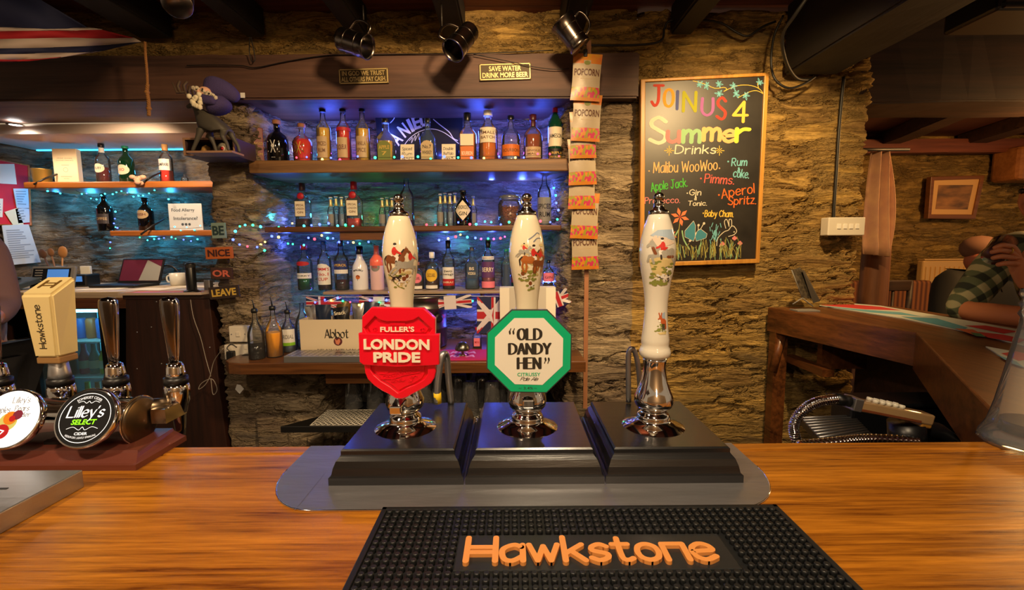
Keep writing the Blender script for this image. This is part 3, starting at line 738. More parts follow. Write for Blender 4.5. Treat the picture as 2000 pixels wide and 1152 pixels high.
sw += stroke([k1(x, y) for x, y in ((300,800),(420,810),(560,770),(720,735))], nib(.0006,.0006)) + stroke([k1(x, y) for x, y in ((310,860),(440,860),(580,815),(735,790))], nib(.0006,.0006))
for pts in ([(415,255),(585,255)],[(420,240),(580,240)],[(450,235),(470,190),(455,150),(475,110),(500,130),(480,170)],[(500,235),(520,180),(500,140),(540,110),(530,150)],[(545,235),(560,200),(540,170),(575,140)],[(560,110),(575,160),(570,200)],[(440,200),(430,170)],[(585,190),(560,180)]):
    sw2 = stroke([k1(*p) for p in crom(pts, 3)], nib(.0008,.0008)); cr_.extend(sw2)
mu = MB(); mu.flat(cr_+[q for q in sw if sum(p[1] for p in q)/len(q) > zmid], fr(.0004), .0008); mu.build('griffin_relief', RED, clip)
mb.flat([q for q in sw if sum(p[1] for p in q)/len(q) <= zmid], fr(.0004), .0008)
letters(mb, 'ORIGINAL ALE', *k1(525,800), w=400/5.76*S(690,D1), h=.0045, bold=.01, d=.0007, fn=fr(.0004), ang=.22)
letters(mb, 'EST 1845', *k1(510,885), w=.013, h=.003, d=.0005, fn=fr(.0004), ang=.1)
mb.build('shield_relief', RED, clip)
mb = MB(); letters(mb, "FULLER'S", *k1(497,303), w=380/5.76*S(645,D1), h=.0068, bold=.02, d=.0012, fn=fr(.0004)); mb.build('brewer_name', CREAMT, clip)
band = MB(); band.prism([k1(*p) for p in [(75,340),(500,352),(978,352),(972,690),(930,697),(500,717),(130,692),(88,660)]], Y1+.002, Y1-.0065, .001)
band = band.build('name_band', RED, clip)
mb = MB(); f = fr(.0065)
letters(mb, 'LONDON', *k1(505,462), w=730/5.76*S(670,D1), h=118/5.76*S(670,D1), bold=.035, d=.0022, fn=f, ang=-.015); letters(mb, 'PRIDE', *k1(508,605), w=520/5.76*S(695,D1), h=112/5.76*S(695,D1), bold=.035, d=.0022, fn=f, ang=-.01)
mb.build('beer_name', CREAMT, clip)
MB().box((0,Y1+.026,.085), (.016,.044,.012), bev=.002).build('clip_bracket', CHROME, t1)

# ---- octagonal clip
D2 = .582; k2 = KX(930, 590, 5.76, D2, X2); Y2 = D2-PD; u2 = S(690,D2)/5.76
oc = [k2(*p) for p in [(400,82),(800,82),(1078,360),(1070,755),(795,1022),(385,1015),(115,745),(118,345)]]
oi = [k2(*p) for p in [(430,178),(760,178),(978,405),(972,715),(745,928),(435,920),(210,705),(212,395)]]
clip2 = MB().prism(oc, Y2+.004, Y2, .0004).build('pump_clip', C('clip_edge_dark', 60, 62, 58, .4), t2)
MB().prism(inset(oc,.972), Y2+.001, Y2-.0006).build('green_border', GREEN, clip2)
f2 = lambda off: (lambda x, z, o: (x, Y2-off-o, z))
pan = MB().prism(oi, Y2+.001, Y2-.0010).build('white_panel', WHITEC, clip2)
mb = MB(); pn = nib(15*u2, 5*u2, 0); ff = f2(.0011)
def fit(txt, x0, x1, zb, zt, pen, mb=mb, k=k2, D=D2, fn=ff, d=.0002, **kw):
    a = k(x0, zb); b = k(x1, zt); pw = max(p[0] for p in pen)
    mb.flat(pen_text(txt, a[0]+pw, a[1], b[1]-a[1], pen, w=(b[0]-a[0]-2*pw), **kw), fn, d)
pnb = nib(17*u2, 6*u2, .1)
fit('OLD', 455,745,420,296,pnb); fit('DANDY',358,848,582,460,pnb); fit('HEN',455,735,746,622,pnb)
q = nib(9*u2, 9*u2)
for a, b in ((380,330),(420,330)): mb.flat(stroke([k2(a,b+18),k2(a-3,b)], nib(10*u2,14*u2))+stroke([k2(a-3,b),k2(a+10,b-34)], nib(5*u2,5*u2)), ff, .0002)
for a, b in ((778,640),(815,640)): mb.flat(stroke([k2(a,b-8),k2(a+3,b+8)], nib(10*u2,14*u2))+stroke([k2(a+3,b+8),k2(a-10,b+44)], nib(5*u2,5*u2)), ff, .0002)
mb.build('beer_name', INK, clip2)
mb = MB(); letters(mb, 'CITRUSSY', *k2(592,810), w=260*u2, h=40*u2, bold=.012, d=.0002, fn=ff); mb.build('style_text', GREEN, clip2)
mb = MB(); mb.flat(pen_text('Pale Ale', *k2(495,880), 40*u2, nib(3.2*u2,2*u2,.7), w=195*u2, shear=.35, gap=.6), ff, .0001); mb.build('style_text', INK, clip2)
mb = MB(); letters(mb, '3.4%', *k2(587,965), w=105*u2, h=30*u2, fn=f2(.0008)); letters(mb, 'ALC', *k2(495,967), w=34*u2, h=14*u2, fn=f2(.0008)); letters(mb, 'VOL', *k2(668,967), w=34*u2, h=14*u2, fn=f2(.0008)); mb.build('strength_text', INK, clip2)
MB().prism([k2(*p) for p in ((505,1000),(650,1000),(672,1105),(580,1075),(490,1105))], Y2+.0095, Y2+.007, .0006).build('clip_bracket', mat('grey_metal_tab', rgb(150,150,150), .35, .7), t2); MB().box((0,Y2+.03,.09), (.016,.045,.012), bev=.002).build('clip_bracket', CHROME, t2)

# ---- bar mat
bmt = thing('bar_mat', 'black rubber bar mat with nubs and raised orange lettering', 'bar mat', (.075,.39,1.10))
mx0, mx1, my0, my1 = -.2235, .2235, -.105, .105
mb = MB(); mb.box((0,0,.0015), (mx1-mx0, my1-my0, .003))
for (c, d) in (((0,my1-.003,.004),(mx1-mx0,.006,.005)), ((0,my0+.003,.004),(mx1-mx0,.006,.005)), ((mx0+.003,0,.004),(.006,my1-my0,.005)), ((mx1-.003,0,.004),(.006,my1-my0,.005))): mb.box(c, d, bev=.001)
plx0, plx1, ply0, ply1 = -.131, .134, .002, .0545
ny = 22; nx = 50
for j in range(ny):
    for i in range(nx):
        x = mx0+.011+(mx1-mx0-.022)*(i+(.0))/(nx-1); y = my0+.011+(my1-my0-.022)*j/(ny-1)
        if plx0-.003 < x < plx1+.003 and ply0-.003 < y < ply1+.003: continue
        mb.lathe([(.0030,0),(.0030,.0052),(.0024,.0060)], 8, M=Matrix.Translation((x,y,.0025)))
base = mb.build('rubber_base', RUBBER, bmt)
MB().box(((plx0+plx1)/2,(ply0+ply1)/2,.0030), (plx1-plx0, ply1-ply0, .004), bev=.001).build('smooth_panel', C('smooth_rubber', 40, 42, 44, .3), bmt)
ORANGE = C('orange_rubber', 226, 150, 78, .45)
mb = MB(); fn = lambda x, z, o: (x, z, .005+o)
pn = nib(.0030,.0030,0,10); sx_ = .0
q0 = -.120; 
mb.flat(pen_text('Ħawkstoпe', q0, .0105, .0345, pn, w=.236, gap=2.5), fn, .0035)
mb.build('lettering', ORANGE, bmt)

# ---- tap font on the left
FX, FY = -.80, .662
bf = thing('beer_font', 'chrome tap font with round badges on a brown plinth, far left', 'beer taps', (FX,FY,1.10))
BROWNP = C('brown_painted_plinth', 104, 52, 40, .35, coat=.3)
xr = P(335, 905, .60).x - FX
pl0, pl1, ply = -.6, xr+.005, (.597-FY, .70-FY)
mb = MB(); rg = [(0,0),(0,.008),(.004,.009),(.010,.012),(.018,.0165),(.020,.020)]
x0_, x1_, ya, yb = pl0, -.512-FX, ply[0], ply[1]
vs = []
for i, z in rg: vs += [(x0_,ya+i,z),(x1_-i*.6,ya+i,z),(x1_-i,yb-.005,z),(x0_,yb,z)]
n = len(vs); mb.add(vs, [(j*4+k, j*4+(k+1)%4, j*4+4+(k+1)%4, j*4+4+k) for j in range(len(rg)-1) for k in range(4)]+[(n-4,n-3,n-2,n-1),(3,2,1,0)])
mb.build('plinth', BROWNP, bf)
AX = Matrix.Translation((0,0,.047)) @ rot(ry=PI/2)
xe = -.553-FX
MB().lathe([(.0335,-.55),(.0335,xe-.004),(.0355,xe-.003),(.0355,xe-.0005)], 48, M=AX).build('font_tube', CHROME, bf)
MB().lathe([(.034,xe-.001),(.034,xe+.001),(.030,xe+.003),(0.0,xe+.0045)], 40, M=AX).build('end_cap', mat('worn_brass_cap', rgb(120,104,84), .35, 1), bf)
for x in (-.45,-.15,.1): MB().box((x+.05,.0,.022), (.05,.05,.02)).build('foot', BLACKP, bf)
BAND = C('black_band', 22, 20, 20, .4)
def tap(px, kind, D=.72, ytop=573, spout=False):
    o = P(px, 777, D); 
    M = Matrix.Translation((o.x-FX, D-FY, 0)); z = lambda y: P(1000, y, D).z-1.10; s = lambda h, y: h*S(y, D)
    tp = MB().lathe([(s(14,790),z(800)),(s(17,785),z(785)),(s(20,778),z(778)),(s(21.5,765),z(766)),(s(22,757),z(757)),(s(21,748),z(748)),(s(19,743),z(744))], 28, M=M).build('tap', CHROME, bf)
    MB().lathe([(s(20.5,743),z(744)),(s(20.5,730),z(731))], 28, M=M).build('collar_band', BAND, tp)
    MB().box(tuple(M @ Vector((0,-.02,z(790)))), (.022,.045,.022)).build('tap_arm', CHROME, tp)
    if kind == 'lens':
        MB().lathe([(s(18,730),z(731)),(s(16,720),z(722)),(s(15,712),z(712)),(s(13,706),z(705)),(s(9,703),z(703))], 24, M=M).build('collar', CHROME, tp)
        mb = MB(); pr = [(s(8,705),z(706)),(s(9.5,690),z(690)),(s(12.5,650),z(650)),(s(15.5,615),z(615)),(s(17,590),z(592)),(s(16,581),z(582)),(s(12,576),z(577)),(0,z(574.5))]
        mb.lathe(pr, 24, M=M @ Matrix.Diagonal((1,.62,1,1)), sq=2.6); mb.build('lever', mat('dark_chrome', rgb(120,112,108), .1, 1), tp)
        mb = MB(); mb.tube([M @ Vector((r*.98,-r*.15,zz)) for r, zz in pr[:-1]], .0012, 6); mb.tube([M @ Vector((-r*.98,-r*.15,zz)) for r, zz in pr[:-1]], .0012, 6); mb.build('lever_edge', CHROME, tp)
    if spout:
        MB().lathe([(s(13,800),z(800)),(s(12,815),z(803)),(s(9,835),z(832)),(s(7.5,850),z(846))][::-1], 20, M=M).build('spout', CHROME, tp)
    return tp, M, z, s
tap(2, 'lens'); tap(230, 'lens'); tap(347, 'lens', .715, 573, True)
p_ = P(322, 800, .69)
MB().tube([(xe-.02,.01,.06),(P(349,795,.715).x-FX,.715-FY,P(1000,788,.715).z-1.10)], .014, 16).build('end_elbow', mat('worn_brass_cap', rgb(120,104,84), .35, 1), bf)
tp, M, z, s = tap(122, 'block')
MB().lathe([(s(17.5,735),z(731)),(s(17,720),z(722)),(s(14,700),z(698)),(s(13,697),z(697))], 24, M=M).build('collar', STEEL, tp)
MB().box(tuple(M @ Vector((0,0,z(693)))), (s(44,693),s(40,693),s(13,693)), bev=.002).build('wooden_neck', C('light_wood_neck', 150, 112, 64, .5), tp)
CREAMB = C('cream_tap_block', 222, 200, 140, .35, coat=.3)
bm = bmesh.new()
zb, zf, zt = z(688), z(566), z(534)
wb, wt, db, dt = s(46,688)/2, s(62,560)/2, s(46,688)/2, s(60,560)/2
cs = [(-wb,-db,zb),(wb,-db,zb),(wb,db,zb),(-wb,db,zb),(-wt,-dt,zf),(wt,-dt,zf),(wt*.92,dt*.9,zt),(-wt*.92,dt*.9,zt)]
vv = [bm.verts.new(M @ Vector(c)) for c in cs]
for f in ((3,2,1,0),(4,5,6,7),(0,1,5,4),(1,2,6,5),(2,3,7,6),(3,0,4,7)): bm.faces.new([vv[i] for i in f])
bmesh.ops.bevel(bm, geom=bm.edges[:], offset=.004, segments=3, affect='EDGES')
mb = MB(); mb.bm(bm); blk = mb.build('lever', CREAMB, tp)
def onface(A, B_, C_, off):     # A origin, B_ along text, C_ up
    A, B_, C_ = Vector(A), Vector(B_).normalized(), Vector(C_).normalized(); n = B_.cross(C_)
    return lambda x, z_, o: tuple(M @ (A+B_*x+C_*z_+n*(off+o)))
cf = Vector((0,-(db+dt)/2,(zb+zf)/2)); up = Vector((0,-dt+db,zf-zb)).normalized()
mb = MB(); mb.flat(pen_text('Ħawkstoпe', -.034, -.0045, .0105, nib(.0006,.0006), w=.068, gap=2.4), onface(cf, up, (-1,0,0), .0003), .0002)
mb.build('lettering', INK, blk)
ct = Vector((0,0,(zf+zt)/2)); 
mb = MB(); mb.flat(stroke([(-.010,-.008),(-.010,.010)], nib(.0022,.0018))+stroke([(.010,-.008),(.010,.010)], nib(.0022,.0018))+stroke([(-.010,-.003),(.010,-.003)], nib(.0014,.0012))+stroke([(-.010,.004),(.010,.004)], nib(.0014,.0012)), onface(ct, (1,0,0), (0,dt*1.9,zt-zf), .0008), .0004)
mb.build('monogram', C('bronze_mark', 104, 76, 32, .4), blk)
# round badges
def badge(px, py, D, dark):
    c = P(px, py, D); r = .0405
    M = Matrix.Translation((c.x-FX, D-FY, c.z-1.10)) @ rot(rz=.05) @ rot(rx=-.46) 
    R = M @ rot(rx=PI/2)
    bd = MB().lathe([(r*.5,-.02),(r*.86,-.012),(r,-.006),(r,.001),(r*.97,.003),(r*.93,.0025)], 48, M=R).build('badge', CHROME, bf)
    lit = mat('lit_white_badge', rgb(250,250,250), .4, emit=((.95,1,1), .42))
    MB().lathe([(r*.935,.002),(r*.93,.0032)], 48, M=R).build('face', C('black_badge_face', 22, 24, 28, .3) if dark else lit, bd)
    fn = lambda x, z_, o: tuple(M @ Vector((x, -.0034-o, z_)))
    W = mat('lit_white_print', rgb(235,240,245), .5, emit=((.9,.95,1), .3))
    if dark:
        mb = MB(); n = 48
        for k in range(n):
            a, b = 2*PI*k/n, 2*PI*(k+1)/n
            mb.flat([[(r*q_*math.cos(t), r*q_*math.sin(t)) for q_, t in ((.80,a),(.82,a),(.82,b),(.80,b))]], fn)
        letters(mb, 'SOMERSET CIDER', 0, r*.68, w=r*.85, h=r*.085, fn=fn, arc=r*.68)
        mb.flat(pen_text("Lilley's", -r*.60, r*.02, r*.36, nib(.0013,.0004,.6), w=r*1.15, shear=.15, gap=3), fn)
        mb.flat(stroke(crom([(-r*.34,r*.50),(-r*.2,r*.55),(-r*.08,r*.48),(0,r*.55),(r*.08,r*.48),(r*.2,r*.55),(r*.34,r*.50)]), nib(.0004,.0003)), fn)
        mb.flat(stroke(crom([(-r*.5,-r*.36),(-r*.3,-r*.30),(-r*.1,-r*.40),(0,-r*.30),(r*.1,-r*.40),(r*.3,-r*.30),(r*.5,-r*.36)]), nib(.0004,.0003)), fn)
        letters(mb, 'CIDER', 0, -r*.52, w=r*.42, h=r*.09, bold=.02, fn=fn); letters(mb, 'MEDIUM DRY, LIGHTLY SPARKLING', 0, -r*.66, w=r*1.0, h=r*.075, fn=fn, arc=-r*1.3)
        mb.build('print', W, bd)
        mb = MB(); letters(mb, 'SELECT', 0, -r*.14, w=r*.78, h=r*.17, bold=.02, shear=.2, fn=fn); mb.build('print', mat('lit_green_print', rgb(120,230,20), .5, emit=(rgb(120,240,20), .8)), bd)
    else:
        mb = MB(); mb.flat(pen_text("Lilley's", -r*.05, r*.52, r*.2, nib(.0006,.0003,.6), w=r*.55), fn); mb.flat(pen_text('Apples', -r*.55, r*.2, r*.2, nib(.0006,.0003,.6), w=r*.5), fn); mb.flat(pen_text('Pears', r*.1, r*.25, r*.18, nib(.0006,.0003,.6), w=r*.45), fn); mb.flat(pen_text('Cider', r*.2, r*.05, r*.16, nib(.0006,.0003,.6), w=r*.45), fn)
        mb.build('print', C('grey_print', 150, 150, 155, .5), bd)
        fn5 = lambda k: (lambda x, z_, o: tuple(M @ Vector((x, -.0034-.0001*k, z_))))
        mb = MB(); cl = [C('fruit_orange', 240, 140, 30, .4), C('fruit_red', 190, 24, 36, .4), C('fruit_plum', 130, 40, 70, .4), C('fruit_pale', 214, 220, 130, .4)]
        for k, (i, x, z_, q_) in enumerate(((3,.0,-.1,.30),(3,-.2,-.2,.22),(0,.05,.02,.22),(2,.26,.12,.16),(1,-.1,-.42,.24),(1,.12,-.0,.1))):
            mb.m = i; mb.flat([circ(x*r, z_*r, q_*r, 18)], fn5(k+1))
        mb.build('print', cl, bd)
        mb = MB(); mb.flat(stroke([(-r*.16,-r*.36),(-r*.02,-r*.40),(-r*.1,-r*.5)], nib(.0008,.0008)), fn5(9)); mb.build('print', W, bd)
badge(170, 816, .612, True); badge(22, 818, .612, False)

# ---- drip tray bottom left
dt_ = thing('drip_tray', 'stainless steel drip tray on the bar, bottom left corner', 'drip tray', (-.743,.455,1.10))
mb = MB(); mb.box((0,0,.0115), (.40,.20,.023), bev=.0015); mb.build('tray_body', STEEL, dt_)
mb = MB()
for j in range(8):
    for i in range(14): mb.box((-.17+i*.0245+(j%2)*.006,.055-j*.018,.0232), (.011,.0028,.0006), M=None)
mb.build('drain_slots', BLACKP, dt_)

# ---- glass vase on the right
gv = thing('glass_carafe', 'clear glass carafe with flared foot at the right edge of the bar', 'glass carafe', (P(2012,900,.655).x,.655,1.10))
GL = glass('thick_glass', (.90,.92,.92), .16, .04, .09)
pr = [(.056,0),(.060,.004),(.058,.012),(.050,.030),(.044,.06),(.037,.11),(.031,.155),(.027,.18),(.026,.19),(.030,.196),(.026,.203),(.030,.210),(.026,.217),(.030,.224),(.029,.232)]
MB().lathe(pr, 48, caps=False).build('glass_wall', GL, gv)
MB().lathe([(.054,.003),(.052,.010),(.044,.016),(0,.018)], 40).build('glass_foot', GL, gv)
fl = MB(); fl.prism([(-.004,.0),(.036,.01),(.030,.055),(-.002,.03)], .001, -.001)
fl = MB(); fl.add([(-.012,-.028,.030),(.022,-.034,.020),(.028,-.018,.062),(-.002,-.020,.050),(-.012,-.026,.032),(.022,-.032,.022),(.028,-.016,.064),(-.002,-.018,.052)], [(0,1,2,3),(7,6,5,4),(0,4,5,1),(1,5,6,2),(2,6,7,3),(3,7,4,0)])
tag(fl.build('folded_leaflet', C('white_paper_card', 220, 215, 205, .6), None, loc=gv.location), 'red and white folded leaflet inside the glass carafe', 'leaflet')
lf = bpy.data.objects['folded_leaflet']
s_ = MB(); s_.add([(-.006,-.0295,.0335),(.008,-.032,.029),(.020,-.0235,.056),(.008,-.0225,.052)], [(0,1,2,3)]); s_.build('red_stripe', C('leaflet_red', 200, 40, 36, .6), lf)
MB().lathe([(.0,.0195),(.038,.0195),(.036,.030),(.037,.036)], 32).build('dark_tray_insert', C('dark_glass_insert', 60, 48, 40, .2), gv)
# ================================================================ BOTTLE RECESS
CLEAR = glass('clear_bottle_glass', (.92,.95,.97), .30, .03, .035)
GREENG = C('green_bottle_glass', 8, 44, 26, .08, coat=.3); BLACKG = C('black_bottle_glass', 10, 10, 13, .08, coat=.3); BLUEG = glass('blue_bottle_glass', (.66,.84,.97), .3, .03, .05)
DGREEN = C('dark_green_glass', 14, 58, 40, .08, coat=.3)
def liq(name, r, g, b): return mat('liquid_'+name, rgb(r,g,b), .12, coat=.3)
L_AMB = liq('amber', 206, 112, 30); L_RED = liq('red', 206, 44, 26); L_GOLD = liq('gold', 214, 168, 60); L_PINK = liq('pink', 240, 96, 90); L_ORANGE = liq('orange', 250, 170, 20); L_COLA = liq('cola', 20, 12, 10); L_CLR = liq('clear', 120, 136, 156); L_DK = liq('dark_red', 96, 16, 24); L_BRN = liq('brown', 140, 62, 22); L_GRN = liq('green', 30, 110, 40)
LAB = {n: C('label_'+n, *c, .55) for n, c in dict(cream=(226,214,186), white=(226,224,218), black=(20,20,24), gold=(196,160,70), orange=(206,106,30), red=(180,30,34), green=(70,110,50), yellow=(222,180,50), blue=(36,50,110), purple=(90,50,100), grey=(130,128,124), tan=(186,160,120), pink=(226,120,140), maroon=(92,22,36), brown=(100,64,36), olive=(110,116,50)).items()}
SHAPES = {   # (radius fraction, height fraction)
 'wine': [(.92,0),(1,.02),(1,.58),(.9,.66),(.55,.73),(.36,.79),(.33,.97),(.38,.975),(.38,1)],
 'tall': [(.92,0),(1,.02),(1,.62),(.95,.68),(.6,.75),(.38,.80),(.34,.97),(.40,.975),(.40,1)],
 'square': [(.92,0),(1,.015),(1,.56),(.96,.60),(.62,.68),(.36,.74),(.32,.90),(.38,.91),(.38,1)],
 'round': [(.90,0),(1,.03),(1,.48),(.95,.58),(.80,.66),(.52,.72),(.30,.76),(.27,.92),(.34,.93),(.34,1)],
 'flask': [(.80,0),(.86,.03),(1,.42),(.98,.54),(.80,.64),(.42,.71),(.28,.75),(.26,.92),(.34,.93),(.34,1)],
 'malibu': [(.94,0),(1,.03),(1,.42),(.92,.55),(.62,.66),(.40,.74),(.34,.96),(.40,.965),(.40,1)],
 'small': [(.9,0),(1,.03),(1,.52),(.85,.62),(.45,.74),(.36,.80),(.36,.96),(.44,.965),(.44,1)],
 'waist': [(.95,0),(1,.02),(.96,.3),(.94,.5),(.98,.62),(.70,.70),(.40,.78),(.34,.97),(.40,.975),(.40,1)],
 'pour': [(.96,0),(1,.02),(1,.50),(.94,.58),(.66,.70),(.42,.78),(.30,.84),(.28,.98),(.34,.985),(.34,1)],
}
def bottle(px, ytop, ybase, wpx, Y, zbase, label, shape='wine', glassm=None, liquid=None, level=.5, labels=(), cap=None, caph=.08, sq=0, name='bottle', cat='bottle', group=None, rz=0, pourer=None, neck=None, rx=0, ry=0):
    p = P(px, ybase, Y); s = S((ytop+ybase)/2, Y); H = (ybase-ytop)*s; r = wpx/2*s
    t = thing(name, label, cat, (p.x, Y, zbase), group, rz=rz, rx=rx, ry=ry)
    hb = H
    pr = [(a*r, b*hb) for a, b in SHAPES[shape]]
    glassm = glassm or CLEAR
    opaque = glassm.name not in MATS or 'Principled BSDF' in glassm.node_tree.nodes
    g = MB().lathe(pr, 20, sq=sq, caps=True).build('glass', glassm, t)
    def rad(z):
        for (r0, z0), (r1, z1) in zip(pr, pr[1:]):
            if z0 <= z <= z1 and z1 > z0: return r0+(r1-r0)*(z-z0)/(z1-z0)
        return pr[-1][0]
    if liquid:
        k = .93; zz = [0.012*hb]+[b for a, b in pr if .02*hb < b < level*hb]+[level*hb]
        MB().lathe([(max(rad(z)*k,.001), z+ (.002 if i == 0 else 0)) for i, z in enumerate(zz)], 20, sq=sq).build('liquid', liquid, t)
    q = .8 if sq else 1.0
    for li_, lb in enumerate(labels):
        z0, z1, ang, m = lb[0]*hb, lb[1]*hb, lb[2], lb[3]; txt = lb[4] if len(lb) > 4 else None; tm = lb[5] if len(lb) > 5 else LAB['black']; shp = lb[6] if len(lb) > 6 else None
        rr = rad((z0+z1)/2)
        if sq: fn = lambda x, z, o, rr=rr: (x, -(rr+.0006+.0005*li_+o), z); hw = rr*min(.85, ang*.62)
        else: fn = wrapcyl(rr, .0006+.0005*li_); hw = rr*ang
        mb = MB(); cz = (z0+z1)/2
        if shp == 'diamond': pol = [(-hw,cz),(0,z0),(hw,cz),(0,z1)]
        elif shp == 'oval': pol = circ(0, cz, 1, 20, hw, (z1-z0)/2)
        elif shp == 'arch': pol = [(-hw,z0),(hw,z0),(hw,z1-(z1-z0)*.2),(hw*.5,z1-(z1-z0)*.04),(0,z1),(-hw*.5,z1-(z1-z0)*.04),(-hw,z1-(z1-z0)*.2)]
        else: pol = rect(-hw,hw,z0,z1)
        if sq: mb.flat([pol], fn)
        else:      # slice so that it follows the round
            n = 10
            def clip(pl, x0, x1):
                for sgn, lim in ((1,x0),(-1,-x1)):
                    o = []
                    for a, b in zip(pl, pl[1:]+pl[:1]):
                        ia, ib = a[0]*sgn >= lim-1e-9, b[0]*sgn >= lim-1e-9
                        if ia: o.append(a)
                        if ia != ib:
                            tt = (lim-a[0]*sgn)/((b[0]-a[0])*sgn); o.append((a[0]+(b[0]-a[0])*tt, a[1]+(b[1]-a[1])*tt))
                    pl = o
                    if len(pl) < 3: return []
                return pl
            for i in range(n):
                c_ = clip(pol, -hw+2*hw*i/n, -hw+2*hw*(i+1)/n)
                if c_: mb.flat([c_], fn)
        lo = mb.build('label', m, t)
        if txt:
            mb = MB(); rows = txt.split('/'); hh = (z1-z0)/(len(rows)+1.2)
            fn2 = (lambda x, z, o, rr=rr: (x, -(rr+.0010+.0005*li_+o), z)) if sq else wrapcyl(rr, .0010+.0005*li_)
            for i, rw in enumerate(rows):
                zc = cz+hh*((len(rows)-1)/2-i)
                letters(mb, rw, 0, zc, w=hw*2*(.82 if shp not in ('diamond','oval') else .62)*min(1, .35+.13*len(rw)), h=hh*.62, bold=.015, fn=fn2)
            mb.build('label_text', tm, lo)
    if cap:
        zt = hb*(1-caph); rn = rad(hb*.985)
        mb = MB(); mb.lathe([(rn*1.10,zt),(rn*1.14,zt+.002),(rn*1.12,hb*1.0),(rn*.9,hb*1.006),(0,hb*1.006)], 16); mb.build('cap', cap, t)
    if neck:
        zt = neck[0]*hb; n_ = [z for a, z in pr if neck[0]*hb < z < neck[1]*hb]
        mb = MB(); mb.lathe([(rad(z)*1.04+.0003, z) for z in [zt]+n_+[neck[1]*hb]], 16, caps=False); mb.build('neck_wrap', neck[2], t)
    if pourer:
        mb = MB(); mb.lathe([(rad(hb)*1.05,hb-.004),(rad(hb)*1.2,hb+.004),(rad(hb)*1.1,hb+.014),(rad(hb)*.6,hb+.017)], 14); mb.tube([(0,0,hb+.012),(-.002,0,hb+.035),(-.006,-.002,hb+.055)], [.0035,.003,.002], 8); mb.build('pourer', pourer, t)
    return t
CK = C('cork', 150, 100, 66, .7); CB = C('cap_black', 16,16,18,.3); CW = C('cap_white', 226,224,216,.4); CR = C('cap_red', 190,24,30,.35); CG = C('cap_gold', 190,150,60,.3, metal=.7); CD = C('cap_maroon', 70, 22, 26, .4); CBL = C('cap_blue', 30,70,140,.4)
ZA, ZB, ZC, ZN1, ZN2, ZBB, ZNC = 1.797, 1.496, 1.182, 1.772, 1.502, .897, 1.185
gA, gB, gC = 'spirit bottles on the top recess shelf', 'bottles on the middle recess shelf', 'bottles on the lowest recess shelf'
YA = 2.31
SILV = C('silver_print', 210,208,200,.3)
b = bottle(544,224,310,40,YA,ZA,'squat black rum bottle with silver crossed-bone mark and cork stopper','round',BLACKG,cap=CK,caph=.09,group=gA)
mb = MB(); rr = 20*S(270,YA); fn = wrapcyl(rr,.0006); hz = 86*S(270,YA)
for a, c in (((-.55,.50),(.55,.28)),((-.55,.28),(.55,.50)),((-.2,.52),(.2,.26)),((.2,.52),(-.2,.26))): mb.flat(stroke([(a[0]*rr,a[1]*hz),(c[0]*rr,c[1]*hz)], nib(.0022,.0022)), fn)
mb.flat([circ(0,.40*hz,.0085,12)], fn); mb.build('bone_mark', SILV, b)
mb = MB(); letters(mb,'RUM',0,.15*hz,w=.016,h=.004,fn=wrapcyl(rr,.0006)); mb.build('label_text', SILV, b)
b = bottle(592,229,308,38,YA,ZA,'amber rum flask with gold crossed-bone mark and cork stopper','flask',None,L_RED,.62,cap=CK,caph=.09,group=gA)
mb = MB(); rr = 19*S(270,YA)*1.0; hz = 79*S(270,YA); fn = wrapcyl(rr,.0008)
for a, c in (((-.5,.48),(.5,.30)),((-.5,.30),(.5,.48)),((-.2,.52),(.2,.26)),((.2,.52),(-.2,.26))): mb.flat(stroke([(a[0]*rr,a[1]*hz),(c[0]*rr,c[1]*hz)], nib(.0022,.0022)), fn)
mb.build('bone_mark', CG, b)
bottle(634,203,309,27,YA,ZA,'tall flavoured-rum bottle with olive label, beside the amber flask','tall',None,L_GOLD,.66,[(.12,.50,.8,LAB['tan'],'SPICED/RUM',LAB['brown'])],CB,.05,group=gA)
bottle(673,203,309,27,YA,ZA,'tall bottle of red liqueur with cream label and black cap','tall',None,L_RED,.66,[(.12,.48,.8,LAB['tan'],'LIQUEUR',LAB['maroon'])],CB,.05,group=gA,neck=(.60,.66,LAB['red']))
bottle(710,203,309,27,YA,ZA,'tall bottle with gold and tan label, right of the red liqueur','tall',None,L_GOLD,.64,[(.12,.50,.8,LAB['tan'],'VANILLA/SPICE',LAB['brown'])],CB,.05,group=gA)
bottle(755,222,309,32,YA,ZA,'square whiskey bottle with olive green label','square',None,L_GOLD,.5,[(.08,.50,1.25,LAB['olive'],'APPLE/7',LAB['gold'],'arch')],CB,.09,5,group=gA)
bottle(837,222,309,30,YA,ZA,'square clear whiskey bottle with grey label before the black banner','square',BLUEG,L_CLR,.2,[(.10,.50,1.25,LAB['tan'],'No.7/WHISKEY',LAB['black'],'arch')],CB,.09,5,group=gA)
bottle(914,210,307,34,YA,ZA,'bourbon bottle with horned-head cream label and orange lower label','square',None,L_AMB,.56,[(.34,.56,1.2,LAB['cream'],'',None),(.06,.32,1.2,LAB['orange'],'BOURBON',LAB['cream'])],CB,.16,3.2,group=gA)
bottle(954,207,308,39,YA,ZA,'broad whisky bottle with white stopper and cream square label','waist',None,L_AMB,.60,[(.38,.66,.95,LAB['cream'],'SMALL/BATCH',LAB['brown'])],CW,.10,group=gA)
bottle(998,215,306,37,YA,ZA,'clear rounded bourbon bottle with orange band label','round',None,L_CLR,.16,[(.14,.38,1.1,LAB['orange'],'BOURBON',LAB['brown'])],CB,.09,group=gA)
bottle(1041,212,305,37,YA,ZA,'dumpy bottle of dark amber whisky with maroon neck','round',None,L_BRN,.58,[(.10,.32,.9,LAB['tan'],'SINGLE/MALT',LAB['brown'])],CD,.12,group=gA,neck=(.76,.94,CD))
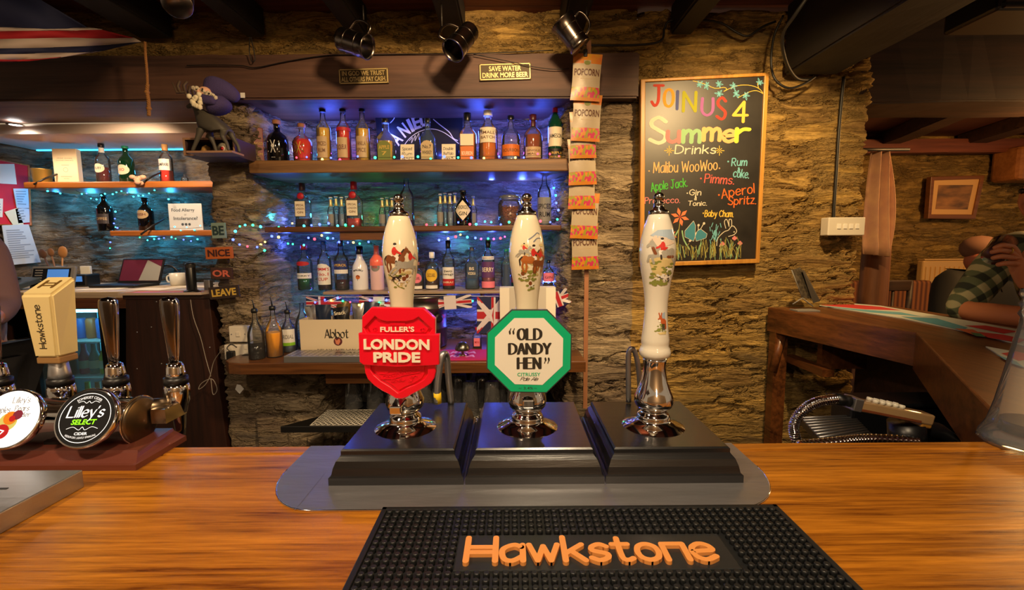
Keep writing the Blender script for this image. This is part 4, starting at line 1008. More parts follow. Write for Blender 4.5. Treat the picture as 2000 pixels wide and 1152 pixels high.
bottle(1084,183,304,28,YA,ZA,'green whiskey bottle with maroon neck and cream label','wine',DGREEN,None,.5,[(.26,.56,1.2,LAB['cream'],'JAMESON',LAB['black']),(.03,.22,1.2,LAB['black'],'TRIPLE/DISTILLED',LAB['gold'])],CR,.05,group=gA,neck=(.80,.96,CR))
# boxes, cards and banner on the top shelf
def flatbox(name, label, cat, px, ybase, Y, zb, w, h, d, m, rz=0, rx=0, group=None):
    p = P(px, ybase, Y); t = thing(name, label, cat, (p.x,Y,zb), group, rz=rz, rx=rx)
    MB().box((0,0,h/2), (w,d,h), bev=min(.003,d*.25)).build('body', m, t); return t
t = flatbox('gift_box', 'red and gold gift box leaning at the left end of the top shelf', 'box', 507, 312, 2.29, ZA, .05, .185, .07, C('dark_red_card', 110, 26, 24, .5), rz=.5, ry=0) if False else flatbox('gift_box', 'red and gold gift box at the left end of the top shelf', 'box', 506, 312, 2.30, ZA, .045, .175, .045, C('dark_red_card', 110, 26, 24, .5), rz=.55)
MB().box((-.0285,0,.075), (.002,.044,.13)).build('gold_panel', LAB['gold'], t)
mb = MB(); letters(mb, 'AGED', 0, .10, w=.04, h=.012, fn=lambda x,z,o: (x,-.0257-o,z)); letters(mb, 'RUM', 0, .05, w=.03, h=.012, fn=lambda x,z,o: (x,-.0257-o,z)); mb.build('label_text', LAB['gold'], t)
def notecard(px, ytop, ybase, w, rows, label, zb=ZA, Y=2.28, easel=True, m=None):
    p = P(px, ybase, Y); s = S(ybase, Y); t = thing('price_card', label, 'price card', (p.x,Y,zb), 'handwritten price cards on the top shelf')
    h = (ybase-ytop)*s; W = w*s
    MB().box((0,.004,h/2+.006), (W,.002,h-.004), M=rot(rx=-.12)).build('card', m or LAB['cream'], t)
    if easel: MB().box((0,.0,.004), (W*1.15,.022,.008), bev=.002).build('stand', C('stand_wood', 120, 82, 50, .5), t)
    mb = MB(); n = len(rows); R_ = rot(rx=-.12)
    for i, r_ in enumerate(rows):
        mb.flat(pen_text(r_, -W*.38, h*(.86-.26*(i+.5))*1.0, h*.15, nib(.0009,.0009), w=W*.7, shear=.1, wob=.5), lambda x,z,o: tuple(R_ @ Vector((x,.0026-o,z))))
    mb.build('handwriting', C('ink_pen', 40, 30, 50, .6), t)
notecard(795,270,307,27,['Spiced','Rum','450'],'small price card on a wooden stand beside the olive-label whiskey')
notecard(876,269,306,27,['Double','Buffalo','Trace 15'],'small handwritten price card before the right half of the banner')
bn = thing('banner', 'black cloth banner with white arched lettering behind the top shelf bottles', 'banner', (P(820,262,2.47).x,2.46,1.955))
k = S(262,2.46); K = lambda a, b: ((a-820)*k, (262-b)*k)
MB().prism([K(735,218),K(905,213),K(903,313),K(740,313)], .004, 0).build('cloth', C('black_cloth', 12, 13, 16, .8), bn)
mb = MB(); f = lambda x,z,o: (x,-.001-o,z)
for ch, x, y, a, h_ in (('D',762,283,1.05,26),('A',774,262,.85,26),('N',790,246,.66,26),('I',803,237,.45,26),('E',815,231,.30,26),('L',829,226,.15,26)):
    letters(mb, ch, *K(x,y), h=h_*k, w=h_*k*(.26 if ch == 'I' else .6), bold=.03, fn=f, ang=a)
mb.flat(stroke([K(*p) for p in crom([(782,285),(800,262),(822,248),(845,244),(870,252),(900,275)])], nib(.0016,.0016)), f)
mb.flat(stroke([K(*p) for p in crom([(800,266),(806,260),(804,270),(812,256),(811,266),(819,252),(819,264),(827,250)])], nib(.0012,.0012)), f)
mb.flat(stroke([K(*p) for p in crom([(848,226),(860,236),(878,250),(886,262),(894,266)])], nib(.0022,.0022)), f)
mb.flat(stroke([K(*p) for p in crom([(764,232),(770,226),(774,219)])], nib(.002,.002)), f)
mb.build('lettering', C('banner_white', 225, 228, 232, .6), bn)
# ---- middle shelf
YB = 2.34
def gin(px, ytop, ybase, w, label, liquid, capm, gl=None):
    b = bottle(px,ytop,ybase,w,YB,ZB,label,'square',gl,liquid,.20,[(.24,.60,1.25,LAB['black'],None),(.255,.585,1.15,LAB['cream'],'SPECIAL/LONDON/GIN',LAB['brown'])],capm,.17,4,group=gB)
    s = S(400,YB); H = (ybase-ytop)*s; mb = MB(); mb.lathe([(0,.003),(w*.26*s*.8,.003),(w*.26*s,0)], 14, M=Matrix.Translation((0,-w*.34*s,.70*H)) @ rot(rx=PI/2)); mb.build('wax_seal', C('seal_red', 170, 16, 30, .4), b)
    return b
gin(594,357,443,27,'square gin bottle with red wax seal and dark liquid, left on the middle shelf',L_DK,CD,BLUEG)
gin(694,355,443,29,'square gin bottle with bright red cap and pink-red liquid',L_PINK,CR)
def mixers(x0, n, dx, y0, yb, Yoff, label):
    for i in range(n):
        bottle(x0+i*dx, y0-(i%2)*2, yb, 14, YB+Yoff+(.02 if i % 2 else 0), ZB, label, 'small', BLUEG if i % 2 else CLEAR, L_CLR, .45, [(.15,.45,.9,LAB['grey'],None)] if i % 3 == 0 else (), cap=CW, caph=.03, name='mixer_bottle', group='small mixer bottles '+label, neck=(.70,.93,C('foil_pale_gold', 206, 190, 130, .3, metal=.5)))
mixers(648,4,10.5,384,443,.02,'small clear mixer bottle with pale foil neck between the two gin bottles')
mixers(748,4,9.5,386,443,.05,'small mixer bottle with gold foil neck behind the left pump handle')
mixers(861,4,9.5,379,443,.02,'small mixer bottle with white foil neck left of the black gin bottle')
mixers(1019,2,10,380,441,.07,'small mixer bottle just right of the coffee bean jar')
mixers(925,1,10,382,442,.08,'small mixer bottle half behind the black gin bottle')
bottle(796,344,443,28,YB+.03,ZB,'tall clear decorated spirit bottle behind the left pump handle','wine',None,L_DK,.14,cap=C('cap_grey', 90,90,92,.3),caph=.06,group=gB)
b = bottle(906,374,443,33,YB-.03,ZB,'black apothecary gin bottle with pale diamond label','small',BLACKG,None,0,[(.16,.72,1.05,LAB['cream'],"HENDRICK'S/GIN",LAB['black'],'diamond')],CB,.05,group=gB)
bottle(1063,334,440,27,YB,ZB,'tall bottle with grey paper label right of the middle handle','wine',None,L_CLR,.10,[(.05,.52,1.3,LAB['grey'],'SPICED/RUM',LAB['black'])],cap=C('cap_grey', 90,90,92,.3),caph=.05,group=gB)
bottle(575,560,571,12,2.40,ZC,'tiny bottle',cap=CB) if False else None
p = P(996,440,YB); s = S(410,YB)
t = thing('coffee_jar', 'glass clip-top jar full of roasted coffee beans on the middle shelf', 'jar', (p.x,YB,ZB))
R_ = 23*s; H_ = 60*s
MB().lathe([(R_*.95,0),(R_,.005),(R_,H_*.72),(R_*.82,H_*.84),(R_*.82,H_*.88)], 28, caps=False).build('glass', CLEAR, t)
MB().lathe([(R_*.88,H_*.87),(R_*.92,H_*.90),(R_*.92,H_*.96),(R_*.7,H_),(0,H_)], 28).build('lid', glass('jar_lid', (.86,.92,.95), .4, .03, .15), t)
MB().tube([(R_*.86*math.cos(a), R_*.86*math.sin(a), H_*.86) for a in [2*PI*i/20 for i in range(20)]], .0018, 6, closed=True).build('wire_clip', STEEL, t)
mb = MB(); rr = random.Random(4)
for i in range(420):
    z = .004+H_*.64*rr.random(); a = rr.random()*2*PI; q = R_*.90*(1-.12*rr.random())
    mb.ball((q*math.cos(a), q*math.sin(a), z), .0042, 6, sc=(1,.8,.75))
mb.lathe([(R_*.8,.003),(R_*.8,H_*.62)], 16)
bn_ = mb.build('coffee_beans', C('coffee_bean', 116, 58, 36, .35), t); bn_['kind'] = 'stuff'
# ---- lowest shelf
YC = 2.37
b = bottle(598,484,571,29,YC,ZC,'green bottle with red heart label and tilted white strip, leftmost on lowest shelf','wine',BLUEG,L_GRN,.30,[(.54,.64,1.0,LAB['red'],None,None,'oval'),(.26,.38,1.25,LAB['white'],'CORKY',LAB['black'])],CR,.10,group=gC)
bottle(636,473,568,26,YC-.03,ZC,'tall bottle with white arched label and blue cap, second from left on lowest shelf','wine',BLUEG,L_DK,.22,[(.12,.55,1.25,LAB['white'],"PIMM'S/No.1/CUP",LAB['red'],'arch')],CBL,.06,group=gC)
bottle(669,471,567,27,YC-.03,ZC,'bottle with navy and white band label and dark red remains, left of the white bottle','wine',BLUEG,L_DK,.22,[(.42,.60,1.3,LAB['blue'],'APEROL',LAB['yellow']),(.34,.42,1.3,LAB['white'],None)],C('cap_dark_blue', 24,26,60,.4),.12,group=gC)
b = bottle(705,483,568,30,YC-.03,ZC,'white coconut rum bottle with black neck and sunset mark','malibu',C('opaque_white_glass', 226, 228, 236, .15, coat=.4),None,0,(),CB,.18,group=gC)
hz = 85*S(525,YC); rr = 15*S(525,YC); mb = MB(); mb.flat([circ(0,.30*hz,.011,16)], wrapcyl(rr,.0006)); mb.build('sunset_mark', LAB['orange'], b)
mb = MB(); letters(mb,'MALIBU',0,.46*hz,w=.05,h=.009,bold=.03,fn=wrapcyl(rr*.96,.0012),arc=.05); mb.flat(stroke([(-.001,.22*hz),(.001,.32*hz)], nib(.0008,.0008))+stroke(crom([(-.008,.31*hz),(0,.34*hz),(.008,.31*hz)]), nib(.0012,.001)), wrapcyl(rr,.0009)); mb.build('label_text', LAB['black'], b)
b = bottle(738,483,570,26,YC-.04,ZC,'frosted pink to white spirit bottle left of the left pump handle','tall',C('frosted_pink_glass', 226, 190, 196, .3),None,0,[(.42,.62,.7,LAB['grey'],'PINK',LAB['red'],'oval')],None,group=gC,neck=(.55,.99,C('coral_glass', 236, 110, 90, .25)))
bottle(816,513,566,26,YC-.02,ZC,'small squat bottle with pink shield label right of the left pump handle','round',BLUEG,L_BRN,.3,[(.24,.60,.85,LAB['pink'],'CAZCABEL',LAB['maroon'],'oval'),(.03,.14,.9,LAB['white'],None)],CK,.12,group=gC)
bottle(845,494,566,28,YC-.02,ZC,'squat tequila bottle with yellow hexagon label','round',BLUEG,L_BRN,.3,[(.22,.56,.9,LAB['yellow'],'CAZCABEL',LAB['brown'],'oval'),(.03,.12,.9,LAB['white'],None)],CW,.16,group=gC)
bottle(877,472,566,24,YC-.02,ZC,'dark-capped wine bottle with white label over a red lower band','wine',BLUEG,L_DK,.2,[(.22,.46,1.15,LAB['white'],'two/swags',LAB['black']),(.08,.22,1.15,LAB['red'],'SHIRAZ',LAB['cream'])],CB,.16,group=gC)
bottle(923,485,566,27,YC-.02,ZC,'clear square bottle with large dark interlaced letters','square',BLUEG,L_CLR,.30,[(.26,.62,1.1,C('label_slate', 44, 60, 84, .5),'BS/VODKA',LAB['cream'])],C('cap_grey', 90,90,92,.3),.08,4,group=gC)
bottle(954,471,566,26,YC-.02,ZC,'vodka bottle with dark purple label and pink liquid','wine',BLUEG,L_PINK,.30,[(.24,.56,1.2,LAB['purple'],'BERRY',LAB['cream']),(.60,.67,1.2,LAB['white'],'SMIRNOFF',LAB['maroon']),(.03,.16,1.2,LAB['pink'],None)],CB,.16,group=gC)
bottle(989,488,565,20,YC-.03,ZC,'narrow clear bottle with vertical lettering left of the middle handle','tall',BLUEG,L_CLR,.3,[(.10,.62,.6,C('label_slate', 44, 60, 84, .5),None)],C('cap_green', 20,120,90,.4),.06,group=gC)
bottle(1006,512,565,20,YC+.07,ZC,'dark green bottle with red and white labels behind the narrow clear bottle','round',GREENG,None,0,[(.52,.60,1.1,LAB['red'],None),(.18,.36,1.1,LAB['maroon'],None)],CR,.08,group=gC)
bottle(1071,508,562,22,YC,ZC,'pale labelled bottle just right of the middle pump handle','round',BLUEG,L_DK,.22,[(.24,.56,1.1,LAB['pink'],'GIN',LAB['maroon'])],CB,.1,group=gC)

# ================================================================ BACK BAR ITEMS
gP = 'mixer bottles with pourers on the back bar'
PB = C('pourer_dark', 22, 24, 22, .4)
bottle(503,612,704,30,2.06,ZBB,'clear bottle of dark cola with pourer, beside the white socket','pour',None,L_COLA,.36,(),None,group=gP,pourer=PB)
bottle(538,607,700,31,2.10,ZBB,'clear bottle of orange juice with pourer on the back bar','pour',None,L_ORANGE,.52,(),None,group=gP,pourer=PB)
bottle(566,617,693,28,2.20,ZBB,'clear cordial bottle with white and green label and pourer','pour',None,L_CLR,.28,[(.22,.60,1.3,LAB['white'],'CORDIAL',LAB['grey']),(.18,.26,1.3,C('lime_label', 130, 190, 40, .5),None)],None,group=gP,pourer=PB)
bottle(594,602,689,27,2.29,ZBB,'empty clear bottle with pourer beside the cream display box','pour',BLUEG,None,0,(),None,group=gP)
# Abbot box with snack packets
t = thing('display_box', 'cream open display box with gothic lettering on the back bar', 'display box', (P(676,690,2.16).x,2.20,ZBB+.001))
s = S(660,2.13); bw, bh = .40, .165
CARD = C('cream_card', 206, 190, 162, .6)
mb = MB(); th = .003
for c, d in (((0,-.07,bh/2),(bw,th,bh)),((0,.07,bh/2),(bw,th,bh)),((-bw/2,0,bh/2),(th,.14,bh)),((bw/2,0,bh/2),(th,.14,bh)),((0,0,.002),(bw,.14,.003))): mb.box(c, d)
mb.build('carton', CARD, t)
k = S(655,2.13); K = lambda a, b: ((a-676)*k, (690-b)*k*.98); f = lambda x,z,o: (x,-.0718-o,z)
mb = MB(); a0 = K(641,657); mb.flat(pen_text('Abbot', a0[0], a0[1], 17*k, nib(.0036,.0010,.7), w=46*k, gap=2.2), f); mb.build('brand_text', INK, t)
mb = MB(); letters(mb, 'RELAX WITH AN ABBOT', *K(680,682), w=110*k, h=5.5*k, bold=.01, fn=f); mb.build('slogan_text', INK, t)
mb = MB(); mb.flat([circ(*K(666,664), 8.5*k, 20)], f); mb.build('fox_roundel', C('roundel_maroon', 84, 30, 34, .5), t)
mb = MB(); mb.flat([[K(660,658),K(664,662),K(669,658),K(671,664),K(667,671),K(662,669)]], lambda x,z,o: (x,-.0724-o,z)); mb.build('fox_face', C('fox_face', 196, 120, 90, .5), t)
def packet(x, y, z, w, h, rz, ry, m, label, nm='snack_packet', grp='snack packets in the display box'):
    t = thing(nm, label, 'snack packet', (x,y,z), grp, rz=rz, ry=ry)
    mb = MB(); nx_, nz = 6, 8; vs = []
    for sgn in (-1, 1):
        for j in range(nz+1):
            for i in range(nx_+1):
                u, v = i/nx_*2-1, j/nz*2-1
                b_ = (1-abs(u)**2.5)*(1-abs(v)**2.5); vs.append((u*w/2*(1-.04*(1-v*v)), sgn*(.018*b_)+.0015*math.sin(9*u+5*v)*b_, (v+1)/2*h))
    n = (nx_+1)*(nz+1)
    fs = []
    for q in (0, 1):
        for j in range(nz):
            for i in range(nx_):
                a = q*n+j*(nx_+1)+i; fc = (a, a+1, a+nx_+2, a+nx_+1); fs.append(fc if q == 0 else fc[::-1])
    mb.add(vs, fs, True); mb.build('bag', m, t); return t
FOILS = [C('silver_foil', 190,190,190,.2,metal=.8), C('black_foil', 18,18,22,.25), C('gold_black_foil', 96,74,40,.25,metal=.5), C('dark_blue_foil', 24,36,60,.25)]
bx = t.location
for i in range(7):
    t = packet(bx.x-.155+i*.052, 2.20+(-.03 if i % 2 else .025), ZBB+.03, .075, .190+.012*(i%3), 0, .12*((i%3)-1), FOILS[(i*3) % 4], ('%s snack packet standing in the cream display box, %s' % (['silver','dark blue','gold and black','black'][(i) % 4] if False else {0:'silver',1:'black',2:'gold and black',3:'dark blue'}[(i*3)%4], ['leftmost','second from left','third from left','middle','third from right','second from right','rightmost'][i])))
    if (i*3) % 4 in (1, 2): 
        mb = MB(); letters(mb, 'Snack', 0, .165, w=.055, h=.018, bold=.02, fn=lambda x,z,o: (x,-.0165-o,z)); mb.build('bag_text', LAB['cream'], t)
# steel drip tray on the back bar
t = thing('back_drip_tray', 'steel drip tray with slotted top in front of the cream display box', 'drip tray', (P(660,712,2.04).x,2.035,ZBB))
MB().box((0,0,.015), (.42,.125,.030), bev=.002).build('tray_body', STEEL, t)
mb = MB()
for j in range(6):
    for i in range(16): 
        if 6 < i < 15 and 1 < j < 5: continue
        mb.box((-.19+i*.0155*1.6, -.05+j*.02, .0302), (.014,.003,.0006))
letters(mb, 'PRAUHI', .07, .0, w=.15, h=.028, fn=lambda x,z,o: (x,z,.0306+o)); mb.build('drain_slots', BLACKP, t)
# steel bucket / keg
t = thing('steel_keg', 'dull steel mini keg with red band behind the left pump', 'keg', (P(832,690,2.30).x,2.30,ZBB))
KEG = mat('dull_keg_steel', rgb(116,112,108), .35, 1)
MB().lathe([(.092,0),(.105,.006),(.108,.02),(.108,.09),(.112,.095),(.112,.105),(.108,.11),(.108,.19),(.112,.195),(.112,.205),(.108,.21),(.108,.245),(.114,.25),(.114,.262),(.104,.264),(.102,.25)], 40).build('barrel', KEG, t)
MB().lathe([(.1095,.150),(.1095,.168)], 40, caps=False).build('red_band', C('keg_red', 150, 26, 30, .4), t)
MB().lathe([(.022,0),(.022,.012),(.012,.014)], 20, M=Matrix.Translation((.078,-.078,.155)) @ rot(rz=.8) @ rot(rx=PI/2)).build('tap_hole', BLACKP, t)
# white folded card behind octagon
t = thing('white_carton', 'white cardboard carton behind the middle pump and octagonal clip', 'carton', (P(1031,660,2.12).x,2.16,ZBB))
s = S(600,2.10)
MB().box((0,0,.155), (110*s,.08,.31)).build('carton', C('white_card', 222,216,202,.6), t)
MB().box((0,-.0415,.25), (72*s,.003,.12)).build('recess_shade', C('shade_card', 188,182,170,.6), t)  # darker panel on the face, painted as the shade of a recess
# pink bar towel
t = thing('bar_towel', 'magenta bar mat with pale block letters on the back bar', 'bar towel', (P(925,695,2.08).x,2.09,ZBB))
MB().box((0,0,.003), (.40,.20,.006), bev=.002).build('cloth', C('magenta_towel', 176, 22, 96, .8, bump=(400,.3)), t)
mb = MB(); letters(mb, 'ARDA', -.07, .035, w=.17, h=.045, bold=.03, shear=.2, fn=lambda x,z,o: (x,z,.0064+o)); letters(mb, 'ORDA', -.07, -.035, w=.17, h=.045, bold=.03, shear=.2, fn=lambda x,z,o: (x,z,.0064+o)); mb.build('lettering', C('lilac_letters', 206, 150, 206, .7), t)
t = thing('bell', 'small steel counter bell on the magenta bar mat', 'counter bell', (P(903,712,2.02).x,2.045,ZBB+.006))
MB().lathe([(.018,0),(.018,.01),(.006,.014),(.006,.034)], 20).build('stem', CHROME, t); MB().lathe([(.033,.030),(.034,.034),(.031,.048),(.020,.062),(.006,.068),(0,.069)], 28).build('dome', mat('dome_steel', rgb(120,118,114), .3, 1), t)
b = bottle(932,628,668,17,2.26,ZBB,'miniature clear bottle with pink label and red cap at the back of the bar','square',None,L_CLR,.5,[(.1,.5,1.1,LAB['pink'],'MINI',LAB['red'])],CR,.14,3,cat='bottle')
# wall socket, adapters
PLAST = C('white_plastic', 216, 208, 192, .35)
t = thing('light_switch', 'white single switch on a box on the stone pillar', 'switch', (P(467,652,2.15).x,2.165,P(467,652,2.15).z))
MB().box((0,0,0), (.088,.045,.076), bev=.004).build('plate', PLAST, t); MB().box((0,-.024,0), (.018,.005,.022), bev=.001).build('rocker', PLAST, t)
for x in (-.032,.032): MB().lathe([(.003,0),(.003,.001)], 10, M=Matrix.Translation((x,-.0222,0)) @ rot(rx=PI/2)).build('screw', STEEL, t)
t = thing('power_socket', 'white double socket box under the single switch', 'socket', (P(462,687,2.15).x,2.165,P(462,687,2.15).z))
MB().box((.012,0,0), (.13,.05,.072), bev=.005).build('plate', PLAST, t)
for x in (-.02,.05): MB().box((x,-.026,.02), (.012,.003,.012), bev=.001).build('rocker', PLAST, t)
t2_ = thing('plug_adapter', 'black plug adapter with coiled lead in the double socket', 'plug', (P(462,690,2.10).x,2.138,P(462,693,2.13).z))
MB().box((-.045,-.0,-.002), (.032,.045,.042), bev=.005).build('adapter_body', BLACKP, t2_); MB().box((.03,-.0,-.012), (.045,.045,.03), bev=.008).build('adapter_body', BLACKP, t2_)
MB().tube([(.01,-.01,-.012),(-.015,-.02,-.02),(-.03,-.02,-.015)], .006, 8).build('lead', BLACKP, t2_)
MB().tube(crom([(-.05,-.01,.02),(-.06,-.01,.035),(-.045,0,.05),(-.02,.0,.035)],5), .002, 6).build('lead', BLACKP, t2_)
t = thing('luggage_tag', 'small white tag on the stone below the back bar', 'tag', (P(464,762,2.14).x,2.155,P(464,762,2.14).z))
MB().prism([(-.02,.0),(.0,-.022),(.022,.002),(.006,.022),(-.01,.024)], .001, -.001).build('paper', LAB['white'], t)
# lattice mat and pint glasses on the low shelf
t = thing('lattice_mat', 'white lattice mat on the low black shelf', 'shelf mat', (-.50,2.045,.62))
mb = MB(); mw, md = .78, .19
for i in range(-12, 40):
    for sgn in (1, -1):
        x0 = -mw/2+i*.024 if sgn > 0 else -mw/2+i*.024+md*.8
        a, c = (x0,-md/2), (x0+sgn*md*.8,md/2)
        def cl(a, c):
            t0, t1 = 0, 1
            for lo, hi in ((-mw/2,mw/2),):
                dx = c[0]-a[0]
                ta, tb = (lo-a[0])/dx, (hi-a[0])/dx
                if ta > tb: ta, tb = tb, ta
                t0, t1 = max(t0,ta), min(t1,tb)
            return (t0, t1)
        q0_, q1_ = cl(a, c)
        if q1_-q0_ < .02: continue
        A_ = (a[0]+(c[0]-a[0])*q0_, a[1]+(c[1]-a[1])*q0_); C_ = (a[0]+(c[0]-a[0])*q1_, a[1]+(c[1]-a[1])*q1_)
        mb.tube([(A_[0],A_[1],.0022),(C_[0],C_[1],.0022)], .0019, 4)
for y in (-md/2,md/2): mb.tube([(-mw/2,y,.0022),(mw/2,y,.0022)], .002, 4)
for x in (-mw/2,0,mw/2): mb.tube([(x,-md/2,.0022),(x,md/2,.0022)], .002, 4)
mb.build('lattice', C('white_lattice', 200,196,184,.5), t)
PG = glass('pint_glass', (.80,.80,.80), .45, .05, .08)
def pint(x, y):
    t = thing('pint_glass', 'upturned pint glass in the rows on the low black shelf', 'pint glass', (x,y,.6245), 'pint glasses stored on the low shelf')
    MB().lathe([(.043,0),(.042,.02),(.037,.10),(.032,.148),(.029,.152),(0,.152)], 20, caps=False).build('glass_wall', PG, t); MB().tube([(.043*math.cos(a),.043*math.sin(a),.0015) for a in [2*PI*i/20 for i in range(20)]], .0015, 6, closed=True).build('rim', PG, t)
    return t
pg = None
for j, y in enumerate((2.07, 2.18, 2.29, 2.38)):
    for i in range(12):
        x = -.83+i*.105+(.05 if j % 2 else 0)+random.uniform(-.008,.008)
        if x > .15 or x < -.80-.0*j or (j == 0 and (i in (0,1,2,3,5))): continue
        if pg is None: pg = pint(x, y)
        else:
            r_ = pg.copy(); COL.objects.link(r_); r_.location = (x, y, .6245)
            for ch in pg.children: c_ = ch.copy(); COL.objects.link(c_); c_.parent = r_
# ================================================================ WALL PIECES
# ---- chalkboard
BD = 2.166
bc = P(1370, 332, BD)
cb = thing('chalkboard', 'tall framed chalkboard of summer drinks on the stone wall', 'chalkboard', (bc.x, BD, bc.z))
def KB(zx, zy, off=0):
    p = P(1230+zx/2.81, 120+zy/2.81, BD-.012); return (p.x-bc.x, p.z-bc.z)
out = [KB(60,98), KB(765,60), KB(712,1106), KB(55,1128)]
inn = [KB(86,113), KB(740,80), KB(692,1083), KB(80,1104)]
FRAMEW = wood('board_frame_oak', rgb(150,98,36), rgb(206,150,66), .4, 'Z', 60)
MB().prism(out, .012, -.014, .003, holes=[inn]).build('frame', FRAMEW, cb)
MB().prism(inset(inn,1.01), .010, -.006).build('slate', mat('chalk_slate', rgb(24,21,18), .42, spec=.6, noise=(9, rgb(40,36,31)), scale=(1,1,1)), cb)
CH = {n: C('chalk_'+n, *c, .85) for n, c in dict(red=(176,58,44), orange=(220,140,40), navy=(74,80,128), olive=(150,150,30), purple=(150,90,150), yellow=(220,180,70), white=(206,198,176), grey=(150,146,134), pink=(206,120,120), green=(70,170,60), mint=(140,180,130), peach=(230,170,110), lemon=(214,210,70), blue=(110,180,190), salmon=(222,90,80), dorange=(224,100,34), flower=(226,120,76), teal=(60,130,150), grass=(150,140,70)).items()}
ku = S(332,BD)/2.81
cfn = lambda x, z, o: (x, -.0066-o, z)
groups = {}
def chalk(c, polys): groups.setdefault(c, []).extend(polys)
def ctext(c, txt, x0, x1, base, h, pw=2.6, tilt=0, wob=.6, gap=3.2, shear=.06):
    a = KB(x0, base); b = KB(x1, base-tilt*(x1-x0)); L_ = math.hypot(b[0]-a[0], b[1]-a[1]); ang = math.atan2(b[1]-a[1], b[0]-a[0])
    chalk(c, pen_text(txt, a[0], a[1], h*ku, nib(pw*ku, pw*ku*.8), w=L_, ang=ang, wob=wob, gap=gap, shear=shear))
for c, ch, x0, x1, b, h in (('red','J',122,182,245,105),('orange','O',190,240,245,88),('navy','I',262,270,256,92),('olive','N',296,362,272,100),('purple','U',398,458,290,88),('red','S',480,526,315,112),('yellow','4',570,646,334,104)):
    ctext(c, ch, x0, x1, b, h, 8.5, shear=0)
for c, ch, x0, x1, b, h in (('white','S',112,198,450,134),('pink','u',210,272,442,84),('mint','m',295,386,440,92),('peach','m',408,496,430,92),('peach','e',516,578,436,88),('lemon','r',588,655,440,100)):
    ctext(c, ch, x0, x1, b, h, 12, shear=0); 
ctext('navy','S',118,194,450,130,3.5,shear=0)
ctext('white','Drinks',250,472,505,44,3.6)
for x in (218, 495): 
    for k in range(8): chalk('yellow', stroke([KB(x+8*math.cos(k*PI/4),488+8*math.sin(k*PI/4)), KB(x+(26 if k%2==0 else 17)*math.cos(k*PI/4),488+(26 if k%2==0 else 17)*math.sin(k*PI/4))], nib(1.8*ku,1.8*ku)))
    chalk('yellow', [circ(*KB(x,488), 4*ku, 8)])
ctext('peach','Malibu WooWoo',132,482,612,56,2.8,.05); chalk('peach', [circ(*KB(108,600),4*ku,8), circ(*KB(495,585),4*ku,8)])
ctext('blue','Rum',562,644,572,40,3); chalk('blue', [circ(*KB(543,548),5*ku,8)]); ctext('blue','&',594,606,606,24,2.5); ctext('blue','coke.',570,655,632,44,3,-.08)
ctext('salmon','Pimms.',412,572,664,46,3,-.06); chalk('salmon', [circ(*KB(393,641),5*ku,8)])
ctext('green','Apple Jack.',120,318,712,46,3,.14)
ctext('white','Gin',330,392,734,30,2.6,.02); chalk('white', [circ(*KB(318,722),4*ku,8)]); ctext('white','&',357,368,760,24,2); ctext('white','Tonic.',322,424,790,24,2.4,.0)
ctext('dorange','Aperol',508,686,750,50,3.2,.17); chalk('dorange', [circ(*KB(492,732),5*ku,8)]); ctext('dorange','Spritz.',542,694,785,44,3.2,.03)
ctext('pink','Prosecco.',85,276,780,32,2.4,.03)
ctext('yellow','Baby Cham.',414,570,850,34,2.6,-.02); chalk('yellow', [circ(*KB(406,832),4*ku,8)])
# branch and leaves
for pts in ([(736,175),(715,148),(670,130),(610,128),(560,142),(520,162),(535,150),(520,140),(470,145),(410,120),(350,104)],[(736,175),(700,158),(660,165),(600,195)],[(712,148),(705,120),(715,105)]): chalk('yellow', stroke([KB(*p) for p in crom(pts,3)], nib(1.8*ku,1.6*ku)))
rr = random.Random(8)
for x, y in ((490,122),(492,176),(572,132),(588,176),(640,186),(716,112),(425,128),(386,124)):
    for k in range(6):
        a = k*PI/3+rr.random()*.5; r_ = rr.uniform(14,26)
        chalk('blue', stroke([KB(x,y), KB(x+r_*.6*math.cos(a-.25),y+r_*.6*math.sin(a-.25)), KB(x+r_*math.cos(a),y+r_*math.sin(a)), KB(x+r_*.6*math.cos(a+.25),y+r_*.6*math.sin(a+.25)), KB(x,y)], nib(1.6*ku,1.4*ku)))
# meadow
for k in range(95):
    x = rr.uniform(215,625); y = rr.uniform(1040,1090); h = rr.uniform(25,85); dx = rr.uniform(-22,22)
    chalk('grass' if k % 3 else 'mint', stroke([KB(x,y), KB(x+dx*.4,y-h*.6), KB(x+dx,y-h)], nib(1.5*ku,1.5*ku)))
for cx, cy, R_ in ((278,852,50),(228,955,32)):
    for k in range(6):
        a = k*PI/3+.3; chalk('flower', [[KB(cx+R_*q*math.cos(a+w_), cy+R_*q*math.sin(a+w_)) for q, w_ in ((.1,0),(.6,-.36),(1.05,0),(.6,.36))]])
        chalk('red', stroke([KB(cx,cy), KB(cx+R_*.6*math.cos(a), cy+R_*.6*math.sin(a))], nib(1.6*ku,1.6*ku)))
    chalk('grass', stroke([KB(cx,cy+R_*.6), KB(cx-8,cy+R_*1.6), KB(cx-14,1060)], nib(2.5*ku,2.5*ku)))
for wing in ([(352,985),(306,962),(306,930),(352,876),(362,900),(360,960)],[(368,985),(420,968),(426,946),(392,920),(374,930),(362,960)]):
    chalk('teal', [[KB(*p) for p in wing]]); chalk('white', stroke([KB(*p) for p in wing+wing[:1]], nib(2.4*ku,2.4*ku)))
chalk('white', stroke([KB(332,985),KB(385,925)], nib(6*ku,6*ku))+stroke([KB(378,925),KB(378,900)], nib(2*ku,2*ku))+stroke([KB(388,925),KB(408,890)], nib(2*ku,2*ku))+[circ(*KB(380,898),7*ku,10), circ(*KB(410,888),7*ku,10)])
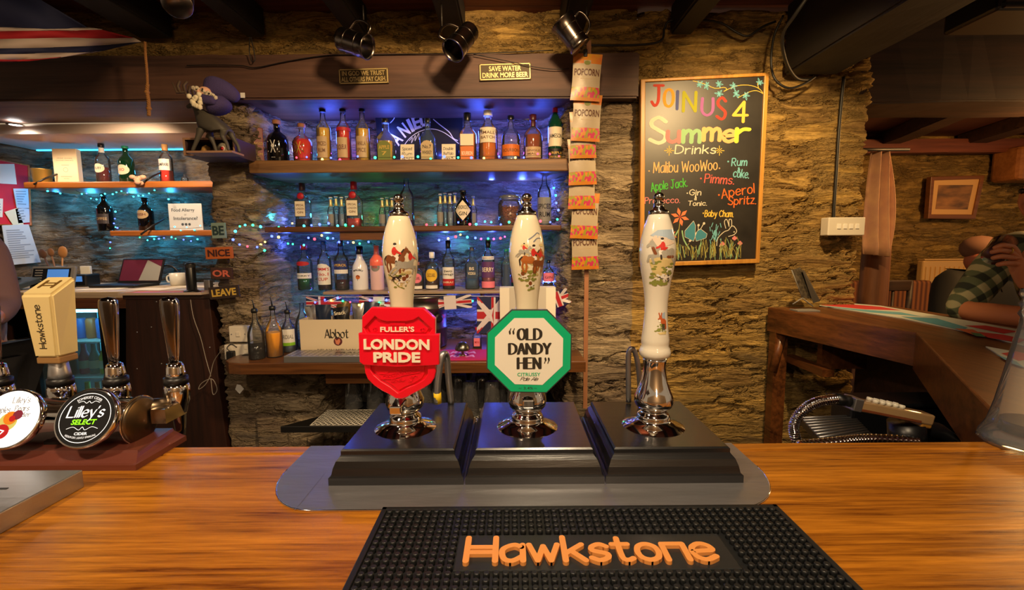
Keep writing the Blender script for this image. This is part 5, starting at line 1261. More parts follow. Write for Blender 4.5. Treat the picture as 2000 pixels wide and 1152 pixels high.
for pts in ([(480,1010),(486,970),(520,935),(545,925),(560,905),(575,905),(590,930),(575,950),(545,960)],[(530,915),(522,880),(535,866),(548,905)],[(548,905),(548,868),(562,870),(562,905)],[(495,1015),(505,998),(525,1000),(530,1015)]): chalk('white', stroke([KB(*p) for p in crom(pts,3)], nib(2*ku,2*ku)))
chalk('white', [circ(*KB(576,935),4*ku,8)])
for x, y in ((578,970),(608,998),(512,1002)): chalk('pink', [circ(*KB(x+dx_,y+dy_),7*ku,8) for dx_, dy_ in ((-7,0),(7,0),(0,-7),(0,5))])
for k in range(26): 
    x, y = rr.uniform(440,505), rr.uniform(895,1000); chalk('blue', stroke([KB(x,y), KB(x+rr.uniform(-10,10),y-22)], nib(2*ku,1.6*ku)))
for pts in ([(205,930),(196,895),(190,868)],[(235,1000),(250,960),(270,925)],[(330,1030),(300,980),(290,930)]): chalk('mint', stroke([KB(*p) for p in crom(pts,3)], nib(4*ku,4*ku)))
mb = MB(); names = list(groups)
for i, c in enumerate(names):
    mb.m = i; mb.flat(groups[c], lambda x, z, o, i=i: (x, -.0066-.00004*i-o, z))
mb.build('chalk_drawing', [CH[n] for n in names], cb)

# ---- brass plaques on the lintel
BRASS = C('brass_plate', 120, 100, 56, .35, metal=.6); BRASSD = C('brass_dark', 70, 56, 30, .5, metal=.3); BRASSL = C('brass_letters', 214, 190, 130, .35, metal=.4)
def plaque(x0, y0, x1, y1, rows, label, rz):
    LY = 2.143; c = P((x0+x1)/2, (y0+y1)/2, LY); s = S((y0+y1)/2, LY); w_, h_ = (x1-x0)*s, (y1-y0)*s*.86
    t = thing('brass_plaque', label, 'plaque', (c.x, LY, c.z), 'brass plaques on the lintel', ry=rz)
    MB().box((0,0,0), (w_,.006,h_), bev=.001).build('plate', BRASSD, t)
    o_ = rect(-w_/2+.002,w_/2-.002,-h_/2+.002,h_/2-.002); i_ = rect(-w_/2+.007,w_/2-.007,-h_/2+.007,h_/2-.007)
    MB().prism(o_, -.002, -.0048, .0006, holes=[i_]).build('border', BRASSL, t)
    mb = MB(); hh = h_*.30
    for i, (r_, fw) in enumerate(rows): letters(mb, r_, 0, h_*(.19 if i == 0 else -.19), w=w_*fw, h=hh, bold=.02, d=.0016, fn=lambda x,z,o: (x,-.003-o,z))
    mb.build('lettering', BRASSL, t)
    mb = MB()
    for x in (-w_/2+.0045,w_/2-.0045):
        for z in (-h_/2+.0045,h_/2-.0045): mb.ball((x,-.005,z), .002, 6)
    mb.build('rivets', BRASSD, t)
plaque(662,132,759,166, [('IN GOD WE TRUST',.86),('ALL OTHERS PAY CASH.',.90)], 'brass plaque reading In God We Trust on the lintel beam', -.02)
plaque(936,122,1037,159, [('SAVE WATER',.62),('DRINK MORE BEER',.88)], 'brass plaque reading Save Water Drink More Beer on the lintel', -.02)
# ---- tankards
HOOK = C('iron_hook', 40,36,32,.5)
PEW = mat('pewter_tankard', rgb(120,112,106), .25, 1)
def tankard(a, b, wa, wb, D0, D1, hdir, label, waist=0):
    A, B_ = P(*a, D0), P(*b, D1); ax = (B_-A); L_ = ax.length; ra, rb = wa/2*S(a[1],D0), wb/2*S(b[1],D1)
    t = thing('tankard', label, 'tankard', A, 'pewter tankards hanging from the joists'); t.rotation_mode = 'QUATERNION'
    q = ax.to_track_quat('Z','Y'); t.rotation_quaternion = q
    R_ = lambda u: ra+(rb-ra)*u-waist*ra*math.sin(PI*u)
    pr = [(0,0),(ra*.98,0),(ra*1.04,.004),(ra*1.04,.012),(R_(.1),.016)]+[(R_(u),L_*u) for u in (.25,.4,.5,.62,.8,.95)]+[(rb*1.04,L_*.98),(rb*1.03,L_),(rb*.95,L_),(rb*.92,L_*.9),(ra*.86,.02),(0,.02)]
    MB().lathe(pr, 32, caps=False).build('cup', PEW, t)
    h = (q.inverted() @ Vector(hdir)); h.z = 0; h.normalize()
    pts = [h*(R_(.85)*.95)+Vector((0,0,L_*.86)), h*(R_(.8)+.028)+Vector((0,0,L_*.90)), h*(R_(.6)+.042)+Vector((0,0,L_*.62)), h*(R_(.4)+.034)+Vector((0,0,L_*.34)), h*(R_(.2)*.95)+Vector((0,0,L_*.2))]
    MB().tube([Vector(p) for p in crom([tuple(p) for p in pts],4)], .0055, 8).build('handle', PEW, t)
    mb = MB()
    for u in (.3,.7): mb.tube([(R_(u)*1.01*math.cos(k),R_(u)*1.01*math.sin(k),L_*u) for k in [2*PI*i/24 for i in range(24)]], .0012, 5, closed=True)
    mb.build('engraved_rings', PEW, t)
    top = q @ pts[2] + A; up = q.inverted() @ (Vector((top.x, top.y, 2.334))-A)
    MB().tube([pts[2], up], .0028, 6).build('hanging_hook', HOOK, t)
    return t
tankard((666,76),(719,92),42,46,1.93,1.90,(0,0,1),'pewter tankard lying mouth-right above the In God plaque',0)
tankard((919,60),(884,99),36,46,1.96,1.88,(-.6,0,.8),'pewter tankard tipped down-left above the Save Water plaque',0)
tankard((1134,92),(1098,42),42,52,1.92,1.92,(.8,0,.7),'waisted pewter tankard tipped up-left beside the popcorn strip',.12)
tankard((346,8),(350,-34),52,50,1.46,1.60,(0,0,1),'pewter tankard hanging with its round base towards us, top left',0)
HOOK = C('iron_hook', 40,36,32,.5)
for x0,y0,D,tx,ty in ((680,40,1.92,678,0),(900,40,1.92,896,8),(1120,24,1.92,1118,2)):
    pass
# ---- cables along the beam and wall
CABLE = C('black_cable', 14,13,12,.5)
def cable(name, label, pts, r, m=CABLE, grp='cables tacked along the beam and wall'):
    q = [Vector(p) for p in crom([tuple(P(*p)) for p in pts], 5)]; o = q[0].copy()
    ob = MB().tube([v-o for v in q], r, 8).build(name, m, None, loc=o); tag(ob, label, 'cable', grp); return ob
LYc = 2.138
cable('cable', 'thin dark wire along the top edge of the lintel beam', [(365,128,LYc),(410,127,LYc),(470,128,LYc),(500,132,LYc),(560,120,LYc),(640,108,LYc),(720,107,LYc),(830,105,LYc),(940,104,LYc),(1080,98,LYc)], .0022)
cable('cable', 'slack wire crossing the Save Water plaque', [(925,106,LYc-.01),(985,118,LYc-.01),(1040,130,LYc-.01),(1080,135,LYc-.01),(1112,134,LYc-.01)], .0018)
cable('cable', 'looped lead hanging from the beam end above the gnome', [(488,72,2.10),(487,100,2.12),(492,120,2.125),(498,116,2.125),(495,95,2.12),(490,72,2.10)], .002)
cable('cable', 'black cable rising round the joist right of the popcorn', [(1130,88,2.15),(1240,88,2.15),(1290,80,2.15),(1298,55,2.15),(1312,40,2.14),(1375,40,2.14),(1410,46,2.15),(1440,64,2.15),(1462,70,2.15),(1490,52,2.15),(1515,42,2.15)], .005)
cable('cable', 'thick black cable looping down beside the chalkboard corner', [(1580,-10,1.75),(1552,30,1.8),(1528,70,1.9),(1535,120,2.0),(1555,152,2.1),(1580,156,2.14)], .007)
cable('cable', 'black cable hanging in a long loop under the big beam', [(1530,30,2.1),(1512,70,2.12),(1506,120,2.12),(1514,155,2.12),(1540,172,2.12),(1570,164,2.13),(1592,150,2.14)], .005)
sw = cable('cable', 'straight black cable running down the wall to the four-gang switch', [(1648,150,2.165),(1643,200,2.165),(1638,260,2.165),(1634,330,2.165),(1629,400,2.165),(1628,432,2.165)], .007)
# ---- switch
c = P(1653,442,2.14); t = thing('light_switch', 'white four-gang switch box on the stone wall right of the chalkboard', 'switch', (c.x,2.165,c.z)); s = S(442,2.14)
MB().box((0,0,0), (72*s,.055,35*s), bev=.004).build('plate', PLAST, t)
for i in range(4): MB().box((-.048+i*.028+.012,-.0285,0), (.016,.006,.022), bev=.001).build('rocker', C('bright_plastic', 236,232,222,.3), t)
# ---- hanging sign BE NICE OR LEAVE
hs = thing('hanging_sign', 'chained sign of four plaques reading Be Nice Or Leave on the pillar', 'sign', (P(426,500,2.15).x,2.160,P(426,500,2.15).z))
o = hs.location; s = S(500,2.15)
for txt, x, y, w_, h_, mm, tm, a in (('BE',425,450,27,30,C('sage_plaque', 120,142,128,.6),C('dark_teal_text', 30,52,50,.6),.02),('NICE',426,494,53,23,C('orange_plaque', 176,90,34,.6),C('maroon_text', 60,24,20,.6),.03),('OR',431,534,42,22,C('brown_plaque', 60,36,30,.6),C('coral_text', 196,96,76,.6),-.02),('LEAVE',436,571,59,24,C('dark_plaque', 48,34,26,.6),C('gold_text', 206,170,70,.6),.09)):
    p = P(x,y,2.15); R_ = Matrix.Translation((p.x-o.x,0,p.z-o.z)) @ rot(ry=-a)
    pl_ = MB().box((0,0,0), (w_*s,.010,h_*s), M=R_, bev=.001).build('plaque', mm, hs)
    mb = MB(); letters(mb, txt, 0, 0, w=w_*s*.82, h=h_*s*.60, bold=.03, d=.001, fn=lambda x_,z_,o_: (x_,-.0055-o_,z_), M=R_); mb.build('lettering', tm, pl_)
mb = MB()
for (x0,y0),(x1,y1) in (((417,436),(423,418)),((432,436),(423,418)),((416,464),(408,483)),((434,464),(444,483)),((410,505),(414,524)),((444,505),(448,524)),((416,544),(414,562)),((446,544),(452,558))):
    a, b = P(x0,y0,2.15)-o, P(x1,y1,2.15)-o; a.y = b.y = 0
    for k in range(4): mb.ball(tuple(a.lerp(b, k/3)), .0035, 6)
mb.build('chain', HOOK, hs)
# ---- popcorn bags on a clip strip
bp_ = thing('wooden_batten', 'long thin wooden batten standing behind the popcorn bags', 'batten', (P(1147,400,2.145).x,2.148,.62))
MB().box((0,0,.84), (.020,.006,1.68)).build('batten', C('bare_batten', 150,100,66,.6), bp_)
POPW = C('popcorn_cream', 160,146,122,.4); POPY = mat('popcorn_yellow', rgb(176,128,30), .35, noise=(40, rgb(186,92,40)))
POPP = bpy.data.materials.new('popcorn_pattern'); POPP.use_nodes = True
N_, L_n = nt(POPP); b_ = N_['Principled BSDF']; b_.inputs['Roughness'].default_value = .35
tc = N_.new('ShaderNodeTexCoord'); mp_ = N_.new('ShaderNodeMapping'); mp_.inputs['Scale'].default_value = (1.5,1,.8); mp_.inputs['Rotation'].default_value = (0,.6,0)
vo = N_.new('ShaderNodeTexVoronoi'); vo.inputs['Scale'].default_value = 85; rp = N_.new('ShaderNodeValToRGB'); rp.color_ramp.interpolation = 'CONSTANT'
L_n.new(tc.outputs['Object'], mp_.inputs[0]); L_n.new(mp_.outputs[0], vo.inputs['Vector']); L_n.new(vo.outputs['Color'], rp.inputs[0])
e = rp.color_ramp.elements; e[0].color = (*rgb(176,48,86),1); e[1].position = .51; e[1].color = (*rgb(190,120,40),1); z_ = e.new(.58); z_.color = (*rgb(140,134,36),1)
L_n.new(rp.outputs[0], b_.inputs['Base Color'])
POPT = C('popcorn_text', 84,48,30,.5)
def popbag(px, yb, w_, tilt, D, label):
    p = P(px, yb, D); s = S(yb-40, D); W, H_ = w_*s, 88*s
    t = thing('popcorn_bag', label, 'popcorn bag', (p.x,D,p.z), 'popcorn bags on the clip strip', ry=tilt)
    nx_, nz = 8, 14
    def sf(u, v, sgn):
        b_ = max(0,(1-abs(u)**2.2))*max(0,(1-abs(v)**2.4)); return (u*W/2*(1-.07*(1-v*v)), sgn*(.0085*b_+.001*math.sin(7*u+9*v+px)*b_)-(.0004 if sgn < 0 else -.0004), (v+1)/2*H_)
    mb = MB(); n = (nx_+1)*(nz+1); vs = [sf(i/nx_*2-1, j/nz*2-1, sgn) for sgn in (-1,1) for j in range(nz+1) for i in range(nx_+1)]
    mb.v = vs
    for q in (0,1):
        for j in range(nz):
            for i in range(nx_):
                a = q*n+j*(nx_+1)+i; f_ = [a,a+1,a+nx_+2,a+nx_+1]
                mb.smooth.add(len(mb.f)); mb.f.append(f_ if q == 0 else f_[::-1]); u = abs(i-nx_/2+.5)/nx_*2
                mb.mi.append(1 if 0 < j < 4 else (2 if j == 0 or j == nz-1 or (j > nz-4 and u > .3) or j == nz-2 else 0))
    bag = mb.build('bag', [POPW,POPP,POPY], t)
    mb = MB(); letters(mb, 'POPCORN', 0, H_*.60, w=W*.84, h=H_*.15, bold=.03, fn=lambda x,z,o: (x, sf(max(-1,min(1,x/(W/2))), z/H_*2-1, -1)[1]-.0008, z)); mb.build('bag_text', POPT, t)
    mb = MB(); mb.flat([rect(-W*.3,W*.3,H_*.49,H_*.497), rect(-W*.2,W*.2,H_*.46,H_*.465)], lambda x,z,o: (x, sf(x/(W/2), z/H_*2-1, -1)[1]-.0008, z)); mb.build('small_print', LAB['tan'], t)
    mb = MB(); mb.flat([circ(0,H_*.80,W*.09,12,1.2,.8)], lambda x,z,o: (x, sf(x/(W/2), z/H_*2-1, -1)[1]-.0008, z)); mb.build('corn_mark', LAB['olive'], t)
for (px, yb, w_, tl, lb) in ((1142,197,58,-.06,'topmost popcorn bag on the strip, clipped just below the tankard'),(1143,276,57,-.05,'second popcorn bag from the top of the strip'),(1139,309,52,.02,'third popcorn bag from the top, mostly hidden by the one above'),(1138,361,56,.03,'fourth popcorn bag from the top of the strip'),(1136,408,54,.0,'fifth popcorn bag from the top of the strip'),(1140,466,55,-.04,'sixth popcorn bag from the top of the strip'),(1143,526,54,.03,'lowest popcorn bag, at the bottom of the strip')):
    k_ = [197,276,309,361,408,466,526].index(yb); popbag(px, yb, w_, -tl, 1.995+.0195*k_, lb)
t = thing('clip', 'black bulldog clip holding the topmost popcorn bag', 'clip', P(1143,108,2.0)); MB().box((0,0,.006), (.016,.022,.03), bev=.003).build('clip_body', BLACKP, t)

# ---- flag and rope
NAVY = C('flag_navy', 26,34,72,.8); FRED = C('flag_red', 170,28,40,.8); FWH = C('flag_white', 190,176,170,.8)
fl = thing('union_flag', 'large draped Union Jack hanging under the ceiling, top left', 'flag', P(275,82,1.95))
o = fl.location; DL = 1.62
bl_ = [(-160,-30),(-160,18),(-160,74),(-160,86),(-160,100),(-160,112),(-160,118),(-160,130)]
left = [-40, 52, 70, 86, 103, 114, 120, 125]; mats_ = [0,1,2,1,0,1,2]
apx = [(60,-12),(172,54),(200,58),(262,74),(276,82),(200,100),(120,112),(90,115)]
mids = [(0,-20),(70,56),(90,60),(110,74),(130,92),(90,104),(60,116),(40,120)]
mb = MB(); rows = []
for k in range(8):
    L0 = (-170, left[k]+3*math.sin(k)); M_ = mids[k]; A_ = apx[k]
    pts = crom([L0, ((L0[0]+M_[0])/2, (left[k]+M_[1])/2-2), M_, ((M_[0]+A_[0])/2, (M_[1]+A_[1])/2+1), A_], 5)
    rows.append([P(x, y, DL+(1.95-DL)*max(0,(x+170))/445+.012*math.sin(x*.045+k*.9))-o for x, y in pts])
for k in range(7):
    mb.m = mats_[k]; n = len(rows[k])
    mb.add([tuple(v) for v in rows[k]]+[tuple(v) for v in rows[k+1]], [(i,i+1,n+i+1,n+i) for i in range(n-1)], True)
fo = mb.build('cloth', [NAVY,FWH,FRED], fl); sd = fo.modifiers.new('thick','SOLIDIFY'); sd.thickness = .002
rp_ = thing('rope', 'short knotted rope hanging from the corner of the flag', 'rope', P(283,82,1.94))
ROPE = C('hemp_rope', 150,104,54,.8, bump=(300,.6)); o = rp_.location
q = [Vector(p) for p in crom([tuple(P(x,y,1.94)-o) for x, y in ((283,82),(284,105),(287,140),(288,165))], 5)]
def twist(pts, r, turns, mbk):
    n = 60; L_ = len(pts)-1
    for ph in (0, 2*PI/3, 4*PI/3):
        out = []
        for i in range(n+1):
            u = i/n*L_; k = min(int(u), L_-1); p = pts[k].lerp(pts[k+1], u-k); a = ph+turns*2*PI*i/n
            out.append(p+Vector((r*math.cos(a), r*math.sin(a), 0)))
        mbk.tube(out, r*.95, 6)
mb = MB(); twist(q, .0028, 9, mb); mb.build('cord', ROPE, rp_)
q2 = [P(x,y,1.94)-o for x, y in ((288,165),(287,180),(290,195),(291,212),(291,226))]
mb = MB(); twist(q2, .0038, 5, mb)
for k_ in (1,3): mb.ball(tuple(q2[k_]), .0105, 10, sc=(1,1,.8))
mb.build('knot', ROPE, rp_)

# ---- reindeer, gnome and box shelf at the pillar top
bx = thing('wall_box', 'tan framed box shelf on top of the stone pillar', 'box shelf', (P(409,288,2.02).x,2.10,P(409,304,2.02).z))
s = S(290,2.08); w_, h_ = 98*s, 33*s; th = .008
BOXM = C('box_tan', 150,114,88,.6); BOXI = C('box_inside', 110,86,70,.7)
mb = MB()
for c_, d_ in (((0,.0,th/2),(w_,.16,th)),((0,0,h_-th/2),(w_,.16,th)),((-w_/2+th/2,0,h_/2),(th,.16,h_-2*th)),((w_/2-th/2,0,h_/2),(th,.16,h_-2*th))): mb.box(c_, d_)
mb.build('box_sides', C('box_side_brown', 66,46,48,.6), bx); MB().prism(rect(-w_/2,w_/2,0,h_), .0, -.003, holes=[rect(-w_/2+th,w_/2-th,th,h_-th)], M=Matrix.Translation((0,-.080,0))).build('front_frame', BOXM, bx); MB().box((0,.076,h_/2), (w_-2*th,.006,h_-2*th)).build('back', BOXI, bx)
t = thing('round_tin', 'small round tin with red emblem inside the box shelf', 'tin', (bx.location.x+.045,2.055,bx.location.z+th+.024)); MB().lathe([(.024,0),(.024,.02),(.02,.021)], 24, M=rot(rx=PI/2)).build('tin', C('tin_grey', 130,126,110,.4), t); MB().lathe([(.013,.0212),(0,.0216)], 20, M=rot(rx=PI/2)).build('emblem', C('emblem_white', 222,200,190,.5), t); MB().lathe([(.008,.0218),(0,.0222)], 12, M=rot(rx=PI/2)).build('emblem_mark', LAB['red'], t)
t = thing('pine_cone', 'brown and gold pine cone inside the box shelf', 'ornament', (bx.location.x-.04,2.06,bx.location.z+th)); MB().lathe([(.0,0),(.018,.006),(.021,.02),(.015,.036),(.0,.046)], 12).build('cone', mat('cone_brown', rgb(110,76,40), .7, noise=(80, rgb(180,140,70))), t)
def skin(name, verts, edges, m, parent=None, sub=2, root=0):
    me = bpy.data.meshes.new(name); me.from_pydata([v[:3] for v in verts], edges, []); me.materials.append(m)
    o = bpy.data.objects.new(name, me); COL.objects.link(o); o.parent = parent
    md = o.modifiers.new('skin','SKIN'); md.use_smooth_shade = True
    lay = me.skin_vertices[0].data if me.skin_vertices else None
    if lay is None:
        bmn = bmesh.new(); bmn.from_mesh(me); bmn.verts.layers.skin.verify(); bmn.to_mesh(me); bmn.free(); lay = me.skin_vertices[0].data
    for i, v in enumerate(verts):
        r_ = v[3]; lay[i].radius = (r_, r_) if not isinstance(r_, tuple) else r_; lay[i].use_root = (i == root)
    if sub: sm = o.modifiers.new('sub','SUBSURF'); sm.levels = sub; sm.render_levels = sub
    return o
rd = thing('reindeer_figure', 'dark grey reindeer ornament standing before the box shelf', 'reindeer ornament', (P(413,297,1.985).x,1.985,P(410,297,1.985).z))
s = S(250,1.99); K = lambda x, y, d=0: ((x-413)*s, d, (297-y)*s)
def V_(x, y, r, d=0): return (*K(x,y,d), r)
vs_ = [V_(442,238,.040),V_(424,242,.040),V_(404,240,.036),V_(394,222,.020),V_(388,207,.016),V_(378,210,.010),V_(371,213,.008), V_(398,262,.013,-.016),V_(389,282,.008,-.018),V_(381,297,.007,-.018), V_(408,264,.013,.016),V_(414,280,.008,.018),V_(418,297,.007,.018), V_(446,258,.017,-.018),V_(442,270,.010,-.02),V_(450,282,.0075,-.02),V_(453,297,.007,-.02), V_(448,258,.016,.016),V_(453,270,.010,.02),V_(461,284,.0075,.02),V_(463,297,.007,.02)]
skin('body', vs_, [(0,1),(1,2),(2,3),(3,4),(4,5),(5,6),(2,7),(7,8),(8,9),(2,10),(10,11),(11,12),(0,13),(13,14),(14,15),(15,16),(0,17),(17,18),(18,19),(19,20)], C('reindeer_grey', 66,62,54,.6), rd)
for sg in (-1,1):
    mb = MB()
    for pts in ([(390,197),(378,188),(366,190),(360,172)],[(372,190),(368,178),(372,168)],[(380,190),(378,176),(384,168)]):
        mb.tube([Vector(K(x,y,sg*.02+sg*.0006*(390-x))) for x, y in pts], [.007,.006,.005,.003][:len(pts)], 6)
    mb.build('antler', C('antler_brown', 74,58,44,.7), rd)
MB().box((0.01,.012,-.004), (.19,.085,.008)).build('stand', BOXM, rd)
gn = thing('plush_gnome', 'plush gnome in purple hat and scarf sitting on the reindeer', 'plush toy', P(428,222,1.98))
o = gn.location; PUR = C('purple_plush', 58,48,96,.9, bump=(220,.6)); s = S(200,1.98)
G_ = lambda x, y, d=0: ((x-428)*s, d, (222-y)*s)
vs_ = [(*G_(434,222),.056),(*G_(428,206),.052),(*G_(420,192),.044)]
skin('body', vs_, [(0,1),(1,2)], PUR, gn)
mb = MB(); mb.ball(G_(413,187,-.034), .026, 14, sc=(1,.9,.85)); mb.ball(G_(409,189,-.060), .007, 8); mb.build('face', C('plush_face', 206,160,136,.8), gn)
mb = MB()
for x_, y_ in ((405,185),(416,184)): mb.ball(G_(x_,y_,-.056), .0035, 8)
mb.build('eyes', BLACKP, gn)
skin('hat', [(*G_(402,176),.034),(*G_(418,172),.046),(*G_(436,176,.01),.046),(*G_(452,184,.014),.036),(*G_(464,194,.02),.020),(*G_(406,158),.022)], [(0,1),(1,2),(2,3),(3,4),(1,5)], PUR, gn)
mb = MB(); rr = random.Random(3)
for k in range(16): x_ = 398+k*2.6; mb.ball(G_(x_+rr.uniform(-2,2), 181+(x_-398)*.42+rr.uniform(-2,2), -.050), .009, 6)
mb.build('fur_trim', C('fur_white', 190,180,160,.9), gn)
skin('scarf', [(*G_(402,196,-.04),.019),(*G_(418,203,-.050),.021),(*G_(438,204,-.045),.020)], [(0,1),(1,2)], PUR, gn)
mb = MB()
for k in range(14): mb.ball(G_(388+rr.uniform(0,26), 200+rr.uniform(-8,14)+k*.4, -.062), .011, 7)
mb.build('flower_posy', C('posy_white', 214,206,180,.8), gn)
t = thing('price_sticker', 'tiny white sticker on the lintel right of the gnome', 'sticker', P(474,186,2.14)); MB().box((0,0,0), (.02,.001,.022)).build('paper', LAB['white'], t)
# ================================================================ FAIRY LIGHTS
LEDC = {'r': (1,.03,.05), 'g': (.02,1,.22), 'b': (.05,.08,1), 'a': (1,.55,.08), 'c': (.03,.75,1), 'w': (1,.9,.7), 'm': (1,.05,.5)}
def led(c, k=1): return mat('led_%s_%s' % (c, k), LEDC[c], .4, emit=(LEDC[c], 3.6*k))
WIRE = C('fairy_wire', 12,40,30,.5)
def fairy(name, label, runs, seq='rgbacbg', r=.0052, step=14, jit=4, seed=1, k=1.0):
    """runs: list of pixel polylines (x, y, distance); a bulb about every `step` pixels"""
    rr = random.Random(seed); o = P(*runs[0][0]); t = thing(name, label, 'fairy lights', o, 'strings of fairy lights')
    mb = MB(); nb = 0
    for run in runs:
        q = crom(run, 6); mb.tube([P(*p)-o for p in q], .0012, 4)
        acc = 0; 
        for a, b in zip(q, q[1:]):
            d = math.hypot(b[0]-a[0], b[1]-a[1]); acc += d
            if acc >= step:
                acc = rr.uniform(-3,3); c = rr.choice(seq)
                p = P(b[0]+rr.uniform(-jit,jit)*.5, b[1]+rr.uniform(-jit,jit), b[2]-.004)-o
                MB().ball((0,0,0), r*rr.uniform(.8,1.25), 8).build('bulb', led(c, k), t, loc=p); nb += 1
    mb.build('wire', WIRE, t)
    return t
def glow(x, y, D, c, e, size=.015):
    lamp('fairy_glow', 'POINT', P(x,y,D), e, c, size)
BLUE, CYAN, REDL, GRN, MAG = (.06,.12,1), (.05,.6,1), (1,.06,.12), (.06,1,.3), (.7,.1,1)
fairy('fairy_lights', 'multicoloured fairy lights lying along the top recess shelf', [[(560,308,2.225),(600,309,2.225),(700,308,2.225),(800,307,2.225),(880,306,2.225),(960,305,2.225),(1050,304,2.225),(1105,303,2.225)]], 'rgbabg', step=17, seed=2)
fairy('fairy_lights', 'multicoloured fairy lights looped under the middle shelf, left side', [[(452,478,2.14),(462,452,2.14),(480,437,2.14),(500,446,2.2),(530,444,2.2),(560,440,2.2),(600,440,2.2),(640,441,2.2),(690,442,2.2)],[(456,472,2.14),(470,480,2.14),(500,482,2.2),(520,490,2.22)],[(505,495,2.24),(520,470,2.24),(545,466,2.22),(580,478,2.22),(615,462,2.2),(650,470,2.2),(690,476,2.2),(722,468,2.2)]], 'rgbacbg', step=12, seed=5, jit=5)
fairy('fairy_lights', 'multicoloured fairy lights draped under the middle shelf, right side', [[(840,474,2.22),(880,468,2.22),(905,460,2.22),(935,468,2.22),(970,470,2.22),(1000,462,2.22)],[(815,438,2.24),(860,438,2.24),(930,436,2.24),(980,436,2.24),(1085,433,2.2)],[(935,340,2.34),(960,342,2.32),(1000,338,2.34),(1015,336,2.34)],[(1078,352,2.30),(1088,400,2.28),(1090,432,2.25)]], 'rgbacbm', step=13, seed=9)
fairy('fairy_lights', 'multicoloured fairy lights strung below the lowest shelf', [[(606,600,2.2),(622,586,2.22),(660,584,2.22),(690,592,2.22),(715,590,2.22),(760,588,2.22)],[(840,582,2.24),(870,590,2.24),(905,588,2.24),(940,586,2.24),(965,588,2.24)],[(1060,556,2.26),(1085,552,2.26),(1092,558,2.26)]], 'rgbacb', step=12, seed=14)
fairy('fairy_lights', 'cyan fairy lights strung under the upper niche shelf', [[(80,375,2.66),(125,374,2.66)],[(148,372,2.66),(165,380,2.66),(190,386,2.66),(215,378,2.66),(240,374,2.66),(270,382,2.66),(300,374,2.66),(308,372,2.66)],[(325,376,2.66),(330,390,2.66)],[(222,400,2.68),(224,420,2.68),(222,440,2.68),(240,450,2.68)]], 'cccbcc', step=9, seed=21, r=.004)
fairy('fairy_lights', 'blue and cyan fairy lights along the lower niche shelf', [[(205,470,2.7),(215,478,2.7),(214,492,2.7)],[(260,466,2.68),(290,468,2.68),(320,462,2.68),(350,470,2.68),(392,464,2.68)],[(328,445,2.67),(360,446,2.66),(395,444,2.66)]], 'ccbcg', step=9, seed=23, r=.004)
# the coloured light that the strings throw on stone and timber
for x, y, D, c, e, sz_ in ((640,262,2.40,BLUE,1.3,.05),(760,258,2.44,BLUE,.8,.05),(940,262,2.40,BLUE,1.6,.05),(1050,262,2.40,BLUE,1.0,.05),(560,290,2.44,(.4,.35,1),.3,.02),
        (600,303,2.46,CYAN,.12,.01),(690,304,2.46,MAG,.10,.01),(860,303,2.46,BLUE,.25,.01),(1000,302,2.46,MAG,.12,.01),
        (545,405,2.40,GRN,.22,.015),(530,425,2.34,CYAN,.30,.015),(565,428,2.42,BLUE,.4,.015),(640,425,2.46,CYAN,.30,.015),(740,430,2.46,GRN,.15,.015),(850,430,2.47,CYAN,.20,.015),(930,430,2.47,BLUE,.35,.015),(960,352,2.44,BLUE,.45,.015),(940,345,2.46,MAG,.15,.015),(1060,380,2.42,BLUE,.9,.015),(1020,360,2.45,BLUE,.5,.015),
        (500,470,2.26,BLUE,.22,.015),(560,478,2.40,BLUE,.30,.015),(530,500,2.38,CYAN,.14,.015),(640,470,2.45,BLUE,.40,.015),(700,472,2.46,CYAN,.18,.015),(870,470,2.46,BLUE,.40,.015),(900,478,2.46,CYAN,.15,.015),(960,474,2.47,BLUE,.30,.015),(1010,480,2.46,GRN,.12,.015),(1070,550,2.40,BLUE,.60,.015),(1085,500,2.40,BLUE,.35,.015),
        (625,596,2.44,CYAN,.25,.015),(670,590,2.45,BLUE,.35,.015),(700,600,2.45,MAG,.12,.015),(880,600,2.45,BLUE,.5,.015),(940,610,2.45,BLUE,.5,.015),(1010,620,2.45,MAG,.2,.015),(470,470,2.10,BLUE,.05,.01)): glow(x, y, D, c, e, sz_)
for x, y, D, e in ((110,380,2.86,.75),(180,392,2.88,.9),(260,386,2.88,.9),(335,392,2.88,.7),(300,472,2.88,.6),(370,472,2.88,.5),(225,470,2.88,.35),(250,276,2.90,.35),(340,276,2.90,.3),(200,340,2.90,.25),(300,340,2.90,.25)): glow(x, y, D, (.03,.42,1), e*.55)
dl = thing('downlight', 'small bright recessed downlight at the left end of the niche beam', 'downlight', P(30,244,2.48))
MB().lathe([(.034,.004),(.036,0),(.026,-.002)], 20, caps=False).build('rim', C('chrome_rim', 180,180,180,.2,metal=1), dl); MB().lathe([(.026,.001),(0,.001)], 16, caps=False).build('lens', mat('downlight_lens', (1,1,1), .4, emit=((1,.92,.85), 14)), dl)
lamp('downlight_beam', 'SPOT', P(30,252,2.48), 4, (1,.76,.52), .03, (-2.5,2.75,1.2), 130)
lamp('niche_fill', 'SPOT', (-1.85,2.24,1.97), 11, (1,.70,.44), .05, (-2.15,2.95,1.35), 120)  # added warm spot under the lintel, no fixture of its own
ls_ = thing('led_strip', 'thin cyan LED strip along the back of the white niche soffit', 'led strip', (-2.2,2.93,2.006))
MB().box((0,0,0), (1.46,.010,.006)).build('strip', mat('cyan_strip', (.05,.5,.8), .4, emit=((.03,.5,1), 2.2)), ls_)
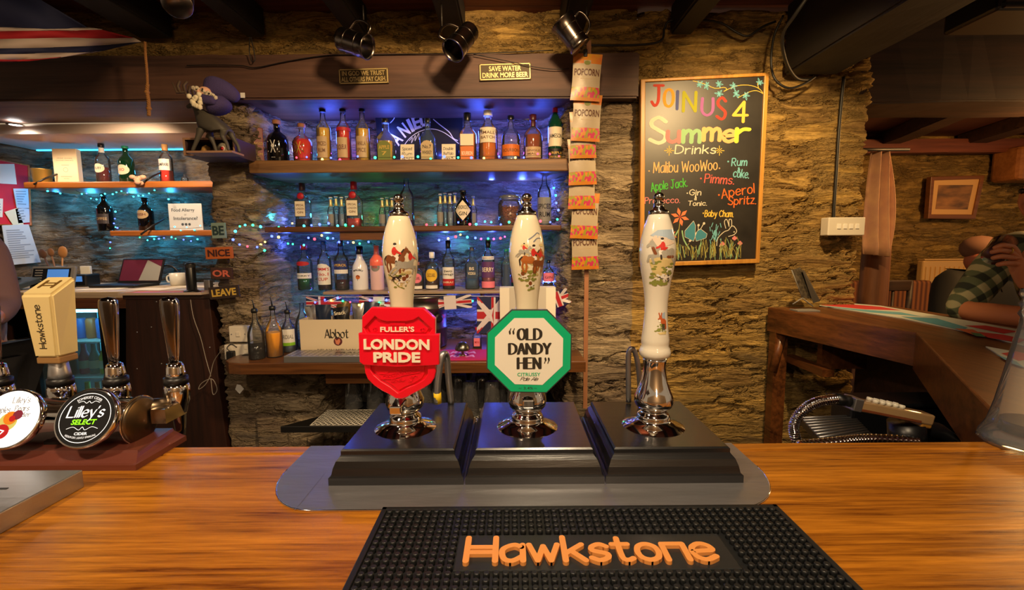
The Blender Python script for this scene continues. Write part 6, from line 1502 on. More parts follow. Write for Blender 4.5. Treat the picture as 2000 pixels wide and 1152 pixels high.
# bunting
def jack(w, h, mbk, name, par, yoff=0, fn=None):
    """Union Jack outlines on a w x h cloth centred on x=0, hanging from z=0"""
    fn = fn or (lambda x, z, o: (x, yoff-o, z)); mb = MB()
    mb.m = 0; mb.flat([rect(-w/2,w/2,-h,0)], fn)
    def cl(pl): 
        out = pl
        for ax, lim, sg in ((0,-w/2,1),(0,w/2,-1),(1,-h,1),(1,0,-1)):
            o = []
            for a, b in zip(out, out[1:]+out[:1]):
                ia, ib = a[ax]*sg >= lim*sg-1e-9, b[ax]*sg >= lim*sg-1e-9
                if ia: o.append(a)
                if ia != ib:
                    t = (lim-a[ax])/(b[ax]-a[ax]); o.append((a[0]+(b[0]-a[0])*t, a[1]+(b[1]-a[1])*t))
            out = o
            if len(out) < 3: return None
        return out
    def diag(k, sgn):
        dx, dz = w, h*sgn; L_ = math.hypot(dx,dz); n = (-dz/L_*k, dx/L_*k); a = (-w/2*1.1,-h/2-h/2*sgn*1.1); b = (w/2*1.1,-h/2+h/2*sgn*1.1)
        return [(a[0]-n[0],a[1]-n[1]),(b[0]-n[0],b[1]-n[1]),(b[0]+n[0],b[1]+n[1]),(a[0]+n[0],a[1]+n[1])]
    for lay, (mi, pls) in enumerate(((1,[diag(h*.10,1),diag(h*.10,-1)]),(2,[diag(h*.035,1),diag(h*.035,-1)]),(1,[rect(-w*.14,w*.14,-h,0),rect(-w/2,w/2,-h*.66,-h*.34)]),(2,[rect(-w*.08,w*.08,-h,0),rect(-w/2,w/2,-h*.6,-h*.4)]))):
        mb.m = mi; mb.flat([q for q in map(cl, pls) if q], lambda x, z, o, lay=lay: fn(x, z, o+.00025*(lay+1)))
    return mb.build(name, [NAVY, C('bunting_white', 206,200,204,.8), FRED], par)
bu = thing('bunting', 'Union Jack bunting hung below the lowest recess shelf', 'bunting', P(850,577,2.235))
s = S(590,2.235); o = bu.location
for i, (x, y, a, w_, h_) in enumerate(((632,579,.0,70,26),(740,580,.06,78,22),(878,578,-.06,84,26),(960,580,.02,56,72),(1085,570,-.35,46,30))):
    p = P(x,y,2.225+.004*(i%2))-o; R_ = Matrix.Translation(p) @ rot(ry=a)
    fl_ = jack(w_*s, h_*s, None, 'flag', bu, fn=lambda x_, z_, o_, R_=R_, i=i: tuple(R_ @ Vector((x_, .004*math.sin(x_*60+i)-o_, z_))))
MB().tube([P(*p)-o for p in crom([(590,577,2.232),(700,580,2.232),(850,577,2.232),(980,578,2.232),(1100,568,2.232)],5)], .0015, 5).build('ribbon', C('bunting_white', 206,200,204,.8), bu)

# ================================================================ LEFT NICHE
gN = 'bottles on the niche shelves'
YN = 2.76
def nb(px, yt, yb, w_, zb, label, shape, gl, lq, lv, labs, cap, ch=.06, **kw): return bottle(px,yt,yb,w_,YN,zb,label,shape,gl,lq,lv,labs,cap,ch,group=gN,**kw)
nb(204,278,356,24,ZN1,'bottle with oval cream label and dark lower half, upper niche shelf','wine',CLEAR,L_DK,.42,[(.28,.50,.9,LAB['cream'],'RUBY',LAB['black'],'oval')],CB,.08,neck=(.78,.9,LAB['white']))
nb(250,282,355,26,ZN1,'dark green bottle with cream label in the middle of the upper niche shelf','wine',GREENG,None,0,[(.24,.50,1.0,LAB['cream'],'XO',LAB['red'],'oval')],C('cap_green', 20,120,90,.4),.06)
nb(327,277,353,23,ZN1,'clear bottle of red vermouth with tan stopper, upper niche shelf','tall',CLEAR,L_RED,.34,[(.34,.62,1.1,LAB['white'],'CAMPARI',LAB['black'])],C('cap_tan', 170,130,80,.5),.16)
nb(208,377,449,26,ZN2,'black bottle with grey label on the lower niche shelf','wine',BLACKG,None,0,[(.20,.46,1.1,C('label_dark', 60,54,58,.5),'COFFEE',LAB['tan'])],CB,.08)
nb(287,382,446,26,ZN2,'black cream-liqueur bottle with cream and orange oval label','wine',BLACKG,None,0,[(.36,.62,1.0,LAB['tan'],'IRISH',LAB['maroon'],'oval')],CB,.08)
t = flatbox('certificate_stand', 'upright cream printed card on the upper niche shelf', 'card', 136, 358, 2.76, ZN1, .128, .205, .035, C('cream_print_card', 224,206,170,.6), rz=.12)
mb = MB(); f = lambda x,z,o: (x,-.0179-o,z); letters(mb,'DRINK AWARE',0,.150,w=.08,h=.006,fn=f); letters(mb,'GOOD DRINKS',0,.138,w=.09,h=.005,fn=f); mb.flat([rect(-.02,.02,.110,.112), rect(-.03,.03,.045,.047)], f); mb.flat(stroke([(.012*math.cos(k*PI/8),.085+.012*math.sin(k*PI/8)) for k in range(17)], nib(.0008,.0008)), f); letters(mb,'AWARD',0,.035,w=.03,h=.005,fn=f); mb.build('print', C('print_grey', 130,110,90,.6), t)
p = P(84,358,2.74); t = thing('brass_pot', 'gold coloured ribbed pot at the left end of the upper niche shelf', 'pot', (p.x,2.74,ZN1)); MB().lathe([(.036,0),(.042,.02),(.046,.085),(.048,.088),(.044,.088),(.038,.02),(0,.012)], 14, caps=False).build('pot', C('gold_pot', 170,136,66,.35,metal=.6), t)
t = thing('folded_cloth', 'pale pink bow hung on the front of the upper niche shelf', 'bow', P(270,352,2.60)); mb = MB(); rr = random.Random(5)
for k in range(7): mb.ball((rr.uniform(-.03,.03),rr.uniform(-.01,.005),rr.uniform(-.02,.02)), .016, 8, sc=(1.2,.7,.8))
mb.build('bow', C('bow_pink', 196,150,124,.8), t)
for (x,y),(x2,y2),lb in (((280,356),(316,336),'upper niche shelf beside the pink bow'),((66,360),(112,340),'upper niche shelf beside the gold pot'),((275,458),(320,428),'lower niche shelf')):
    ob = MB(); o = P(x,y,2.61); ob.tube([Vector((0,0,0)), P((x+x2)/2,(y+y2)/2-2,2.66)-o, P(x2,y2,2.74)-o], .005, 8); q = ob.build('shelf_bracket', CABLE, None, loc=o); tag(q, 'black iron scroll bracket on the '+lb, 'bracket', 'iron brackets on the niche shelves')
t = flatbox('allergy_notice', 'white notice about food allergy propped on the lower niche shelf', 'notice', 365, 447, 2.72, ZN2, .195, .155, .006, C('notice_white', 206,212,216,.6), rz=0)
mb = MB(); f = lambda x,z,o: (x,-.0034-o,z); letters(mb,'Food Allergy',-.012,.115,w=.135,h=.024,bold=.02,fn=f); letters(mb,'or',0,.090,w=.014,h=.009,fn=f); letters(mb,'Intolerance?',0,.070,w=.140,h=.020,bold=.02,fn=f); mb.flat([circ(x,.035,.008,10) for x in (-.02,0,.02)], f); mb.build('print', C('print_slate', 70,80,90,.6), t)
nb(361,332,352,12,ZN1,'tiny clear decanter at the right end of the upper niche shelf','round',CLEAR,None,0,(),None)
t = thing('card_stack', 'folded white cards on the open niche shelf by the bent elbow', 'cards', (-2.62,2.42,.8935)); MB().box((0,0,.012), (.12,.16,.024), bev=.001).build('cards', LAB['white'], t)
t = thing('dark_papers', 'dark papers and magazines on the lower open niche shelf', 'papers', (-2.85,2.42,.6335))
for i_ in range(5): MB().box((.01*(i_%2),.008*(i_%3),.006+.011*i_), (.20,.24,.010), M=rot(rz=.15*(i_%3-1))).build('magazine', (C('paper_dark', 50,46,50,.6), LAB['grey'])[i_%2], t)
# pin board and papers on the left niche wall
WX = -2.945
def onwall(name, label, quad, m, off, cat, grp=None, th=.003):
    """a sheet on the left wall, corners given in the photo"""
    pts = []
    for x, y in quad:
        u_, v_ = unroll(x,y); D = 1; p = P(x,y,1.0); k = (WX+off)/p.x; pts.append(Vector((WX+off, p.y*k, CZ+(p.z-CZ)*k)))
    c = sum(pts, Vector())/4; t = thing(name, label, cat, c, grp); mb = MB()
    mb.add([tuple(q-c) for q in pts]+[tuple(q-c-Vector((th,0,0))) for q in pts], [(0,1,2,3),(7,6,5,4)]+[(i,i+4,(i+1)%4+4,(i+1)%4) for i in range(4)])
    mb.build('sheet' if cat != 'pin board' else 'board', m, t); return t, pts, c
PAPW = C('paper_white', 214,212,200,.7); PAPB = C('paper_cool', 190,200,208,.7)
t, pts, c = onwall('pin_board', 'red pin board on the left niche wall covered in papers', [(-60,300),(55,323),(60,440),(-60,438)], C('pinboard_red', 196,30,50,.8), .012, 'pin board')
mb = MB(); mb.tube([p-c for p in pts], .008, 6, closed=True); mb.build('frame', PINE, t)
def printed(t, pts, c, n, m, seed=0, x0=.1, x1=.9):
    mb = MB(); rr = random.Random(seed); a, b, d, e = [p-c+Vector((.0012,0,0)) for p in pts]
    for i in range(n):
        v = .12+.76*i/n; u1 = x0+(x1-x0)*rr.uniform(.5,1); h_ = .35/n
        L = lambda u, v: tuple((a*(1-u)+b*u)*(1-v)+(e*(1-u)+d*u)*v)
        mb.add([L(x0,v),L(u1,v),L(u1,v+h_),L(x0,v+h_)], [(0,1,2,3)])
    mb.build('print', m, t)
gpp = 'papers pinned on the red board'; PG_ = C('print_pale', 140,150,160,.7)
for quad, m, n, lb in (([(-40,320),(28,320),(33,360),(-40,356)],PAPW,0,'blank white sheet, highest on the red pin board'),([(26,368),(55,368),(57,408),(33,406)],PAPB,6,'pale printed slip pinned at the right side of the red board'),([(30,408),(57,406),(58,434),(36,436)],PAPB,4,'pale slip with a green stripe, right side of the red board'),([(9,414),(34,406),(48,442),(28,443)],C('paper_cream', 214,210,180,.7),0,'curled cream note hanging at the foot of the red board'),([(-20,386),(6,388),(5,424),(-20,424)],PAPW,5,'white slip at the left of the red board')):
    t, pts, c = onwall('pinned_paper', lb, quad, m, .017+.004*(quad[0][0] > 5), 'paper', gpp)
    if n: printed(t, pts, c, n, PG_, n)
t, pts, c = onwall('printed_sheet', 'large printed white sheet hanging under the red pin board', [(4,440),(56,438),(80,512),(16,518)], PAPB, .03, 'paper'); printed(t, pts, c, 14, PG_, 3)
# worktop items
def onwork(px, y, D): p = P(px, y, D); return Vector((p.x, D, ZNC))
BLKPL = C('black_plastic', 18,19,22,.35); SCRB = mat('screen_blue', rgb(60,110,170), .3, emit=(rgb(70,120,190), .35)); SCRD = C('screen_dark', 22,26,34,.2)
t = thing('till_screen', 'tablet till screen with dark list and blue picture on the niche worktop', 'till screen', onwork(100,547,2.50), rx=0)
R_ = rot(rx=-.25)
MB().box((0,0,.062), (.235,.016,.120), M=R_, bev=.004).build('frame', C('grey_plastic', 112,110,108,.4), t); MB().box((-.005,-.0085,.062), (.205,.002,.098), M=R_).build('screen', SCRD, t); MB().box((.030,-.0098,.070), (.115,.001,.07), M=R_).build('picture', SCRB, t)
mb = MB()
for i in range(6): mb.box((-.075,-.0098,.100-i*.014), (.04,.001,.006), M=R_)
mb.build('list_text', LAB['grey'], t); MB().box((0,.04,.012), (.12,.08,.024), bev=.004).build('stand', BLKPL, t)
t = thing('desk_phone', 'dark desk phone on the niche worktop, left of the till screen', 'phone', onwork(36,553,2.46))
MB().box((0,0,.036), (.15,.13,.03), M=rot(rx=.25), bev=.006).build('base', C('phone_dark', 46,58,66,.4), t)
MB().tube([(-.06,-.01,.05),(-.05,-.0,.062),(-.02,0,.064),(.0,0,.05)], [.016,.012,.012,.016], 10).build('handset', BLKPL, t)
mb = MB()
for i in range(3):
    for j in range(3): mb.box((.02+i*.02,-.03+j*.022,.037-.0055*(j-1)*-1+.004), (.012,.013,.006))
mb.build('buttons', LAB['grey'], t)
t = thing('utensil_jar', 'metal jar of wooden spoons at the back of the niche worktop', 'utensil jar', onwork(112,520,2.78))
MB().lathe([(.045,0),(.046,.11),(.048,.112),(.043,.112),(.042,.01),(0,.01)], 20, caps=False).build('jar', STEEL, t)
def spoon(i, dx, lean, sz, label, m):
    q = thing('wooden_spoon', label, 'spoon', t.location+Vector((dx,0,.013)), 'wooden spoons in the metal jar', ry=lean)
    MB().tube([(0,0,0),(0,0,.16)], .0045, 8).build('handle', m, q); mb = MB(); mb.ball((0,0,.185), .030*sz, 12, sc=(1,.3,1.2)); mb.build('bowl', m, q)
SPW = C('spoon_wood', 176,120,64,.6); spoon(0,.016,.14,1.0,'broad pale wooden spatula in the metal jar',SPW); spoon(1,-.016,-.35,.8,'dark wooden spoon leaning left in the metal jar',C('spoon_dark', 84,54,36,.6)); spoon(2,0,-.16,.7,'small brown spoon in the metal jar',C('spoon_brown', 130,86,50,.6))
t = thing('card_reader', 'black card machine with white paper roll on the niche worktop', 'card machine', onwork(165,543,2.66), rz=.2)
MB().box((0,0,.035), (.09,.12,.07), bev=.008).build('body', BLKPL, t); MB().box((0,-.062,.045), (.05,.003,.03)).build('display', SCRB, t); MB().box((0,.02,.09), (.05,.02,.05), bev=.003).build('receipt', PAPW, t)
t = thing('white_mug', 'white spouted mug on the niche worktop by the pillar', 'mug', onwork(348,546,2.66)); MB().lathe([(.034,0),(.040,.01),(.042,.072),(.039,.072),(.036,.012),(0,.01)], 24, caps=False).build('cup', C('china_white', 206,206,200,.25), t); MB().tube([Vector(p) for p in crom([(-.041,0,.058),(-.062,0,.052),(-.062,0,.026),(-.041,0,.016)],4)], .005, 8).build('handle', C('china_white', 206,206,200,.25), t)
t = thing('laptop', 'open dark laptop with a red and white picture on the niche worktop', 'laptop', onwork(250,548,2.62), rz=-.1)
MB().box((0,-.02,.008), (.27,.17,.014), bev=.003).build('base', BLKPL, t); R_ = Matrix.Translation((0,.066,.012)) @ rot(rx=-.35)
lid = MB().box((0,0,.075), (.27,.008,.15), M=R_, bev=.003).build('lid', BLKPL, t)
mb = MB(); mb.box((0,-.0045,.078), (.25,.001,.128), M=R_); mb.build('screen', C('screen_maroon', 96,36,60,.3), lid)
mb = MB(); mb.add([tuple(R_ @ Vector(v)) for v in ((.0,-.0054,.016),(.125,-.0054,.016),(.125,-.0054,.10),(.03,-.0054,.142))], [(0,1,2,3)]); mb.build('picture', C('screen_grey', 150,150,146,.3), lid)
t = thing('headphones', 'black over-ear headphones beside the laptop', 'headphones', onwork(328,545,2.72)); MB().tube([Vector((.07*math.cos(a),0,.045+.07*math.sin(a))) for a in [PI*i/12 for i in range(13)]], .007, 8).build('headband', BLKPL, t)
for x in (-.066,.066): MB().ball((x,0,.042), .038, 12, sc=(.5,.9,1)).build('ear_cup', BLKPL, t)
PAPS = C('paper_pile', 220,210,190,.7)
for i, (x, y, D, rz, lb) in enumerate(((195,548,2.44,.3,'loose white sheet on the niche worktop behind the cream tap handle'),(300,556,2.42,-.2,'loose white sheet on the niche worktop in front of the laptop'),(375,552,2.55,.1,'loose white sheet on the worktop near the pillar'))):
    q = thing('loose_paper', lb, 'paper', onwork(x,y,D)+Vector((0,0,.0005+.0004*i)), 'loose sheets on the niche worktop', rz=rz); MB().box((0,0,.0006), (.21,.12,.0008)).build('sheet', PAPS, q)
# dark side cabinet with pink tray
dc = thing('dark_cabinet', 'dark brown cabinet side panel standing beside the fridge', 'cabinet', (P(330,720,2.23).x,2.23,0))
o = dc.location; q = [P(x,y,2.215)-o for x, y in ((244,583),(408,583),(428,760),(446,900),(244,900))]
MB().prism([(v.x, v.z) for v in q], .05, -.012, .004).build('panel', CUP, dc)
a, b = P(240,582,2.215)-o, P(412,584,2.215)-o
MB().box(((a.x+b.x)/2,.02,a.z+.004), (b.x-a.x,.075,.022), bev=.003).build('top_rail', DARKWOOD, dc)
mb = MB()
for x, y in ((262,650),(290,640),(310,712),(262,722),(300,590),(405,680)): v = P(x,y,2.2)-o; mb.lathe([(.004,0),(.003,.002),(0,.002)], 8, M=Matrix.Translation((v.x,-.0125,v.z)) @ rot(rx=PI/2))
mb.build('screws', STEEL, dc)
tr = thing('pink_tray', 'pink tray with pale rim lying on the dark cabinet', 'tray', (P(330,575,2.25).x,2.25,o.z+a.z+.0155))
MB().box((0,0,.004), (.38,.11,.006)).build('tray_base', C('tray_pink', 214,84,120,.5), tr)
MB().prism(rect(-.20,.20,-.06,.06), 0, .012, holes=[rect(-.19,.19,-.05,.05)], M=Matrix(((1,0,0,0),(0,0,1,0),(0,1,0,0),(0,0,0,1)))).build('rim', C('tray_rim', 196,176,160,.4), tr)
p = P(364,577,2.22); t = thing('black_flask', 'slim black cylinder speaker standing on the dark cabinet', 'speaker', (p.x,2.262,tr.location.z+.0075)); MB().lathe([(.036,0),(.036,.004),(.026,.01),(.022,.012),(.022,.135),(.019,.142),(0,.143)], 24).build('body', BLKPL, t); MB().lathe([(.0222,.12),(.0222,.135)], 24, caps=False).build('ring', C('dark_ring', 44,44,46,.3), t)
for n_, pts, lb in (('white_cable',[(372,585,2.19),(378,620,2.185),(392,660,2.18),(402,700,2.18),(412,735,2.15)],'thin white lead hanging down the dark cabinet'),('white_cable',[(436,680,2.10),(418,705,2.14),(410,735,2.14),(400,752,2.14),(388,760,2.14),(394,748,2.14),(414,740,2.14),(424,760,2.14),(416,770,2.14),(412,740,2.14)],'coiled end of white lead beside the back bar')):
    ob = cable(n_, lb, pts, .0018, C('white_lead', 150,140,130,.5), 'white leads by the cabinet')
t = thing('napkin_dispenser', 'steel napkin dispenser at the pillar end of the niche worktop', 'dispenser', (P(402,552,2.30).x,2.32,ZNC-.02)); MB().box((0,0,.04), (.03,.03,.07), bev=.003).build('body', STEEL, t)
# fridge
fr = thing('bottle_fridge', 'lit glass-door bottle fridge under the niche worktop', 'fridge', (P(148,700,2.34).x,2.42,.26))
s = S(690,2.33); FWd, FH = 150*s, .86
mb = MB(); bl = FWd/2
for c_, d_ in (((-bl,.1,FH/2),(.03,.36,FH)),((bl,.1,FH/2),(.05,.36,FH)),((0,.1,FH),(FWd,.36,.05)),((0,.1,0.02),(FWd,.36,.04)),((0,.28,FH/2),(FWd,.02,FH))): mb.box(c_, d_)
mb.build('cabinet', BLKPL, fr)
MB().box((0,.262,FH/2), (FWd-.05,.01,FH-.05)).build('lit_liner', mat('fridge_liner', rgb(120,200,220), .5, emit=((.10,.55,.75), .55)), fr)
MB().box((0,.0,FH-.045), (FWd-.06,.03,.016)).build('light_strip', mat('fridge_tube', (.6,.95,1), .4, emit=((.35,.9,1), 5)), fr)
for z in (.22,.44,.64): MB().box((0,.13,z), (FWd-.05,.22,.006)).build('wire_shelf', C('cold_white', 200,205,205,.5), fr)
MB().box((0,-.085,FH/2), (FWd-.02,.006,FH-.04)).build('glass_door', glass('fridge_glass', (.72,.93,.98), .2, .02, .10), fr)
mb = MB()
for c_, d_ in (((-bl+.012,-.095,FH/2),(.03,.03,FH)),((bl-.012,-.095,FH/2),(.045,.03,FH)),((0,-.095,FH-.005),(FWd,.03,.04)),((0,-.095,.02),(FWd,.03,.04))): mb.box(c_, d_, bev=.004)
mb.build('door_frame', BLKPL, fr)
rr = random.Random(6)
fcols = [('orange',(230,110,50)),('pink',(220,90,130)),('blue',(60,110,200)),('green',(110,170,60)),('yellow',(200,200,70)),('teal',(40,140,150))]
for zi, z in enumerate((.22,.44,.64)):
    for i in range(6):
        cn, cc = rr.choice(fcols); x = -FWd/2+.055+i*(FWd-.11)/5
        q = thing('fridge_can' if zi == 2 else 'fridge_bottle', '%s %s, %s from the left on the %s shelf inside the lit fridge' % (cn, 'can' if zi == 2 else 'bottle', ['first','second','third','fourth','fifth','sixth'][i], ['lowest','middle','top'][zi]), 'can' if zi == 2 else 'bottle', fr.location+Vector((x,.12,z+.004)), 'drinks in the fridge')
        m = C('drink_'+cn, *cc, .3)
        if zi == 2: MB().lathe([(.022,0),(.026,.006),(.026,.10),(.021,.108),(.021,.112)], 14).build('can_body', m, q)
        else: MB().lathe([(.026,0),(.027,.004),(.027,.09),(.013,.13),(.012,.165),(.014,.168)], 14).build('glass', m, q); MB().lathe([(.0275,.03),(.0275,.075)], 14, caps=False).build('label', LAB['cream'], q)
for i, (x, y, D, lb) in enumerate(((20,622,2.42,'folded white card on the open niche shelf'),(40,735,2.42,'stack of dark papers on the lower open niche shelf'))):
    pass
# ================================================================ RIGHT SIDE
# bar towels on the side bar (flat runners lying on the top)
BTB = C('towel_blue', 92,156,172,.8); BTR = C('towel_red', 190,44,44,.8); BTP = C('towel_pale', 190,196,186,.8); BTO = C('towel_orange', 196,96,50,.8)
def flatpoly(pts, z, c): return [(q.x-c.x, q.y-c.y) for q in (PZ(x,y,z) for x, y in pts)]
z0 = 1.1005
def runner(name, label, quad, pats):
    c = PZ(*[sum(q[i] for q in quad)/len(quad) for i in (0,1)], z0); t = thing(name, label, 'bar towel', (c.x,c.y,z0), 'printed bar runners on the side bar')
    fnz = lambda x,z,o: (x,z,o)
    mb = MB(); pl = flatpoly(quad, z0, c); mb.flat([pl if sum((a[0]*b[1]-a[1]*b[0]) for a, b in zip(pl, pl[1:]+pl[:1])) > 0 else pl[::-1]], fnz, .003); base = mb.build('cloth', BTP, t)
    ms = [BTB,BTR,BTP,BTO,C('towel_green', 70,120,80,.8)]; mb = MB()
    for k, (mi, p) in enumerate(pats):
        mb.m = mi; q = flatpoly(p, z0+.003, c); q = q if sum((a[0]*b[1]-a[1]*b[0]) for a, b in zip(q, q[1:]+q[:1])) > 0 else q[::-1]
        mb.flat([q], lambda x,z,o,k=k: (x,z,.0033+.00025*k))
    mb.build('printed_pattern', ms, base); return t
runner('bar_runner', 'long blue, pale and red printed runner along the outer edge of the side bar', [(1600,597),(1622,590),(1720,598),(2010,648),(2010,678),(1870,645),(1760,622)],
    [(1,[(1604,596),(1622,591),(1720,599),(1760,606),(1690,604)]),(0,[(1612,598),(1690,605),(1760,610),(1800,618),(1700,610)]),(0,[(1760,618),(1830,622),(1890,640),(1880,646)]),(1,[(1885,636),(1925,636),(1990,648),(1960,652)]),(1,[(1905,648),(1960,654),(2005,664),(1990,670),(1930,660)]),(3,[(1865,642),(1900,644),(1925,656),(1905,656)]),(4,[(1895,650),(1915,652),(1925,659),(1905,657)])])
runner('bar_runner', 'red, white and blue printed runner on the near part of the side bar', [(1925,678),(1990,690),(2080,706),(2060,740),(1975,710)],
    [(1,[(1955,690),(1985,686),(2030,698),(1990,705)]),(0,[(1945,692),(1985,706),(2000,718),(1972,708)])])
# leaflet stand
ld = thing('leaflet_holder', 'black card holder with folded leaflets on the side bar by the stone wall', 'leaflet holder', (P(1572,600,2.05).x,2.05,1.1005))
o = ld.location
def sheet(poly, name, m, par, th=.002):
    q = [P(x,y,d)-o for x, y, d in poly]; mb = MB(); n = len(q); mb.add([tuple(v) for v in q]+[tuple(v+Vector((th,th,0))) for v in q], [list(range(n)),list(range(n,2*n))[::-1]]+[(i,i+n,(i+1)%n+n,(i+1)%n) for i in range(n)]); return mb.build(name, m, par)
DCARD = mat('dark_card', rgb(30,26,23), .7, spec=.2, noise=(60, rgb(84,76,62))); 
sheet([(1546,527,2.05),(1563,522,2.09),(1592,584,2.09),(1567,582,2.05)], 'card', DCARD, ld); sheet([(1566,526,2.07),(1572,530,2.10),(1602,588,2.10),(1588,592,2.07)], 'card', C('leaflet_dark', 36,33,31,.7), ld)
MB().box((0,0,.003), (.10,.06,.005)).build('base', LAB['grey'], ld)
q = [P(x,y,2.05)-o for x, y in ((1548,594),(1567,582),(1588,598))]; mb = MB(); mb.tube(q, .003, 6); mb.tube([P(1546,527,2.045)-o, q[1]], .002, 6); mb.build('wire_frame', LAB['grey'], ld)
# soda gun
sg = thing('soda_gun', 'chrome-hosed soda gun with white buttons hanging beside the bar', 'soda gun', P(1730,800,.98))
o = sg.location
hp = crom([(1570,895,.95),(1552,850,.95),(1553,822,.95),(1572,798,.95),(1600,784,.96),(1634,779,.97)], 8)
mb = MB(); q = [P(*p)-o for p in hp]; rs = []
fine = []
for a, b in zip(q, q[1:]): fine += [a.lerp(b, k/8) for k in range(8)]
mb.tube(fine, [.0078 if i % 8 < 3 else .0112 for i in range(len(fine))], 12); mb.build('hose', CHROME, sg)
q2 = [P(*p)-o for p in crom([(1560,870,.90),(1640,862,.93),(1700,857,.95),(1790,861,.97)],10)]; fine = []
for a, b in zip(q2, q2[1:]): fine += [a.lerp(b, k/8) for k in range(8)]
MB().tube(fine, [.0076 if i % 8 < 3 else .0108 for i in range(len(fine))], 12).build('hose', CHROME, sg)
a, b = P(1630,778,.97)-o, P(1660,784,.975)-o; MB().tube([a,b], .0125, 14).build('grip_sleeve', BLKPL, sg)
a, b = P(1657,785,.975)-o, P(1812,816,.985)-o; ax = (b-a); L_ = ax.length; Mx = Matrix.Translation((a+b)/2) @ ax.to_track_quat('X','Z').to_matrix().to_4x4()
CLP = mat('amber_clear_plastic', rgb(196,160,112), .12, trans=.3, coat=.4)
MB().box((0,0,-.001), (L_,.034,.024), M=Mx, bev=.004).build('body', CLP, sg); MB().box((-.01,0,-.0085), (L_*.8,.0345,.006), M=Mx, bev=.001).build('inner_channel', C('copper_channel', 120,66,40,.3), sg)
MB().box((L_/2-.012,0,-.0105), (.024,.03,.02), M=Mx, bev=.003).build('nozzle', C('amber_nozzle', 170,120,50,.3), sg); MB().box((-L_/2+.01,0,0), (.02,.036,.028), M=Mx, bev=.002).build('collar', STEEL, sg)
for i in range(5):
    for j in (-1,1): MB().lathe([(.0062,0),(.0062,.006),(.005,.0075),(0,.0075)], 12, M=Mx @ Matrix.Translation((-L_*.22+i*.0155, j*.008, .011))).build('button', C('button_white', 230,224,204,.35), sg)
hb_ = thing('gun_holster', 'black drip holster under the soda gun', 'holster', P(1800,850,1.02)); o = hb_.location
q = [P(x,y,1.02)-o for x, y in ((1752,826),(1790,833),(1830,842),(1870,866),(1900,880))]
MB().tube(q, [.012,.022,.020,.014,.012], 12).build('arm', BLKPL, hb_); MB().tube([P(1770,824,1.0)-o,P(1772,870,1.0)-o], .035, 20).build('cup', BLKPL, hb_)
MB().box(tuple(P(1890,850,1.05)-o), (.03,.03,.05), bev=.004).build('bracket', STEEL, hb_)
st_ = thing('ribbed_tray', 'ribbed steel drainer tray under the side bar', 'tray', PZ(1640,850,.86)); o = st_.location
mb = MB(); A = [PZ(x,y,.86)-o for x, y in ((1562,815),(1665,812),(1720,870),(1640,900))]
mb.add([tuple(v) for v in A]+[tuple(v-Vector((0,0,.02))) for v in A], [(0,1,2,3),(7,6,5,4),(0,4,5,1),(1,5,6,2),(2,6,7,3),(3,7,4,0)]); mb.build('tray_body', C('tray_dark', 40,36,32,.4), st_)
mb = MB()
for k in range(14): u = (k+.5)/14; mb.tube([A[0].lerp(A[3],u)+Vector((0,0,.003)), A[1].lerp(A[2],u)+Vector((0,0,.003))], .004, 6)
mb.build('ribs', STEEL, st_)
sk = thing('black_bin', 'black plastic bin standing under the side bar behind the soda gun', 'bin', (P(1690,800,1.42).x,1.42,.62)); MB().box((.10,0,.14), (.36,.10,.28), bev=.01).build('body', BLKPL, sk); MB().box((.10,0,.285), (.38,.12,.012), bev=.004).build('lid', BLKPL, sk); 
for x in (-.04,.24): MB().box((x,0,-.31), (.03,.08,.62)).build('leg', BLKPL, sk)
# ---- far room
pf = thing('framed_picture', 'small framed landscape with cream mount on the far stone wall', 'picture', P(1863,385,3.66)); o = pf.location; s = S(385,3.66)
K = lambda x, y: ((x-1863)*s, (385-y)*s)
MB().prism([K(1811,346),K(1915,344),K(1905,428),K(1812,426)], .02, -.02, .004, holes=[[K(1818,353),K(1907,351),K(1899,419),K(1818,418)]]).build('frame', wood('picture_frame', rgb(96,54,26), rgb(140,86,46), .4, 'X', 40), pf)
MB().prism([K(1816,350),K(1909,349),K(1901,422),K(1816,421)], .012, -.008).build('mount', C('mount_cream', 220,172,110,.6), pf)
MB().prism([K(1829,362),K(1896,362),K(1890,409),K(1827,408)], .0, -.010).build('painting', mat('landscape', rgb(70,52,40), .5, noise=(6, rgb(176,122,70)), scale=(1,1,3)), pf)
rd_ = thing('retro_radio', 'wooden wall cabinet radio with cream dial panel at the right edge', 'radio', P(2034,318,3.50)); s = S(320,3.5); o = rd_.location
MB().box((.06,.08,0), (.50,.22,66*s), bev=.03).build('case', wood('radio_case', rgb(120,72,36), rgb(166,108,60), .4, 'X', 40), rd_); MB().box((.08,-.032,.035), (.40,.006,.11), bev=.004).build('dial_panel', C('dial_cream', 206,152,84,.5), rd_); MB().lathe([(.022,0),(.02,.012),(0,.013)], 16, M=Matrix.Translation((-.06,-.03,-.075)) @ rot(rx=PI/2)).build('knob', C('knob_cream', 214,180,130,.4), rd_); MB().box((.08,-.03,-.125), (.42,.01,.012)).build('base_strip', C('dial_cream', 206,152,84,.5), rd_)
rt = thing('radiator', 'cream panel radiator on the far wall', 'radiator', (P(1850,560,3.62).x,3.62,P(1850,640,3.62).z)); s = S(560,3.6); H_ = (640-506)*s; o = rt.location
RADC = C('radiator_cream', 206,166,104,.4); x0 = P(1797,560,3.6).x-o.x; x1 = x0+1.0
MB().box(((x0+x1)/2,0,H_/2), (x1-x0,.06,H_), bev=.012).build('panel', RADC, rt)
mb = MB()
for i in range(26): mb.box((x0+.03+i*.037,-.032,H_*.48), (.018,.010,H_*.86), bev=.004)
mb.build('flutes', RADC, rt); MB().box(((x0+x1)/2,0,H_+.006), (x1-x0-.01,.07,.012), bev=.003).build('top_grille', RADC, rt)
